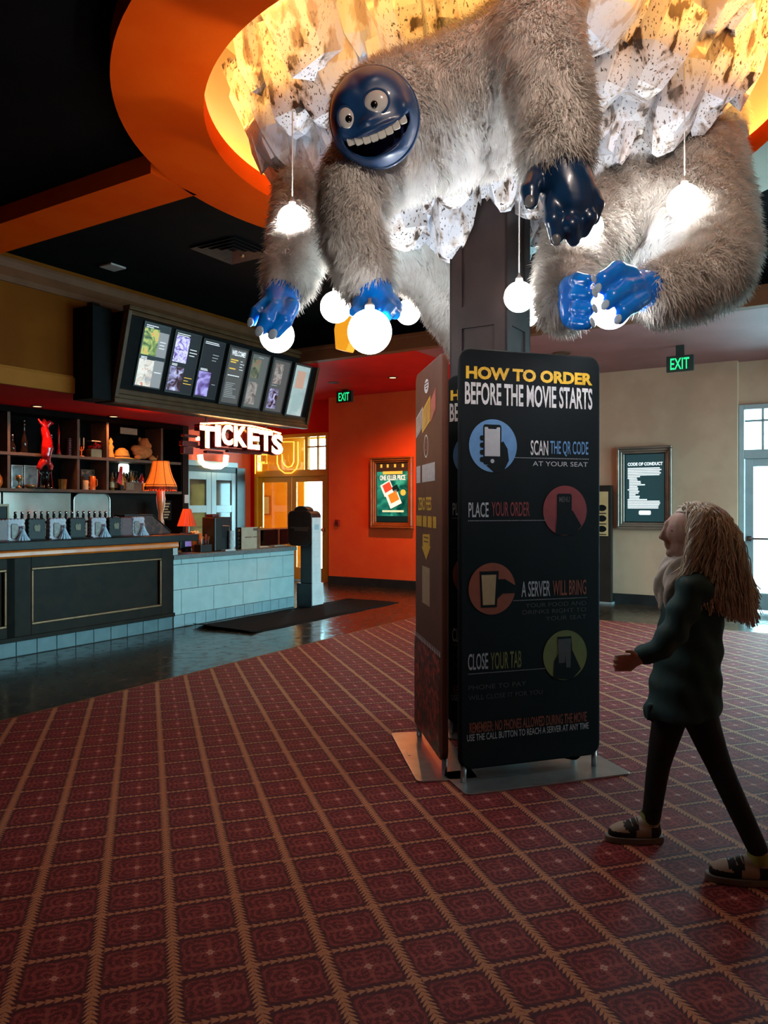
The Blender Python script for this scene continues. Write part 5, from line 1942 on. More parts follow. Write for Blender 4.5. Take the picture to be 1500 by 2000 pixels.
MB().lathe([(0.04, 0), (0.04, 0.01), (0.008, 0.02), (0.008, h * 0.55)], 14).tube([(-0.035, 0, h * 0.6), (-0.03, 0, h * 0.4), (0, 0, h * 0.3), (0.03, 0, h * 0.4), (0.035, 0, h * 0.6)], 0.008, 8).build('branch', M_orangegl, r, smooth=True)
for x in (-0.035, 0.035):
    MB().lathe([(0.011, h * 0.6), (0.011, h), (0.002, h * 1.05)], 10, c=(x, 0, 0)).build('candle', M_cream_c, r, smooth=True)
photo_frame('dark picture in a thin brown frame behind the orange mug', 157, 184, 917, 9.24, ZB, M_dphoto, M_carton)


def mug(label, px0, px1, py, b, z, mat, handle=True):
    r, w, h = shelf_thing('mug', label, 'mug', px0, px1, py, b, z)
    R0 = 0.045
    MB().lathe([(R0, 0), (R0 * 1.02, h), (R0 * 0.9, h), (R0 * 0.88, 0.012), (0.002, 0.012)], 22, cap=False).build('cup_body', mat, r, smooth=True)
    if handle:
        MB().tube([(R0, 0, h * 0.8), (R0 + 0.035, 0, h * 0.75), (R0 + 0.038, 0, h * 0.35), (R0, 0, h * 0.2)], 0.008, 8).build('handle', mat, r, smooth=True)
    return r


mug('orange mug with a handle in the middle pigeonhole', 174, 186, 930, 9.08, ZB, M_orangegl)
mug('cream cup left of the orange mug', 161, 171, 938, 9.08, ZB, M_cream_c)

# left pigeonholes
photo_frame('pale seascape photo in a silver frame, left one of two', 21, 44, 908, 9.22, ZB, M_photo, M_silver)
photo_frame('pale seascape photo in a silver frame, right one of two', 46, 73, 909, 9.20, ZB, M_photo, M_silver)
r, w, h = shelf_thing('trophy', 'little brass trophy in front of the left silver frame', 'trophy', 31, 43, 929, 9.06, ZB)
MB().lathe([(0.035, 0), (0.035, 0.02), (0.008, 0.03), (0.01, h * 0.5), (0.035, h * 0.75), (0.04, h)], 18).build('cup', M_gold, r, smooth=True)
for s in (-1, 1):
    MB().tube([(s * 0.035, 0, h * 0.9), (s * 0.06, 0, h * 0.8), (s * 0.03, 0, h * 0.6)], 0.006, 6).build('handle', M_gold, r, smooth=True)
r, w, h = shelf_thing('brass_bowl', 'low brass bowl in front of the right silver frame', 'bowl', 50, 70, 941, 9.06, ZB)
MB().lathe([(0.03, 0), (0.05, 0.01), (0.08, 0.05), (0.075, 0.05), (0.045, 0.015), (0.002, 0.012)], 22, cap=False).build('bowl_body', M_gold, r, smooth=True)
MB().lathe([(0.035, 0), (0.03, 0.008)], 16).build('foot', M_gold, r)
r, w, h = shelf_thing('cocktail_glass', 'short amber cut-glass tumbler on the lower shelf', 'tumbler', 114, 129, 936, 9.08, ZB)
MB().lathe([(0.05, 0), (0.062, h), (0.054, h), (0.044, 0.02), (0.002, 0.02)], 8, cap=False).build('tumbler', M_amber, r)
MB().lathe([(0.04, 0.02), (0.05, h * 0.6)], 8).build('drink', M_orangegl, r)
r, w, h = shelf_thing('red_sculpture', 'tall twisting glossy red sculpture on a clear stand before the shelves', 'sculpture', 72, 104, 817, 8.93, ZB)
m = MB()
m.tube([(0.02, 0, h * 0.36), (0.0, -0.02, h * 0.46), (0.02, -0.02, h * 0.58), (0.03, 0, h * 0.7), (0.0, 0, h * 0.82), (-0.02, 0, h * 0.92), (-0.01, 0, h * 0.99)], [0.045, 0.06, 0.075, 0.062, 0.05, 0.04, 0.02], 14)
m.tube([(0.0, 0, h * 0.86), (0.06, -0.02, h * 0.95), (0.10, -0.03, h * 0.93)], [0.03, 0.035, 0.015], 10)
m.tube([(0.0, 0, h * 0.86), (-0.07, -0.02, h * 0.92), (-0.12, -0.03, h * 0.98)], [0.028, 0.02, 0.012], 10)
m.tube([(0.02, 0, h * 0.40), (-0.08, -0.03, h * 0.34), (-0.12, -0.04, h * 0.27)], [0.045, 0.04, 0.035], 10)
m.tube([(0.03, 0.0, h * 0.40), (0.07, -0.02, h * 0.32), (0.05, -0.03, h * 0.26)], [0.04, 0.035, 0.03], 10)
o = m.build('red_form', M_redgloss, r, smooth=True)
rmod = o.modifiers.new('fuse', 'REMESH')
rmod.mode = 'VOXEL'
rmod.voxel_size = 0.012
rmod.use_smooth_shade = True
m = MB()
m.lathe([(0.12, 0), (0.12, 0.012), (0.06, 0.02), (0.05, h * 0.2), (0.09, h * 0.28)], 20)
m.build('clear_stand', M_clear, r, smooth=True)
m = MB()
for s in (-1, 1):
    m.tube([(s * 0.11, 0, 0.0), (s * 0.085, 0, h * 0.26), (s * 0.11, 0, h * 0.33), (s * 0.06, 0, h * 0.42)], 0.006, 6)
m.build('wire_support', M_redgloss, r, smooth=True)
r, w, h = shelf_thing('spire_ornament', 'thin dark red spire ornament on the upper shelf', 'ornament', 111, 118, 828, 9.10, ZM)
MB().lathe([(0.035, 0), (0.03, 0.04), (0.018, 0.08), (0.014, h * 0.5), (0.02, h * 0.7), (0.002, h)], 14).build('spire', M_redgloss, r, smooth=True)
MB().lathe([(0.04, 0), (0.04, 0.012)], 16).build('foot', M_carton, r)
r, w, h = shelf_thing('ribbed_canister', 'ribbed maroon canister on the upper shelf', 'canister', 131, 139, 858, 9.10, ZM)
pr_ = []
for i in range(7):
    z = h * i / 7
    pr_ += [(0.028, z), (0.036, z + h * 0.03), (0.036, z + h * 0.09), (0.028, z + h * 0.12)]
MB().lathe(pr_, 18).build('canister_body', M_maroon, r, smooth=False)
MB().lathe([(0.03, h), (0.03, h * 1.05), (0.01, h * 1.1)], 18).build('lid', M_maroon, r)
for (px, top, lab) in ((24, 850, 'dark glass decanter at the left of the upper shelf'), (47, 822, 'tall dark decanter left of the red sculpture'), (100, 850, 'dark leafy ornament right of the red sculpture')):
    r, w, h = shelf_thing('decanter', lab, 'decanter', px - 4, px + 4, top, 9.16, ZM)
    MB().lathe([(0.04, 0), (0.045, h * 0.35), (0.016, h * 0.6), (0.014, h * 0.85), (0.024, h * 0.9), (0.004, h)], 16).build('glass_body', M_dkglass, r, smooth=True)
    MB().ball((0, 0, h), 0.018, 12, 8).build('stopper', M_chrome, r, smooth=True)
a, _ = onb(0, 925, 9.1)
r = rthing('orange_vase', 'rounded orange vase cut by the left edge of the frame', 'vase', a - 0.03, 9.1, ZB, 0)
MB().lathe([(0.03, 0), (0.06, 0.06), (0.055, 0.13), (0.025, 0.18), (0.03, 0.2)], 20).build('vase_body', M_orangegl, r, smooth=True)
MB().lathe([(0.034, 0.0), (0.034, 0.008)], 18).build('foot', M_carton, r)

# small board with menu lines hung on the end of the back bar
a, z = onb(326, 998, 8.95)
mc = rthing('menu_card', 'narrow dark menu card with pale lines hung below the shelf end', 'menu', a, 8.95, z - 0.14, 0)
MB().box(-0.09, 0.09, 0, 0.015, 0, 0.30).build('card_sheet', M_bface, mc)
m = MB()
for i in range(6):
    m.box(-0.06, 0.06 - 0.02 * (i % 3), -0.002, 0, 0.24 - 0.042 * i, 0.262 - 0.042 * i)
m.build('lettering', M_print_t, mc)
MB().tube([(0, 0.008, 0.30), (0, 0.10, 1.70 - (z - 0.14))], 0.003, 6).build('hanging_wire', M_darkmetal, mc)
a, z = onb(347, 975, 9.0)
o = MB().box(-0.02, 0.06, -0.02, 0.0, 0, 0.13).build('light_switch_plate', pm('white_switch_plate', (0.72, 0.72, 0.70), (0.76, 0.76, 0.74), 10, 0.4), loc=rm(8.50, 9.0, z - 0.06), rot=(0, 0, AZ), bevel=0.003)
tag(o, 'white switch plate on the end of the back bar wall', 'switch')

# ------------------------------------------------------------------ things on the ticket counter
def counter_thing(name, label, cat, px, b, z=CT):
    a, _ = onb(px, 1060, b)
    return rthing(name, label, cat, a, b, z, 0)


t = counter_thing('ticket_terminal', 'tall black terminal with a small screen on the ticket counter', 'terminal', 426, 7.32)
MB().box(-0.16, 0.16, -0.1, 0.14, 0, 0.45).build('housing', M_kblack, t, bevel=0.012)
MB().box(-0.02, 0.09, -0.106, -0.1, 0.18, 0.33).build('screen', M_blackgloss, t, bevel=0.003)
m = MB()
m.tube([(0.10, -0.106, 0.18), (0.10, -0.106, 0.33), (-0.03, -0.106, 0.335)], 0.004, 6)
m.build('screen_edge', M_chrome, t)
MB().box(-0.15, -0.03, -0.05, 0.08, 0.45, 0.49).build('paper_feed', M_maroon, t, bevel=0.01)
MB().ball((0.12, -0.1, 0.405), 0.014, 10, 7).build('lamp_dot', M_print_r, t, smooth=True)
t = counter_thing('cup_dispenser', 'pale white stack of cups beside the black terminal', 'cups', 452, 7.18)
prf = []
for i in range(9):
    z = 0.03 * i
    prf += [(0.034, z), (0.042, z + 0.026)]
MB().lathe(prf, 16).build('cup_stack', pm('white_plastic_cup', (0.62, 0.68, 0.70), (0.7, 0.75, 0.77), 20, 0.4), t)
MB().box(-0.16, 0.03, -0.05, 0.05, 0, 0.02).build('tray', pm('white_tray', (0.6, 0.64, 0.65), (0.66, 0.7, 0.71), 20, 0.4), t, bevel=0.004)
t = counter_thing('photo_strip_card', 'dark card of small pictures leaning beside the tan sheet', 'card', 467, 7.3)
MB().box(-0.06, 0.06, 0, 0.012, 0, 0.30).build('card_sheet', M_bface, t)
m = MB()
for i in range(5):
    m.prism(arc_poly(0.0, 0.04 + 0.055 * i, 0.022, 0.02, 12), -0.002, 0, 'y')
m.build('picture', M_dphoto, t)
t = counter_thing('counter_notice', 'tan notice sheet standing upright on the ticket counter', 'notice', 488, 7.26)
MB().box(-0.17, 0.17, 0, 0.01, 0, 0.30).build('sheet', pm('tan_sheet', (0.42, 0.34, 0.24), (0.46, 0.38, 0.28), 8, 0.5), t)
m = MB()
m.box(-0.10, 0.04, -0.002, 0, 0.155, 0.168).box(0.06, 0.15, -0.002, 0, 0.155, 0.168).box(0.07, 0.15, -0.002, 0, 0.25, 0.285)
m.build('lettering', M_carton, t)
MB().box(0.15, 0.20, -0.005, 0.05, 0, 0.29).build('side_support', M_carton, t)
ga0, ga1 = onb(506, 1050, 7.6)[0], onb(566, 1050, 7.6)[0]
t = rthing('glass_guard', 'low glass guard with an amber top edge at the back of the ticket counter', 'glass screen', ga0, 7.6, CT, 0)
w = ga1 - ga0
MB().box(0, w, 0, 0.008, 0.0, 0.24).build('glass', M_glass, t)
MB().box(-0.2, w, -0.006, 0.014, 0.24, 0.26).build('top_edge', M_gold, t)
for x in (0.01, w * 0.62):
    MB().box(x, x + 0.015, -0.004, 0.012, 0, 0.24).build('post', M_gold, t)
for i, (px, b, wv, label) in enumerate(((512, 7.35, 0.14, 'loose papers on the ticket counter, left pile'), (545, 7.35, 0.16, 'loose papers on the ticket counter by the kiosk'))):
    t = counter_thing('paper_pile', label, 'papers', px, b)
    for k in range(3):
        MB().box(-wv + 0.02 * k, wv - 0.03 * k, -0.05 + 0.02 * k, 0.08, 0.006 * k, 0.006 * k + 0.005).build('sheet', (M_print_t, M_print_w, M_print_t)[k], t)
# till area between the bar and the terminal
t = counter_thing('till_screen', 'small till with a violet lit screen beside the bar', 'till', 366, 7.45)
MB().box(-0.12, 0.10, 0, 0.03, 0.05, 0.25).build('monitor', M_kblack, t, bevel=0.006)
MB().box(-0.04, 0.09, -0.003, 0, 0.07, 0.23).build('lit_screen', em('till_violet', (0.25, 0.18, 0.5), 0.6), t)
MB().box(-0.05, 0.05, -0.02, 0.06, 0, 0.05).build('stand', M_kblack, t)
t = counter_thing('snack_box', 'open orange snack box beside the till', 'snack box', 383, 7.42)
m = MB()
m.lathe([(0.07, 0.0), (0.10, 0.24), (0.095, 0.24), (0.066, 0.01)], 4, cap=False)
m.build('box', M_orangegl, t)
MB().box(-0.05, 0.05, -0.05, 0.05, 0, 0.01).build('base', M_orangegl, t)
m = MB()
for i in range(22):
    m.ball((rnd.uniform(-0.06, 0.06), rnd.uniform(-0.06, 0.06), 0.225 + rnd.uniform(0, 0.03)), 0.02, 8, 5)
m.build('popcorn', M_cream_c, t, smooth=True)['kind'] = 'stuff'
t = counter_thing('tool_caddy', 'dark caddy of upright handles beside the black terminal', 'caddy', 397, 7.25)
MB().box(-0.10, 0.10, -0.06, 0.06, 0, 0.10).build('tray', M_kblack, t, bevel=0.005)
for i in range(5):
    MB().tube([(-0.07 + 0.035 * i, 0, 0.05), (-0.09 + 0.05 * i, 0.01, 0.20 + 0.03 * (i % 2))], 0.012, 8).build('upright_handle', (M_kblack, M_orangegl, M_kblack, M_maroon, M_kblack)[i], t, smooth=True)
t = counter_thing('small_shade_lamp', 'small lamp with a pleated red shade behind the till', 'lamp', 365, 7.62)
MB().lathe([(0.06, 0), (0.06, 0.015), (0.012, 0.03), (0.012, 0.36)], 16).build('stem', M_gold, t, smooth=True)
vs = MB()
n = 40
pts = []
for (r0, z) in ((0.12, 0.33), (0.05, 0.56)):
    for i in range(n):
        q = r0 * (1.06 if i % 2 else 0.96)
        pts.append((q * math.cos(2 * math.pi * i / n), q * math.sin(2 * math.pi * i / n), z))
vs.add(pts, [(i, (i + 1) % n, n + (i + 1) % n, n + i) for i in range(n)])
vs.build('shade', em('red_shade_glow', (0.55, 0.05, 0.01), 0.5), t)

# ------------------------------------------------------------------ soft bodies: chains of balls fused into one skin


def chain(mb, pts, n=16):
    """pts: [(point, radius), ...] joined by tapered tubes with round joints"""
    P = [Vector(p) for p, r in pts]
    R = [r for p, r in pts]
    # smooth the path with extra stations
    q, rr = [], []
    for i in range(len(P) - 1):
        k = 4
        for s in range(k):
            t = s / k
            q.append(P[i].lerp(P[i + 1], t))
            rr.append(R[i] + (R[i + 1] - R[i]) * t)
    q.append(P[-1])
    rr.append(R[-1])
    if len(P) > 2:
        for _ in range(2):
            q = [q[0]] + [(q[i - 1] + q[i] * 2 + q[i + 1]) / 4 for i in range(1, len(q) - 1)] + [q[-1]]
    if len(q) > 1:
        mb.tube(q, rr, n)
    for p, r in zip(q, rr):
        mb.ball(p, r, n, max(8, n // 2 + 2))
    return mb


def fuse(mb, voxel, smooth=4, factor=0.5):
    me = bpy.data.meshes.new('fuse')
    me.from_pydata(mb.v, [], mb.f)
    ob = bpy.data.objects.new('fuse', me)
    C.objects.link(ob)
    r = ob.modifiers.new('remesh', 'REMESH')
    r.mode = 'VOXEL'
    r.voxel_size = voxel
    if smooth:
        s = ob.modifiers.new('smooth', 'SMOOTH')
        s.factor = factor
        s.iterations = smooth
    dg = bpy.context.evaluated_depsgraph_get()
    out = bpy.data.meshes.new_from_object(ob.evaluated_get(dg))
    bpy.data.objects.remove(ob)
    bpy.data.meshes.remove(me)
    return out


def mesh_arrays(me):
    me.calc_loop_triangles()
    co = np.empty(len(me.vertices) * 3)
    me.vertices.foreach_get('co', co)
    co = co.reshape(-1, 3)
    tri = np.empty(len(me.loop_triangles) * 3, dtype=np.int64)
    me.loop_triangles.foreach_get('vertices', tri)
    return co, tri.reshape(-1, 3)


def fur_mesh(me, density, length, width, seed, droop=0.55, lift=0.45, mess=0.45, keep=None):
    """short tapering locks standing on the skin, combed downwards"""
    rng = np.random.default_rng(seed)
    co, tri = mesh_arrays(me)
    a, b, c = co[tri[:, 0]], co[tri[:, 1]], co[tri[:, 2]]
    cr = np.cross(b - a, c - a)
    area = np.linalg.norm(cr, axis=1) / 2
    n = int(area.sum() * density)
    pick = rng.choice(len(tri), n, p=area / area.sum())
    u, v = rng.random(n), rng.random(n)
    fl = u + v > 1
    u[fl], v[fl] = 1 - u[fl], 1 - v[fl]
    p = a[pick] + (b - a)[pick] * u[:, None] + (c - a)[pick] * v[:, None]
    nn = cr[pick] / np.maximum(np.linalg.norm(cr[pick], axis=1), 1e-12)[:, None]
    if keep is not None:
        k = keep(p)
        p, nn = p[k], nn[k]
        n = len(p)
    g = np.array([0, 0, -1.0])
    tang = g - nn * (nn @ g)[:, None]
    # low frequency swirl so that locks clump
    ph = p * 9.0
    sw = np.stack([np.sin(ph[:, 1] * 1.3 + ph[:, 2] * 1.7), np.sin(ph[:, 2] * 1.1 + ph[:, 0] * 1.9 + 1.0), 0.5 * np.sin(ph[:, 0] * 1.4 + ph[:, 1] * 1.6 + 2.0)], 1)
    sw2 = np.stack([np.sin(p[:, 2] * 41 + p[:, 1] * 23), np.sin(p[:, 0] * 37 + p[:, 2] * 29), np.sin(p[:, 1] * 43 + p[:, 0] * 31)], 1)
    d = nn * lift + tang * droop + sw * mess * 0.5 + sw2 * mess * 0.35 + rng.normal(0, mess * 0.35, (n, 3))
    d -= nn * np.minimum((d * nn).sum(1) - 0.12, 0)[:, None]
    d /= np.linalg.norm(d, axis=1)[:, None]
    L = length * (0.65 + 0.7 * rng.random(n))
    side = np.cross(d, nn)
    side += rng.normal(0, 0.25, (n, 3))
    side /= np.maximum(np.linalg.norm(side, axis=1), 1e-9)[:, None]
    w = width * (0.7 + 0.6 * rng.random(n))
    root = p - nn * 0.004
    mid = root + d * (L * 0.55)[:, None]
    d2 = d + g * 0.45 + rng.normal(0, 0.18, (n, 3))
    d2 /= np.linalg.norm(d2, axis=1)[:, None]
    tip = mid + d2 * (L * 0.5)[:, None]
    V = np.empty((n, 5, 3))
    V[:, 0] = root - side * w[:, None] * 0.5
    V[:, 1] = root + side * w[:, None] * 0.5
    V[:, 2] = mid + side * w[:, None] * 0.42
    V[:, 3] = mid - side * w[:, None] * 0.42
    V[:, 4] = tip
    base = (np.arange(n) * 5)[:, None]
    quads = base + np.array([0, 1, 2, 3])
    tris = base + np.array([3, 2, 4])
    out = bpy.data.meshes.new('fur')
    out.vertices.add(n * 5)
    out.vertices.foreach_set('co', V.ravel())
    out.loops.add(n * 7)
    loops = np.concatenate([quads, tris], 1)
    out.loops.foreach_set('vertex_index', loops.ravel().astype(np.int32))
    out.polygons.add(n * 2)
    st = np.empty((n, 2), dtype=np.int32)
    st[:, 0] = np.arange(n) * 7
    st[:, 1] = np.arange(n) * 7 + 4
    out.polygons.foreach_set('loop_start', st.ravel())
    out.update(calc_edges=True)
    out.validate()
    out.polygons.foreach_set('use_smooth', [True] * len(out.polygons))
    nr = nn * 0.85 + d * 0.25 + rng.normal(0, 0.16, (n, 3))
    nr /= np.linalg.norm(nr, axis=1)[:, None]
    out.normals_split_custom_set_from_vertices(np.repeat(nr, 5, axis=0).tolist())
    return out


M_fur = pm('shaggy_white_fur', (0.80, 0.75, 0.69), (0.90, 0.87, 0.82), 16, 0.95, spec=0.08, detail=4, lo=0.35, hi=0.65)
_nt = M_fur.node_tree
_tr = _nt.nodes.new('ShaderNodeBsdfTranslucent')
_mx = _nt.nodes.new('ShaderNodeMixShader')
_mx.inputs[0].default_value = 0.38
_p = _nt.nodes['Principled BSDF']
_nt.links.new(_p.inputs['Base Color'].links[0].from_socket, _tr.inputs[0])
_nt.links.new(_p.outputs[0], _mx.inputs[1])
_nt.links.new(_tr.outputs[0], _mx.inputs[2])
_nt.links.new(_mx.outputs[0], _nt.nodes['Material Output'].inputs[0])
M_skin = pm('fur_backing', (0.76, 0.71, 0.66), (0.86, 0.82, 0.77), 22, 0.95, spec=0.05, bump=0.9, bscale=70)
M_blue = pm('glossy_bright_blue', (0.001, 0.20, 0.86), (0.002, 0.25, 0.95), 7, 0.25, coat=0.3)
M_shadeskin = pm('glossy_shaded_blue_skin', (0.004, 0.024, 0.07), (0.006, 0.036, 0.10), 7, 0.28, coat=0.4)  # the hands' blue made near black; shade is in the colour
M_faceblue = pm('glossy_deep_blue_face', (0.008, 0.045, 0.14), (0.011, 0.058, 0.17), 6, 0.42, coat=0.08)
M_nail = pm('pale_blue_nail', (0.40, 0.55, 0.66), (0.48, 0.62, 0.72), 20, 0.25, coat=0.4)
M_nail_d = pm('dark_nail', (0.10, 0.11, 0.12), (0.14, 0.15, 0.16), 20, 0.3)


def creature(label, chains, voxel=0.035, density=15000, length=0.055, width=0.0060, seed=1, keep=None, loc=None):
    mb = MB()
    for ch in chains:
        chain(mb, ch)
    me = fuse(mb, voxel, 5)
    base = Vector(loc)
    root = thing('furry_creature_sculpture', label, 'sculpture', base)
    me.transform(Matrix.Translation(-base))
    fm = fur_mesh(me, density, length, width, seed, keep=None if keep is None else (lambda p: keep(p + np.array(base))))
    body = link_mesh('body', me, M_skin, root, True)
    fu = link_mesh('fur', fm, M_fur, root)
    fu['kind'] = 'stuff'
    return root, base


def hand(root, base, palm, fingers, mat, nailmat, label=None, voxel=0.011, nails=True):
    """palm: chain; fingers: [(chain, nail direction)], all in world coordinates"""
    mb = MB()
    chain(mb, palm, 14)
    for f, nd in fingers:
        chain(mb, f, 12)
        # knuckle swellings
        for (p, r) in f[1:-1]:
            mb.ball(p, r * 1.10, 12, 8)
    me = fuse(mb, voxel, 3)
    me.transform(Matrix.Translation(-base))
    h = link_mesh('hand', me, mat, root, True)
    if label:
        h['label'] = label
    if nails:
        for f, nd in fingers:
            if nd is None:
                continue
            tip, r = Vector(f[-1][0]), f[-1][1]
            nd = Vector(nd).normalized()
            ax = (tip - Vector(f[-2][0])).normalized()
            c = tip + nd * (r * 0.93) + ax * r * 0.25 - base
            m = MB()
            m.ball((0, 0, 0), r * 0.72, 12, 8, (0.85, 1.15, 0.35))
            z = nd
            y = (ax - z * ax.dot(z)).normalized()
            x = y.cross(z)
            M = Matrix(((x.x, y.x, z.x, c.x), (x.y, y.y, z.y, c.y), (x.z, y.z, z.z, c.z), (0, 0, 0, 1)))
            m.xf(M)
            m.build('nail', nailmat, h, smooth=True)
    return h


def S(*l):
    """[(px, py, Y, radius)] -> chain in world space"""
    return [(at(a, b, c), r) for (a, b, c, r) in l]


# ---- the grinning one, in front of the column under the ice
A_base = at(850, 230, 4.1)
cA, A_base = creature('shaggy white creature with a grinning blue face clinging under the ice mass',
    [S((735, 232, 3.88, 0.235), (800, 225, 4.05, 0.29), (900, 195, 4.12, 0.31), (1005, 120, 4.0, 0.28), (1045, 60, 3.78, 0.23)),
     S((870, 280, 4.25, 0.24), (960, 245, 4.25, 0.25)),
     S((790, 290, 4.08, 0.25), (700, 345, 3.92, 0.205), (684, 430, 3.83, 0.165), (712, 535, 3.80, 0.150)),
     S((1040, 60, 3.78, 0.215), (1075, 180, 3.62, 0.195), (1088, 300, 3.52, 0.175))],
    seed=3, loc=A_base)
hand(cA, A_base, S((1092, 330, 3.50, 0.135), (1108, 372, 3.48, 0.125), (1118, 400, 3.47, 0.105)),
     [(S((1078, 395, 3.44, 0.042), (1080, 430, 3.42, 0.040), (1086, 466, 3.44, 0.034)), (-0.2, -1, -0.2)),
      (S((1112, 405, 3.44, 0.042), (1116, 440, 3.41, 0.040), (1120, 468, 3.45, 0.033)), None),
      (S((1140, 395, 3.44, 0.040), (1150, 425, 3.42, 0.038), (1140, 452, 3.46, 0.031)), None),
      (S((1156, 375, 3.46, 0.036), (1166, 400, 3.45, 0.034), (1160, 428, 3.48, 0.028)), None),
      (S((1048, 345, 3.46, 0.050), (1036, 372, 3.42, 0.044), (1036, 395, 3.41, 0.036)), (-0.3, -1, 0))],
     M_shadeskin, M_nail_d, 'blue hanging hand darkened as if in shade')
hand(cA, A_base, S((722, 556, 3.80, 0.11), (738, 586, 3.74, 0.085), (750, 596, 3.72, 0.075)),
     [(S((700, 592, 3.70, 0.036), (696, 610, 3.62, 0.034), (706, 622, 3.55, 0.030)), None),
      (S((728, 596, 3.68, 0.036), (722, 608, 3.58, 0.034), (722, 616, 3.52, 0.030)), None),
      (S((756, 592, 3.68, 0.036), (762, 606, 3.60, 0.035), (754, 618, 3.54, 0.030)), None),
      (S((768, 588, 3.74, 0.034), (774, 600, 3.68, 0.033), (772, 614, 3.62, 0.028)), None)],
     M_blue, M_nail, 'bright blue hand holding a globe')

# ---- the one hugging a globe on the right
B_base = at(1270, 400, 4.8)
cB, B_base = creature('shaggy white creature curled round a globe with two blue hands, right of the column',
    [S((1335, 250, 5.35, 0.40), (1285, 360, 5.3, 0.42), (1215, 430, 5.15, 0.38)),
     S((1345, 330, 5.15, 0.34), (1398, 470, 4.60, 0.24), (1396, 540, 4.15, 0.19), (1290, 572, 3.95, 0.145)),
     S((1165, 440, 5.0, 0.29), (1108, 530, 4.5, 0.18), (1100, 600, 4.05, 0.120)),
     S((1300, 420, 5.05, 0.36), (1375, 470, 4.8, 0.25))],
    seed=5, loc=B_base, length=0.07)
fb = []
for (y, xx) in ((545, 1152), (573, 1154), (603, 1154), (630, 1150)):
    fb.append((S((1124, y, 3.86, 0.032), (1128, y + 1, 3.77, 0.035), (xx - 4, y + 3, 3.73, 0.031)), (0.6, -0.85, 0.1)))
hand(cB, B_base, S((1118, 565, 3.94, 0.075), (1122, 590, 3.92, 0.085), (1122, 615, 3.92, 0.075)), fb, M_blue, M_nail, 'bright blue left hand closed on the globe')
hand(cB, B_base, S((1268, 570, 3.92, 0.11), (1240, 560, 3.86, 0.085), (1228, 580, 3.86, 0.08)),
     [(S((1232, 536, 3.80, 0.045), (1206, 528, 3.74, 0.045), (1180, 545, 3.72, 0.040), (1172, 562, 3.72, 0.032)), (-0.5, -0.8, -0.1)),
      (S((1246, 556, 3.80, 0.044), (1222, 562, 3.74, 0.044), (1198, 578, 3.72, 0.040), (1187, 594, 3.72, 0.032)), (-0.5, -0.8, -0.1)),
      (S((1256, 582, 3.80, 0.042), (1236, 596, 3.75, 0.042), (1218, 608, 3.73, 0.038), (1211, 622, 3.73, 0.031)), (-0.5, -0.8, -0.1))],
     M_blue, M_nail, 'bright blue right hand closed on the globe')

# ---- the one reaching down on the left, its body behind the column
C_base = at(740, 450, 5.7)
cC, C_base = creature('shaggy white creature behind the column reaching a blue hand down on the left',
    [S((600, 385, 5.15, 0.20), (588, 470, 4.85, 0.185), (560, 555, 4.58, 0.135)),
     S((600, 385, 5.15, 0.22), (690, 410, 5.5, 0.30), (800, 460, 5.9, 0.38), (850, 480, 6.0, 0.40)),
     S((850, 490, 5.95, 0.36), (885, 590, 5.85, 0.22), (905, 680, 5.75, 0.10))],
    seed=9, loc=C_base, length=0.07)
hand(cC, C_base, S((552, 575, 4.55, 0.115), (545, 600, 4.48, 0.095)),
     [(S((570, 598, 4.42, 0.05), (556, 625, 4.38, 0.048), (538, 648, 4.38, 0.042)), (-0.1, -0.9, -0.35)),
      (S((540, 602, 4.40, 0.05), (522, 622, 4.37, 0.046), (511, 642, 4.38, 0.040)), (-0.1, -0.9, -0.35)),
      (S((520, 595, 4.46, 0.045), (503, 610, 4.44, 0.040), (495, 626, 4.44, 0.034)), (-0.3, -0.9, -0.3))],
     M_blue, M_nail, 'bright blue reaching hand')

# ------------------------------------------------------------------ the face
fc = at(731, 231, 3.64)
fn = Vector((-0.10, -0.93, -0.34)).normalized()       # where the face looks
roll = math.radians(20)
fx = Vector((1, 0, 0)) - fn * fn.x
fx.normalize()
fzv = fx.cross(fn) * 1.0
if fzv.z < 0:
    fzv = -fzv
fx, fzv = fx * math.cos(roll) + fzv * math.sin(roll), fzv * math.cos(roll) - fx * math.sin(roll)
Mf = Matrix(((fx.x, fn.x, fzv.x, 0), (fx.y, fn.y, fzv.y, 0), (fx.z, fn.z, fzv.z, 0), (0, 0, 0, 1)))
FR = 0.215


def gau(x, z, cx, cz, sx, sz):
    return math.exp(-((x - cx) / sx) ** 2 - ((z - cz) / sz) ** 2)


def in_mouth(x, z):
    """wide open grin, in units of the face radius; returns depth factor 0..1"""
    if abs(x) > 0.80:
        return 0.0
    t = x / 0.80
    top = -0.37 + 0.15 * t * t
    bot = -0.37 + 0.16 * t * t - 0.42 * math.sqrt(max(0.0, 1 - t * t)) * (1 - 0.12 * t)
    if bot < z < top:
        return min(1.0, min(z - bot, top - z) / 0.035, (0.80 - abs(x)) / 0.03)
    return 0.0


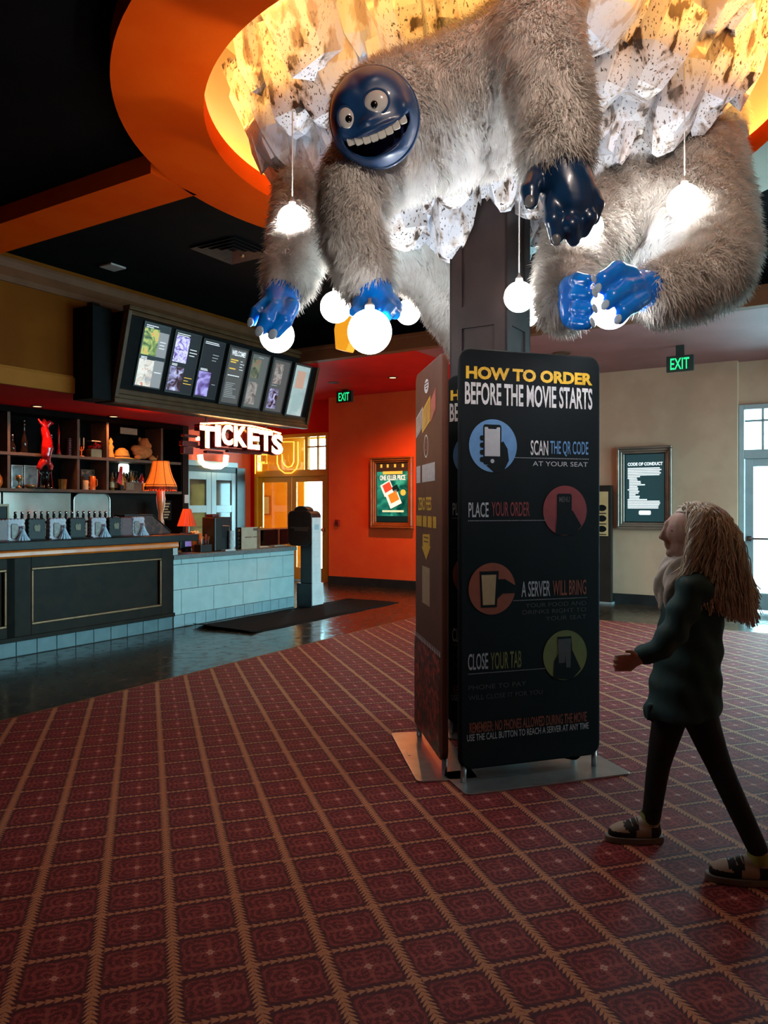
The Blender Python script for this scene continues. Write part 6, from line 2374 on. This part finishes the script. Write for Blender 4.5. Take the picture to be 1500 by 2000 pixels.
def face_h(x, z):
    r2 = x * x + z * z
    h = 0.16 * math.sqrt(max(0.0, 1.02 - r2))
    h += 0.020 * (gau(x, z, -0.38, 0.58, 0.30, 0.18) + gau(x, z, 0.34, 0.66, 0.34, 0.16))       # brows
    h -= 0.010 * gau(x, z, -0.06, 0.72, 0.10, 0.22)                                               # furrow
    h += 0.022 * gau(x, z, -0.12, -0.12, 0.2, 0.10)                                              # flat nose
    h += 0.030 * (gau(x, z, -0.80, -0.10, 0.18, 0.2) + gau(x, z, 0.80, -0.10, 0.18, 0.2))       # cheeks
    h += 0.030 * gau(x, z, 0.0, -0.84, 0.5, 0.10)                                               # lower lip
    h += 0.016 * gau(x, z, 0.0, -0.30, 0.6, 0.05)                                              # upper lip
    h -= 0.016 * (gau(x, z, -0.40, 0.16, 0.26, 0.26) + gau(x, z, 0.40, 0.16, 0.30, 0.28))       # sockets
    return h


mb = MB()
NR, NT_ = 44, 110
mb.v.append((0, face_h(0, 0), 0))
for i in range(1, NR + 1):
    for j in range(NT_):
        r = i / NR
        t = 2 * math.pi * j / NT_
        x, z = r * math.cos(t), r * math.sin(t)
        y = face_h(x, z) - 0.085 * in_mouth(x, z) / 1.0
        mb.v.append((x, y, z))
mb.v = [(x * FR * 0.97, y * (FR / 0.215), z * FR * 1.02) for (x, y, z) in mb.v]
for j in range(NT_):
    mb.f.append((0, 1 + (j + 1) % NT_, 1 + j))
for i in range(NR - 1):
    for j in range(NT_):
        j2 = (j + 1) % NT_
        a, b_, c_, d_ = 1 + i * NT_ + j, 1 + i * NT_ + j2, 1 + (i + 1) * NT_ + j2, 1 + (i + 1) * NT_ + j
        mb.f.append((a, b_, c_, d_))
for f in mb.f:
    cx = sum(mb.v[i][0] for i in f) / len(f) / (FR * 0.97)
    cz = sum(mb.v[i][2] for i in f) / len(f) / (FR * 1.02)
    mb.m.append(1 if in_mouth(cx, cz) > 0.4 else 0)
mb.xf(Mf)
M_mouth = pm('dark_mouth_inside', (0.004, 0.010, 0.05), (0.006, 0.014, 0.065), 10, 0.4)
face = mb.build('face', [M_faceblue, M_mouth], cA, smooth=True, loc=fc - A_base)


def fpos(x, z, extra=0.0):
    return Vector((x * FR * 0.97, face_h(x, z) + extra, z * FR * 1.02))


# rim that seats the face in the fur
m = MB()
m.tube([(FR * 0.99 * math.cos(2 * math.pi * i / 60) * 0.97, -0.004, FR * 0.99 * math.sin(2 * math.pi * i / 60) * 1.02) for i in range(60)], 0.012, 8, closed=True)
m.xf(Mf)
m.build('face_rim', M_faceblue, face, smooth=True)
for (x, z, sx, sz, pxo, pzo) in ((-0.54, 0.11, 0.041, 0.050, 0.06, -0.02), (0.19, 0.17, 0.058, 0.050, -0.06, -0.03)):
    c = fpos(x, z, -0.004)
    m = MB()
    m.ball(c, 1.0, 26, 16, (sx, 0.026, sz))
    m.xf(Mf)
    eye = m.build('eye', pm('eye_white', (0.62, 0.60, 0.56), (0.66, 0.64, 0.60), 8, 0.2, coat=0.5), face, smooth=True)
    m = MB()
    pc = c + Vector((pxo * 0.16, 0.022, pzo * 0.3))
    m.ball(pc, 0.017, 18, 10, (1, 0.65, 1))
    m.xf(Mf)
    pu = m.build('pupil', pm('black_pupil', (0.004, 0.004, 0.005), (0.006, 0.006, 0.007), 10, 0.1, coat=0.8), eye, smooth=True)
    m = MB()
    m.tube([(c.x + sx * 1.06 * math.cos(t), c.y + 0.004, c.z + sz * 1.06 * math.sin(t)) for t in [2 * math.pi * i / 36 for i in range(36)]], 0.006, 6, closed=True)
    m.xf(Mf)
    m.build('eyelid', M_faceblue, eye, smooth=True)
for i in range(8):
    x = -0.62 + 1.24 * i / 7
    t = x / 0.80
    zt = -0.37 + 0.15 * t * t
    c = fpos(x, zt, -0.012)
    m = MB()
    w = 0.0182
    hgt = 0.034 - 0.012 * t * t
    m.prism(rrect(c.x - w, c.x + w, c.z - hgt, c.z + 0.010, 0.009, 4), c.y - 0.014, c.y + 0.004, 'y')
    m.xf(Mf)
    m.build('tooth', pm('ivory_tooth', (0.58, 0.58, 0.52), (0.64, 0.64, 0.58), 10, 0.25, coat=0.3), face, bevel=0.004, seg=2)

# ------------------------------------------------------------------ ice mass round the column head
M_ice, nt, p = new_mat('dirty_ice')
g = G(nt)
tc = nt.nodes.new('ShaderNodeTexCoord')
vec = tc.outputs['Object']
_mp = nt.nodes.new('ShaderNodeMapping')
_mp.inputs['Scale'].default_value = (1.0, 1.0, 0.45)
nt.links.new(vec, _mp.inputs['Vector'])
vec = _mp.outputs[0]
n1 = g.noise(vec, 2.4, 5, 0.4)
n2 = g.noise(vec, 11, 8, 0.25)
n3 = g.noise(vec, 75, 3)
base = g.mix(g.step(n1, 0.35, 0.65), (0.62, 0.68, 0.78), (0.74, 0.75, 0.77))
base = g.mix(g.m('MULTIPLY', g.step(n2, 0.50, 0.58), 0.55), base, (0.34, 0.22, 0.12))
dirt = g.m('MULTIPLY', g.step(n2, 0.57, 0.62), g.step(n1, 0.40, 0.52))
base = g.mix(dirt, base, (0.035, 0.022, 0.014))
fleck = g.m('MULTIPLY', g.step(n3, 0.59, 0.65), g.step(n1, 0.34, 0.54))
base = g.mix(fleck, base, (0.05, 0.03, 0.02))
nt.links.new(base, p.inputs['Base Color'])
p.inputs['Roughness'].default_value = 0.42
p.inputs['Coat Weight'].default_value = 0.25
b = nt.nodes.new('ShaderNodeBump')
b.inputs['Strength'].default_value = 0.45
b.inputs['Distance'].default_value = 0.02
nt.links.new(n2, b.inputs['Height'])
nt.links.new(b.outputs[0], p.inputs['Normal'])

PROF = [(0.0, 3.20), (0.28, 3.20), (0.50, 3.24), (0.80, 3.36), (1.10, 3.52), (1.35, 3.68), (1.60, 3.90), (1.78, 4.12), (1.9, 4.4)]


def prof_z(r):
    for i in range(len(PROF) - 1):
        if r <= PROF[i + 1][0]:
            t = (r - PROF[i][0]) / (PROF[i + 1][0] - PROF[i][0])
            return PROF[i][1] + t * (PROF[i + 1][1] - PROF[i][1])
    return PROF[-1][1]


def ang_d(a, b):
    return abs((a - b + 180) % 360 - 180)


def sector(th):
    f = max(0.0, min(1.0, (75 - ang_d(th, -98)) / 30))
    rgt = max(0.0, min(1.0, (75 - ang_d(th, -5)) / 35))
    return f, rgt


def ice_z(r, th):
    f, rgt = sector(th)
    k = max(0.0, min(1.0, (r - 0.30) / 0.35))
    k2 = max(0.0, min(1.0, (r - 1.12) / 0.3))
    return prof_z(r) + 0.95 * f * k2 + (0.46 * f * k + 0.16 * rgt * (1 - f)) * (1.0) + (0.12 * f if r < 0.45 else 0)


rnd = random.Random(21)
ice = MB()
# core under the chunks
vs, fs = [], []
NA, NRr = 72, 14
for j in range(NRr):
    r = 0.16 + (1.50 - 0.16) * j / (NRr - 1)
    for i in range(NA):
        th = 360 * i / NA
        z = ice_z(r, th) + 0.16 + rnd.uniform(-0.05, 0.05)
        rr = r + rnd.uniform(-0.03, 0.03)
        vs.append((rr * math.cos(math.radians(th)), rr * math.sin(math.radians(th)), z))
for i in range(NA):
    th = math.radians(360 * i / NA)
    vs.append((1.66 * math.cos(th), 1.66 * math.sin(th), 5.08))
for j in range(NRr):
    for i in range(NA):
        i2 = (i + 1) % NA
        fs.append((j * NA + i, (j + 1) * NA + i, (j + 1) * NA + i2, j * NA + i2))
ice.add(vs, fs)


def crystal(r, th, zt, length, width, lean):
    a = math.radians(th)
    tip = Vector((r * math.cos(a), r * math.sin(a), zt))
    out = Vector((math.cos(a), math.sin(a), 0))
    ax = (out * lean + Vector((0, 0, 1)) + Vector((rnd.uniform(-0.12, 0.12), rnd.uniform(-0.12, 0.12), 0))).normalized()
    x = ax.cross(Vector((rnd.uniform(-1, 1), rnd.uniform(-1, 1), 0.2))).normalized()
    y = ax.cross(x)
    n = rnd.choice((5, 6, 6, 7))
    ph = rnd.uniform(0, 6.28)
    el = rnd.uniform(0.65, 1.0)
    levels = [(0.0, rnd.uniform(0.16, 0.42)), (rnd.uniform(0.08, 0.2), rnd.uniform(0.6, 0.85)), (rnd.uniform(0.35, 0.55), 1.0), (1.0, 1.12)]
    vs, fs = [], []
    offs = [rnd.uniform(0.78, 1.2) for _ in range(n)]
    for li, (t, s) in enumerate(levels):
        for k in range(n):
            q = 2 * math.pi * k / n + ph
            w = width * s * offs[k] * rnd.uniform(0.92, 1.08)
            sl = rnd.uniform(-0.05, 0.05) * length * (1 if li < 3 else 0)
            vs.append(tip + ax * (t * length + sl) + x * (w * math.cos(q)) + y * (w * el * math.sin(q)))
    fs.append(tuple(range(n))[::-1])
    for li in range(3):
        for k in range(n):
            k2 = (k + 1) % n
            fs.append((li * n + k, li * n + k2, (li + 1) * n + k2, (li + 1) * n + k))
    fs.append(tuple(3 * n + k for k in range(n)))
    ice.add(vs, fs)


tiers = [(0.34, 8, 0.17, 0.45, 0.1), (0.56, 10, 0.20, 0.5, 0.2), (0.82, 12, 0.24, 0.6, 0.3), (1.04, 14, 0.26, 0.65, 0.35), (1.22, 16, 0.26, 0.7, 0.35), (1.36, 20, 0.22, 0.8, 0.25), (1.46, 24, 0.18, 0.9, 0.12)]
for (r0, cnt, w, L, lean) in tiers:
    for i in range(cnt):
        th = 360 * (i + rnd.uniform(-0.3, 0.3)) / cnt
        r = r0 + rnd.uniform(-0.07, 0.07)
        z = ice_z(r, th) + rnd.uniform(-0.06, 0.10)
        if r > 1.2 and sector(th)[0] > 0.35:
            continue
        crystal(r, th, z, L * rnd.uniform(0.7, 1.15), w * rnd.uniform(0.75, 1.2), lean + rnd.uniform(-0.15, 0.15))
for i in range(110):
    r = rnd.uniform(0.35, 1.45)
    th = rnd.uniform(0, 360)
    if r > 1.15 and sector(th)[0] > 0.3:
        continue
    crystal(r, th, ice_z(r, th) + rnd.uniform(-0.03, 0.16), rnd.uniform(0.2, 0.4), rnd.uniform(0.05, 0.11), rnd.uniform(0.0, 0.6))
for i in range(120):
    r = rnd.uniform(0.95, 1.52)
    th = rnd.uniform(0, 360)
    if r > 1.15 and sector(th)[0] > 0.3:
        continue
    crystal(r, th, ice_z(r, th) + rnd.uniform(-0.02, 0.35), rnd.uniform(0.45, 0.9), rnd.uniform(0.06, 0.13), rnd.uniform(0.0, 0.35))
o = ice.build('ice_mass', M_ice, loc=(RC[0], RC[1], 0))
tag(o, 'huge craggy mass of pale dirty ice filling the ceiling ring around the column', 'ice sculpture')

# ------------------------------------------------------------------ globe pendants
M_globe = em('lit_white_globe', (1.0, 0.97, 0.93), GLOBE)
M_cord = pm('white_lamp_cord', (0.62, 0.60, 0.58), (0.7, 0.68, 0.66), 30, 0.5)
GL = 'globe lamps under the ice'
for (px, py, Y, d, top, label) in (
        (571, 430, 4.66, 0.182, 3.75, 'white globe on a cord near the left edge of the ceiling ring'),
        (656, 600, 4.9, 0.200, 3.3, 'white globe half behind the grinning creature\'s blue hand, left of the biggest one'),
        (722, 648, 3.45, 0.200, 0, 'biggest looking white globe, held below the grinning creature\'s blue hand'),
        (797, 610, 6.2, 0.200, 3.7, 'white globe on a cord between the biggest globe and the column'),
        (541, 655, 4.53, 0.205, 0, 'white globe touched by the blue fingers reaching down on the left'),
        (1337, 395, 4.42, 0.198, 3.95, 'white globe on a cord in front of the right hand creature\'s chest'),
        (1014, 580, 4.50, 0.178, 3.55, 'white globe on a long cord in front of the column\'s right edge'),
        (1149, 444, 4.35, 0.170, 3.75, 'white globe partly hidden by the dark hanging hand'),
        (1193, 604, 3.86, 0.200, 0, 'white globe gripped between two blue hands on the right'),
        (1030, 616, 6.9, 0.200, 3.5, 'white globe peeping out behind the one at the column\'s edge')):
    c = at(px, py, Y)
    r = thing('globe_pendant_lamp', label, 'lamp', c, 0, GL)
    MB().ball((0, 0, 0), d / 2, 28, 18).build('globe', M_globe, r, smooth=True)
    MB().lathe([(0.022, d / 2 - 0.012), (0.022, d / 2 + 0.02), (0.008, d / 2 + 0.035), (0.006, d / 2 + 0.05)], 14).build('cap', M_cord, r, smooth=True)
    if top:
        MB().tube([(0, 0, d / 2 + 0.04), (0, 0, top + 0.25 - c.z)], 0.004, 6).build('cord', M_cord, r, smooth=True)

# amber wall-mounted block seen beside the biggest globe
p = at(676, 652, 9.0)
o = MB().prism([(-0.10, -0.18), (0.05, -0.22), (0.12, -0.1), (0.12, 0.22), (-0.08, 0.2), (-0.12, 0.05)], -0.08, 0.08, 'y').build('amber_block', em('amber_block_glow', (1.0, 0.40, 0.02), 0.8), loc=p, rot=(0, 0, AZ - math.pi / 2), bevel=0.01)
tag(o, 'small glowing amber block hanging left of the biggest globe', 'light')

# ------------------------------------------------------------------ the person walking past on the right
pb = Vector((1.30, 3.25, 0.008))
per = thing('person', 'person with long pale wavy hair striding left in a dark jacket and leggings', 'person', pb)


def rel(me):
    me.transform(Matrix.Translation(-pb))
    return me


M_pskin = pm('light_skin', (0.62, 0.42, 0.33), (0.66, 0.46, 0.37), 20, 0.5, sub=0.1)
M_jacket = pm('dark_teal_jacket', (0.016, 0.060, 0.064), (0.022, 0.075, 0.078), 9, 0.8, bump=0.35, bscale=14)
M_legging = pm('black_leggings', (0.008, 0.011, 0.013), (0.012, 0.016, 0.018), 14, 0.75, bump=0.15, bscale=40)
M_scarf = pm('cream_collar_cloth', (0.62, 0.58, 0.50), (0.72, 0.68, 0.60), 10, 0.85, bump=0.4, bscale=30)
M_hair = pm('pale_blonde_hair', (0.84, 0.75, 0.58), (0.94, 0.88, 0.74), 30, 0.5, lo=0.35, hi=0.65)
M_shoe_c = pm('cream_shoe_leather', (0.46, 0.38, 0.28), (0.52, 0.43, 0.32), 14, 0.5)
M_shoe_k = pm('black_shoe_suede', (0.010, 0.010, 0.010), (0.016, 0.016, 0.016), 20, 0.7)
M_sole = pm('grey_rubber_sole', (0.20, 0.17, 0.14), (0.25, 0.21, 0.17), 14, 0.7)
M_sock = pm('lime_sock', (0.38, 0.46, 0.10), (0.46, 0.54, 0.14), 30, 0.85)

# joints (pixel row/column and distance of the photo turned into points in the room)
HIPL, KNEEL, ANKL = (1312, 1385, 3.33), (1286, 1490, 3.36), (1271, 1606, 3.385)
HIPR, KNEER, ANKR = (1362, 1385, 3.20), (1402, 1492, 3.12), (1484, 1668, 3.00)
SHO, ELB, WRI = (1352, 1150, 3.10), (1308, 1255, 3.08), (1243, 1288, 3.12)

b = MB()
# head in profile, looking left
chain(b, S((1352, 1032, 3.25, 0.094)), 18)
b.ball(at(1340, 1036, 3.25), 0.088, 18, 12)
chain(b, S((1334, 1060, 3.25, 0.062), (1320, 1074, 3.25, 0.028)), 14)
b.ball(at(1323, 1040, 3.25), 0.056, 14, 10)
chain(b, S((1300, 1030, 3.25, 0.010), (1291, 1049, 3.25, 0.010)), 10)          # nose
chain(b, S((1291, 1049, 3.25, 0.011), (1303, 1053, 3.25, 0.012)), 10)
b.ball(at(1301, 1061, 3.25), 0.010, 10, 8)                                      # lips
b.ball(at(1303, 1067.5, 3.25), 0.010, 10, 8)
b.ball(at(1309, 1080, 3.25), 0.019, 10, 8)                                      # chin
b.ball(at(1304, 1023, 3.25), 0.016, 10, 8)                                      # brow
for s in (-1, 1):
    b.ball(at(1352, 1048, 3.25) + Vector((0, s * 0.092, 0)), 0.024, 10, 8, (0.6, 0.4, 1.1))
chain(b, S((1356, 1070, 3.25, 0.048), (1366, 1120, 3.25, 0.050)), 14)
# trunk
chain(b, S((1366, 1135, 3.25, 0.085), (1356, 1190, 3.25, 0.100), (1346, 1280, 3.25, 0.090), (1338, 1360, 3.26, 0.105)), 18)
chain(b, S((1362, 1145, 3.12, 0.050), (1366, 1135, 3.25, 0.06), (1366, 1145, 3.38, 0.050)), 14)
# arms
chain(b, S((*SHO, 0.046), (*ELB, 0.036), (*WRI, 0.026)), 14)
chain(b, S((1366, 1150, 3.40, 0.046), (1390, 1255, 3.44, 0.036), (1372, 1325, 3.40, 0.026)), 14)
# near hand: palm, four fingers and a thumb, loosely curled
for dz in (-0.022, 0.0, 0.022):
    chain(b, [(at(1243, 1288, 3.12), 0.022), (at(1230, 1294, 3.12) + Vector((0, 0, dz)), 0.015)], 12)
for k, (dy, dz) in enumerate(((-0.010, 0.032), (0.0, 0.012), (0.006, -0.010), (0.010, -0.030))):
    p0 = at(1228, 1294, 3.12) + Vector((0, dy, dz))
    L = (0.9, 1.0, 0.95, 0.8)[k]
    chain(b, [(p0, 0.0088), (p0 + Vector((-0.026 * L, 0.004, -0.002)), 0.0084), (p0 + Vector((-0.046 * L, 0.016, -0.006)), 0.0078), (p0 + Vector((-0.052 * L, 0.034, -0.010)), 0.007)], 10)
p0 = at(1240, 1288, 3.12) + Vector((0, -0.016, 0.016))
chain(b, [(p0, 0.011), (p0 + Vector((-0.020, -0.016, 0.022)), 0.0095), (p0 + Vector((-0.044, -0.016, 0.024)), 0.008)], 10)
# far hand
chain(b, S((1370, 1330, 3.40, 0.024), (1364, 1345, 3.40, 0.026)), 12)
for dy in (-0.028, -0.010, 0.010, 0.026):
    p0 = at(1362, 1350, 3.40) + Vector((0, dy, 0))
    chain(b, [(p0, 0.0095), (p0 + Vector((-0.010, 0, -0.026)), 0.009), (p0 + Vector((-0.024, 0, -0.040)), 0.008)], 10)
chain(b, [(at(1362, 1338, 3.40) + Vector((-0.01, -0.025, 0)), 0.011), (at(1356, 1350, 3.40) + Vector((-0.01, -0.036, 0)), 0.009)], 10)
# legs and feet
chain(b, S((*HIPL, 0.072), (*KNEEL, 0.045), (*ANKL, 0.032)), 14)
chain(b, S((*HIPR, 0.072), (*KNEER, 0.045), (*ANKR, 0.032)), 14)
me = fuse(b, 0.0052, 2)
body = link_mesh('body', rel(me), M_pskin, per, True)
for s in (-1, 1):
    m = MB()
    c = at(1309, 1036, 3.25) + Vector((0.004, s * 0.036, 0)) - pb
    m.ball(c, 0.0115, 12, 8)
    ey = m.build('eye', pm('eye_white', (0.62, 0.60, 0.56), (0.66, 0.64, 0.60), 8, 0.2), body, smooth=True)
    m = MB()
    m.ball(c + Vector((-0.008, s * 0.003, 0)), 0.006, 10, 7)
    m.build('iris', M_shoe_k, ey, smooth=True)

# leggings
b = MB()
chain(b, S((*HIPL, 0.078), (*KNEEL, 0.051), (1272, 1598, 3.38, 0.040)), 16)
chain(b, S((*HIPR, 0.078), (*KNEER, 0.051), (1479, 1657, 3.005, 0.040)), 16)
b.ball(at(1338, 1365, 3.26), 0.112, 18, 12)
link_mesh('leggings', rel(fuse(b, 0.010, 4)), M_legging, per, True)

# jacket: trunk, hem and sleeves, cut level at the hem
b = MB()
chain(b, S((1364, 1140, 3.25, 0.105), (1352, 1200, 3.25, 0.128), (1344, 1270, 3.25, 0.136), (1338, 1340, 3.25, 0.146), (1336, 1400, 3.25, 0.150)), 20)
chain(b, S((1360, 1150, 3.11, 0.068), (1366, 1140, 3.25, 0.08), (1368, 1150, 3.39, 0.068)), 16)
chain(b, S((*SHO, 0.066), (*ELB, 0.055), (1254, 1282, 3.12, 0.040)), 16)
chain(b, S((1366, 1152, 3.40, 0.066), (1390, 1258, 3.44, 0.055), (1376, 1316, 3.40, 0.040)), 16)
b.ball(at(1272, 1392, 3.25), 0.045, 12, 8, (0.7, 1.4, 1.2))
me = fuse(b, 0.012, 4)
bm = bmesh.new()
bm.from_mesh(me)
zc = EYE + (HOR - 1394) / F * 3.25
bmesh.ops.bisect_plane(bm, geom=bm.verts[:] + bm.edges[:] + bm.faces[:], plane_co=(1.27, 0, zc), plane_no=(0.12, 0, -1), clear_outer=True)
bmesh.ops.holes_fill(bm, edges=[e for e in bm.edges if e.is_boundary])
rnd = random.Random(2)
for v in bm.verts:
    q = v.co
    v.co += v.normal * (0.004 * math.sin(q.z * 55 + q.x * 20) + 0.003 * math.sin(q.x * 70 + q.z * 31))
bm.to_mesh(me)
bm.free()
jk = link_mesh('jacket', rel(me), M_jacket, per, True)
m = MB()
for (x, y) in ((1268, 1404), (1276, 1408)):
    chain(m, S((x + 2, 1380, 3.22, 0.016), (x - 2, y, 3.22, 0.008)), 8)
link_mesh('jacket_tail', rel(fuse(m, 0.006, 1)), M_jacket, jk, True)

# pale collar and scarf ends at the front
b = MB()
for (y, r) in ((-0.05, 0.036), (0.05, 0.036)):
    c1, c2, c3_, c4 = at(1352, 1098, 3.25), at(1318, 1098, 3.25), at(1300, 1140, 3.25), at(1304, 1186, 3.25)
    chain(b, [(c1 + Vector((0.02, y * 1.5, 0)), r), (c2 + Vector((0, y, 0)), r), (c3_ + Vector((0, y, 0)), r * 0.95), (c4 + Vector((0, y * 1.1, 0)), r * 0.7)], 14)
chain(b, [(at(1330, 1120, 3.25) + Vector((0, -0.10, 0)), 0.034), (at(1318, 1160, 3.25) + Vector((0, -0.13, 0)), 0.030), (at(1314, 1196, 3.25) + Vector((0, -0.135, 0)), 0.022)], 12)
me = fuse(b, 0.008, 2)
bm = bmesh.new()
bm.from_mesh(me)
for v in bm.verts:
    q = v.co
    v.co += v.normal * 0.006 * math.sin(q.y * 95 + q.z * 45)
bm.to_mesh(me)
bm.free()
link_mesh('collar', rel(me), M_scarf, per, True)

# hair: many wavy locks over a cap
rng = random.Random(14)
hm = MB()
hc = at(1354, 1030, 3.25)
hm.ball(hc + Vector((0.012, 0, 0.012)), 0.105, 24, 16, (1.05, 1.0, 1.0))
kept = [i for i, p in enumerate(hm.v)]
mcap = hm
locks = MB()
for i in range(2300):
    # root on the scalp
    th = rng.uniform(-math.pi, math.pi)
    ph = rng.uniform(0.05, 1.25)
    d = Vector((math.cos(th) * math.cos(ph), math.sin(th) * math.cos(ph), math.sin(ph)))
    if d.x < -0.45 and d.z < 0.75:
        d = Vector((abs(d.x), d.y, d.z))
    root = hc + Vector((0.012, 0, 0.010)) + d * 0.098
    back = rng.random()
    if i % 5 == 0:          # locks that frame the face
        d = Vector((rng.uniform(-0.45, 0.0), rng.choice((-1, 1)) * rng.uniform(0.6, 0.9), rng.uniform(0.25, 0.7))).normalized()
        root = hc + Vector((0.012, 0, 0.010)) + d * 0.1
        back = rng.uniform(0.0, 0.18) - 0.15
    # where the lock ends: behind and beside, front locks shorter
    side = 1 if d.y > 0 else -1
    ex = 1352 + 126 * math.copysign(abs(back) ** 0.8, back) + rng.uniform(-8, 8)
    ey = rng.uniform(1150, 1228) - 30 * (1 - back)
    end = at(ex, ey, 3.25 + side * rng.uniform(0.02, 0.15))
    c1 = root + d * 0.055 + Vector((0.035 * back, 0, -0.01))
    c2 = at(1362 + 92 * back, 1095, 3.25 + side * rng.uniform(0.06, 0.15))
    pts, rad = [], []
    n = 13
    fr = rng.uniform(9, 16)
    pz = rng.uniform(0, 6.28)
    amp = rng.uniform(0.010, 0.026)
    for k in range(n):
        t = k / (n - 1)
        p = root * (1 - t) ** 3 + c1 * 3 * t * (1 - t) ** 2 + c2 * 3 * t * t * (1 - t) + end * t ** 3
        p = p + Vector((math.sin(fr * t + pz), math.cos(fr * t * 0.9 + pz), 0)) * amp * min(1, t * 2.5)
        pts.append(p)
        rad.append(0.0036 * (1 - 0.6 * t) + 0.0008)
    locks.tube(pts, rad, 4)
locks.v = [tuple(Vector(p) - pb) for p in locks.v]
hr = locks.build('hair', M_hair, per, smooth=True)
# scalp cap kept behind the hairline
cap = MB()
cap.ball(hc + Vector((0.016, 0, 0.010)) - pb, 0.103, 24, 16)
keepf = []
for f in cap.f:
    c = sum((Vector(cap.v[i]) for i in f), Vector()) / len(f) - (hc + Vector((0.016, 0, 0.010)) - pb)
    if not (c.x < -0.045 and c.z < 0.06) and c.z > -0.075:
        keepf.append(f)
cap.f = keepf
cap.m = [0] * len(keepf)
o = cap.build('hair_cap', M_hair, hr, smooth=True)


def shoe(heel, toe, parent, lace=True):
    heel, toe = Vector(heel), Vector(toe)
    d = (toe - heel)
    L = d.length
    ang = math.atan2(d.y, d.x)
    b = MB()
    chain(b, [((0.04, 0, 0.05), 0.036), ((0.11, 0, 0.052), 0.041), ((0.17, 0, 0.045), 0.042), ((L - 0.045, 0, 0.036), 0.036)], 16)
    chain(b, [((0.045, 0, 0.06), 0.036), ((0.05, 0, 0.105), 0.037)], 16)
    chain(b, [((0.07, 0, 0.085), 0.032), ((0.13, 0, 0.068), 0.030)], 14)
    me = fuse(b, 0.006, 2)
    bm = bmesh.new()
    bm.from_mesh(me)
    bmesh.ops.bisect_plane(bm, geom=bm.verts[:] + bm.edges[:] + bm.faces[:], plane_co=(0, 0, 0.024), plane_no=(0, 0, -1), clear_outer=True)
    bmesh.ops.bisect_plane(bm, geom=bm.verts[:] + bm.edges[:] + bm.faces[:], plane_co=(0.05, 0, 0.112), plane_no=(-0.25, 0, 1), clear_outer=True)
    for f in bm.faces:
        c = f.calc_center_median()
        x, z = c.x / L, c.z
        k = 0
        if x > 0.60 and z < 0.048 + (x - 0.6) * 0.02:
            k = 1
        elif 0.44 < x < 0.70 and z > 0.060:
            k = 1
        elif 0.50 < x < 0.62 and z < 0.07:
            k = 1
        elif x < 0.24 and z < 0.075:
            k = 1
        elif x < 0.10:
            k = 1
        f.material_index = k
    bm.to_mesh(me)
    bm.free()
    idx = [pl.material_index for pl in me.polygons]
    root = link_mesh('shoe', me, [M_shoe_c, M_shoe_k], parent, True, loc=heel - pb, rot=(0, 0, ang))
    me.polygons.foreach_set('material_index', idx)
    m = MB()
    out = []
    for i in range(40):
        t = 2 * math.pi * i / 40
        x = L / 2 + (L / 2 + 0.004) * math.cos(t)
        u = x / L
        w = 0.043 + 0.006 * math.sin(u * math.pi) - 0.006 * (1 - u)
        y = w * math.copysign(abs(math.sin(t)) ** 0.6, math.sin(t))
        out.append((x, y))
    m.prism(out, 0.0, 0.028, 'z')
    m.build('sole', M_sole, root, bevel=0.004)
    for i in range(4):
        x = 0.115 + 0.022 * i
        z = 0.102 - 0.009 * i
        MB().tube([(x, -0.030, z - 0.016), (x + 0.006, 0, z + 0.004), (x, 0.030, z - 0.016)], 0.0035, 6).build('lace', M_shoe_c, root, smooth=True)
    MB().lathe([(0.041, 0.085), (0.043, 0.105), (0.043, 0.122), (0.040, 0.130)], 18, c=(0.052, 0, 0), cap=False).build('sock', M_sock, root, smooth=True)
    return root


fl_ = floor_at(1243, 1652)
ankl = at(*ANKL)
shoe((ankl.x + 0.052, ankl.y + 0.0, 0.008), (ankl.x - 0.195, ankl.y + 0.015, 0.008), per)
ankr = at(*ANKR)
shoe((ankr.x + 0.052, ankr.y - 0.0, 0.008), (ankr.x - 0.190, ankr.y + 0.05, 0.008), per)
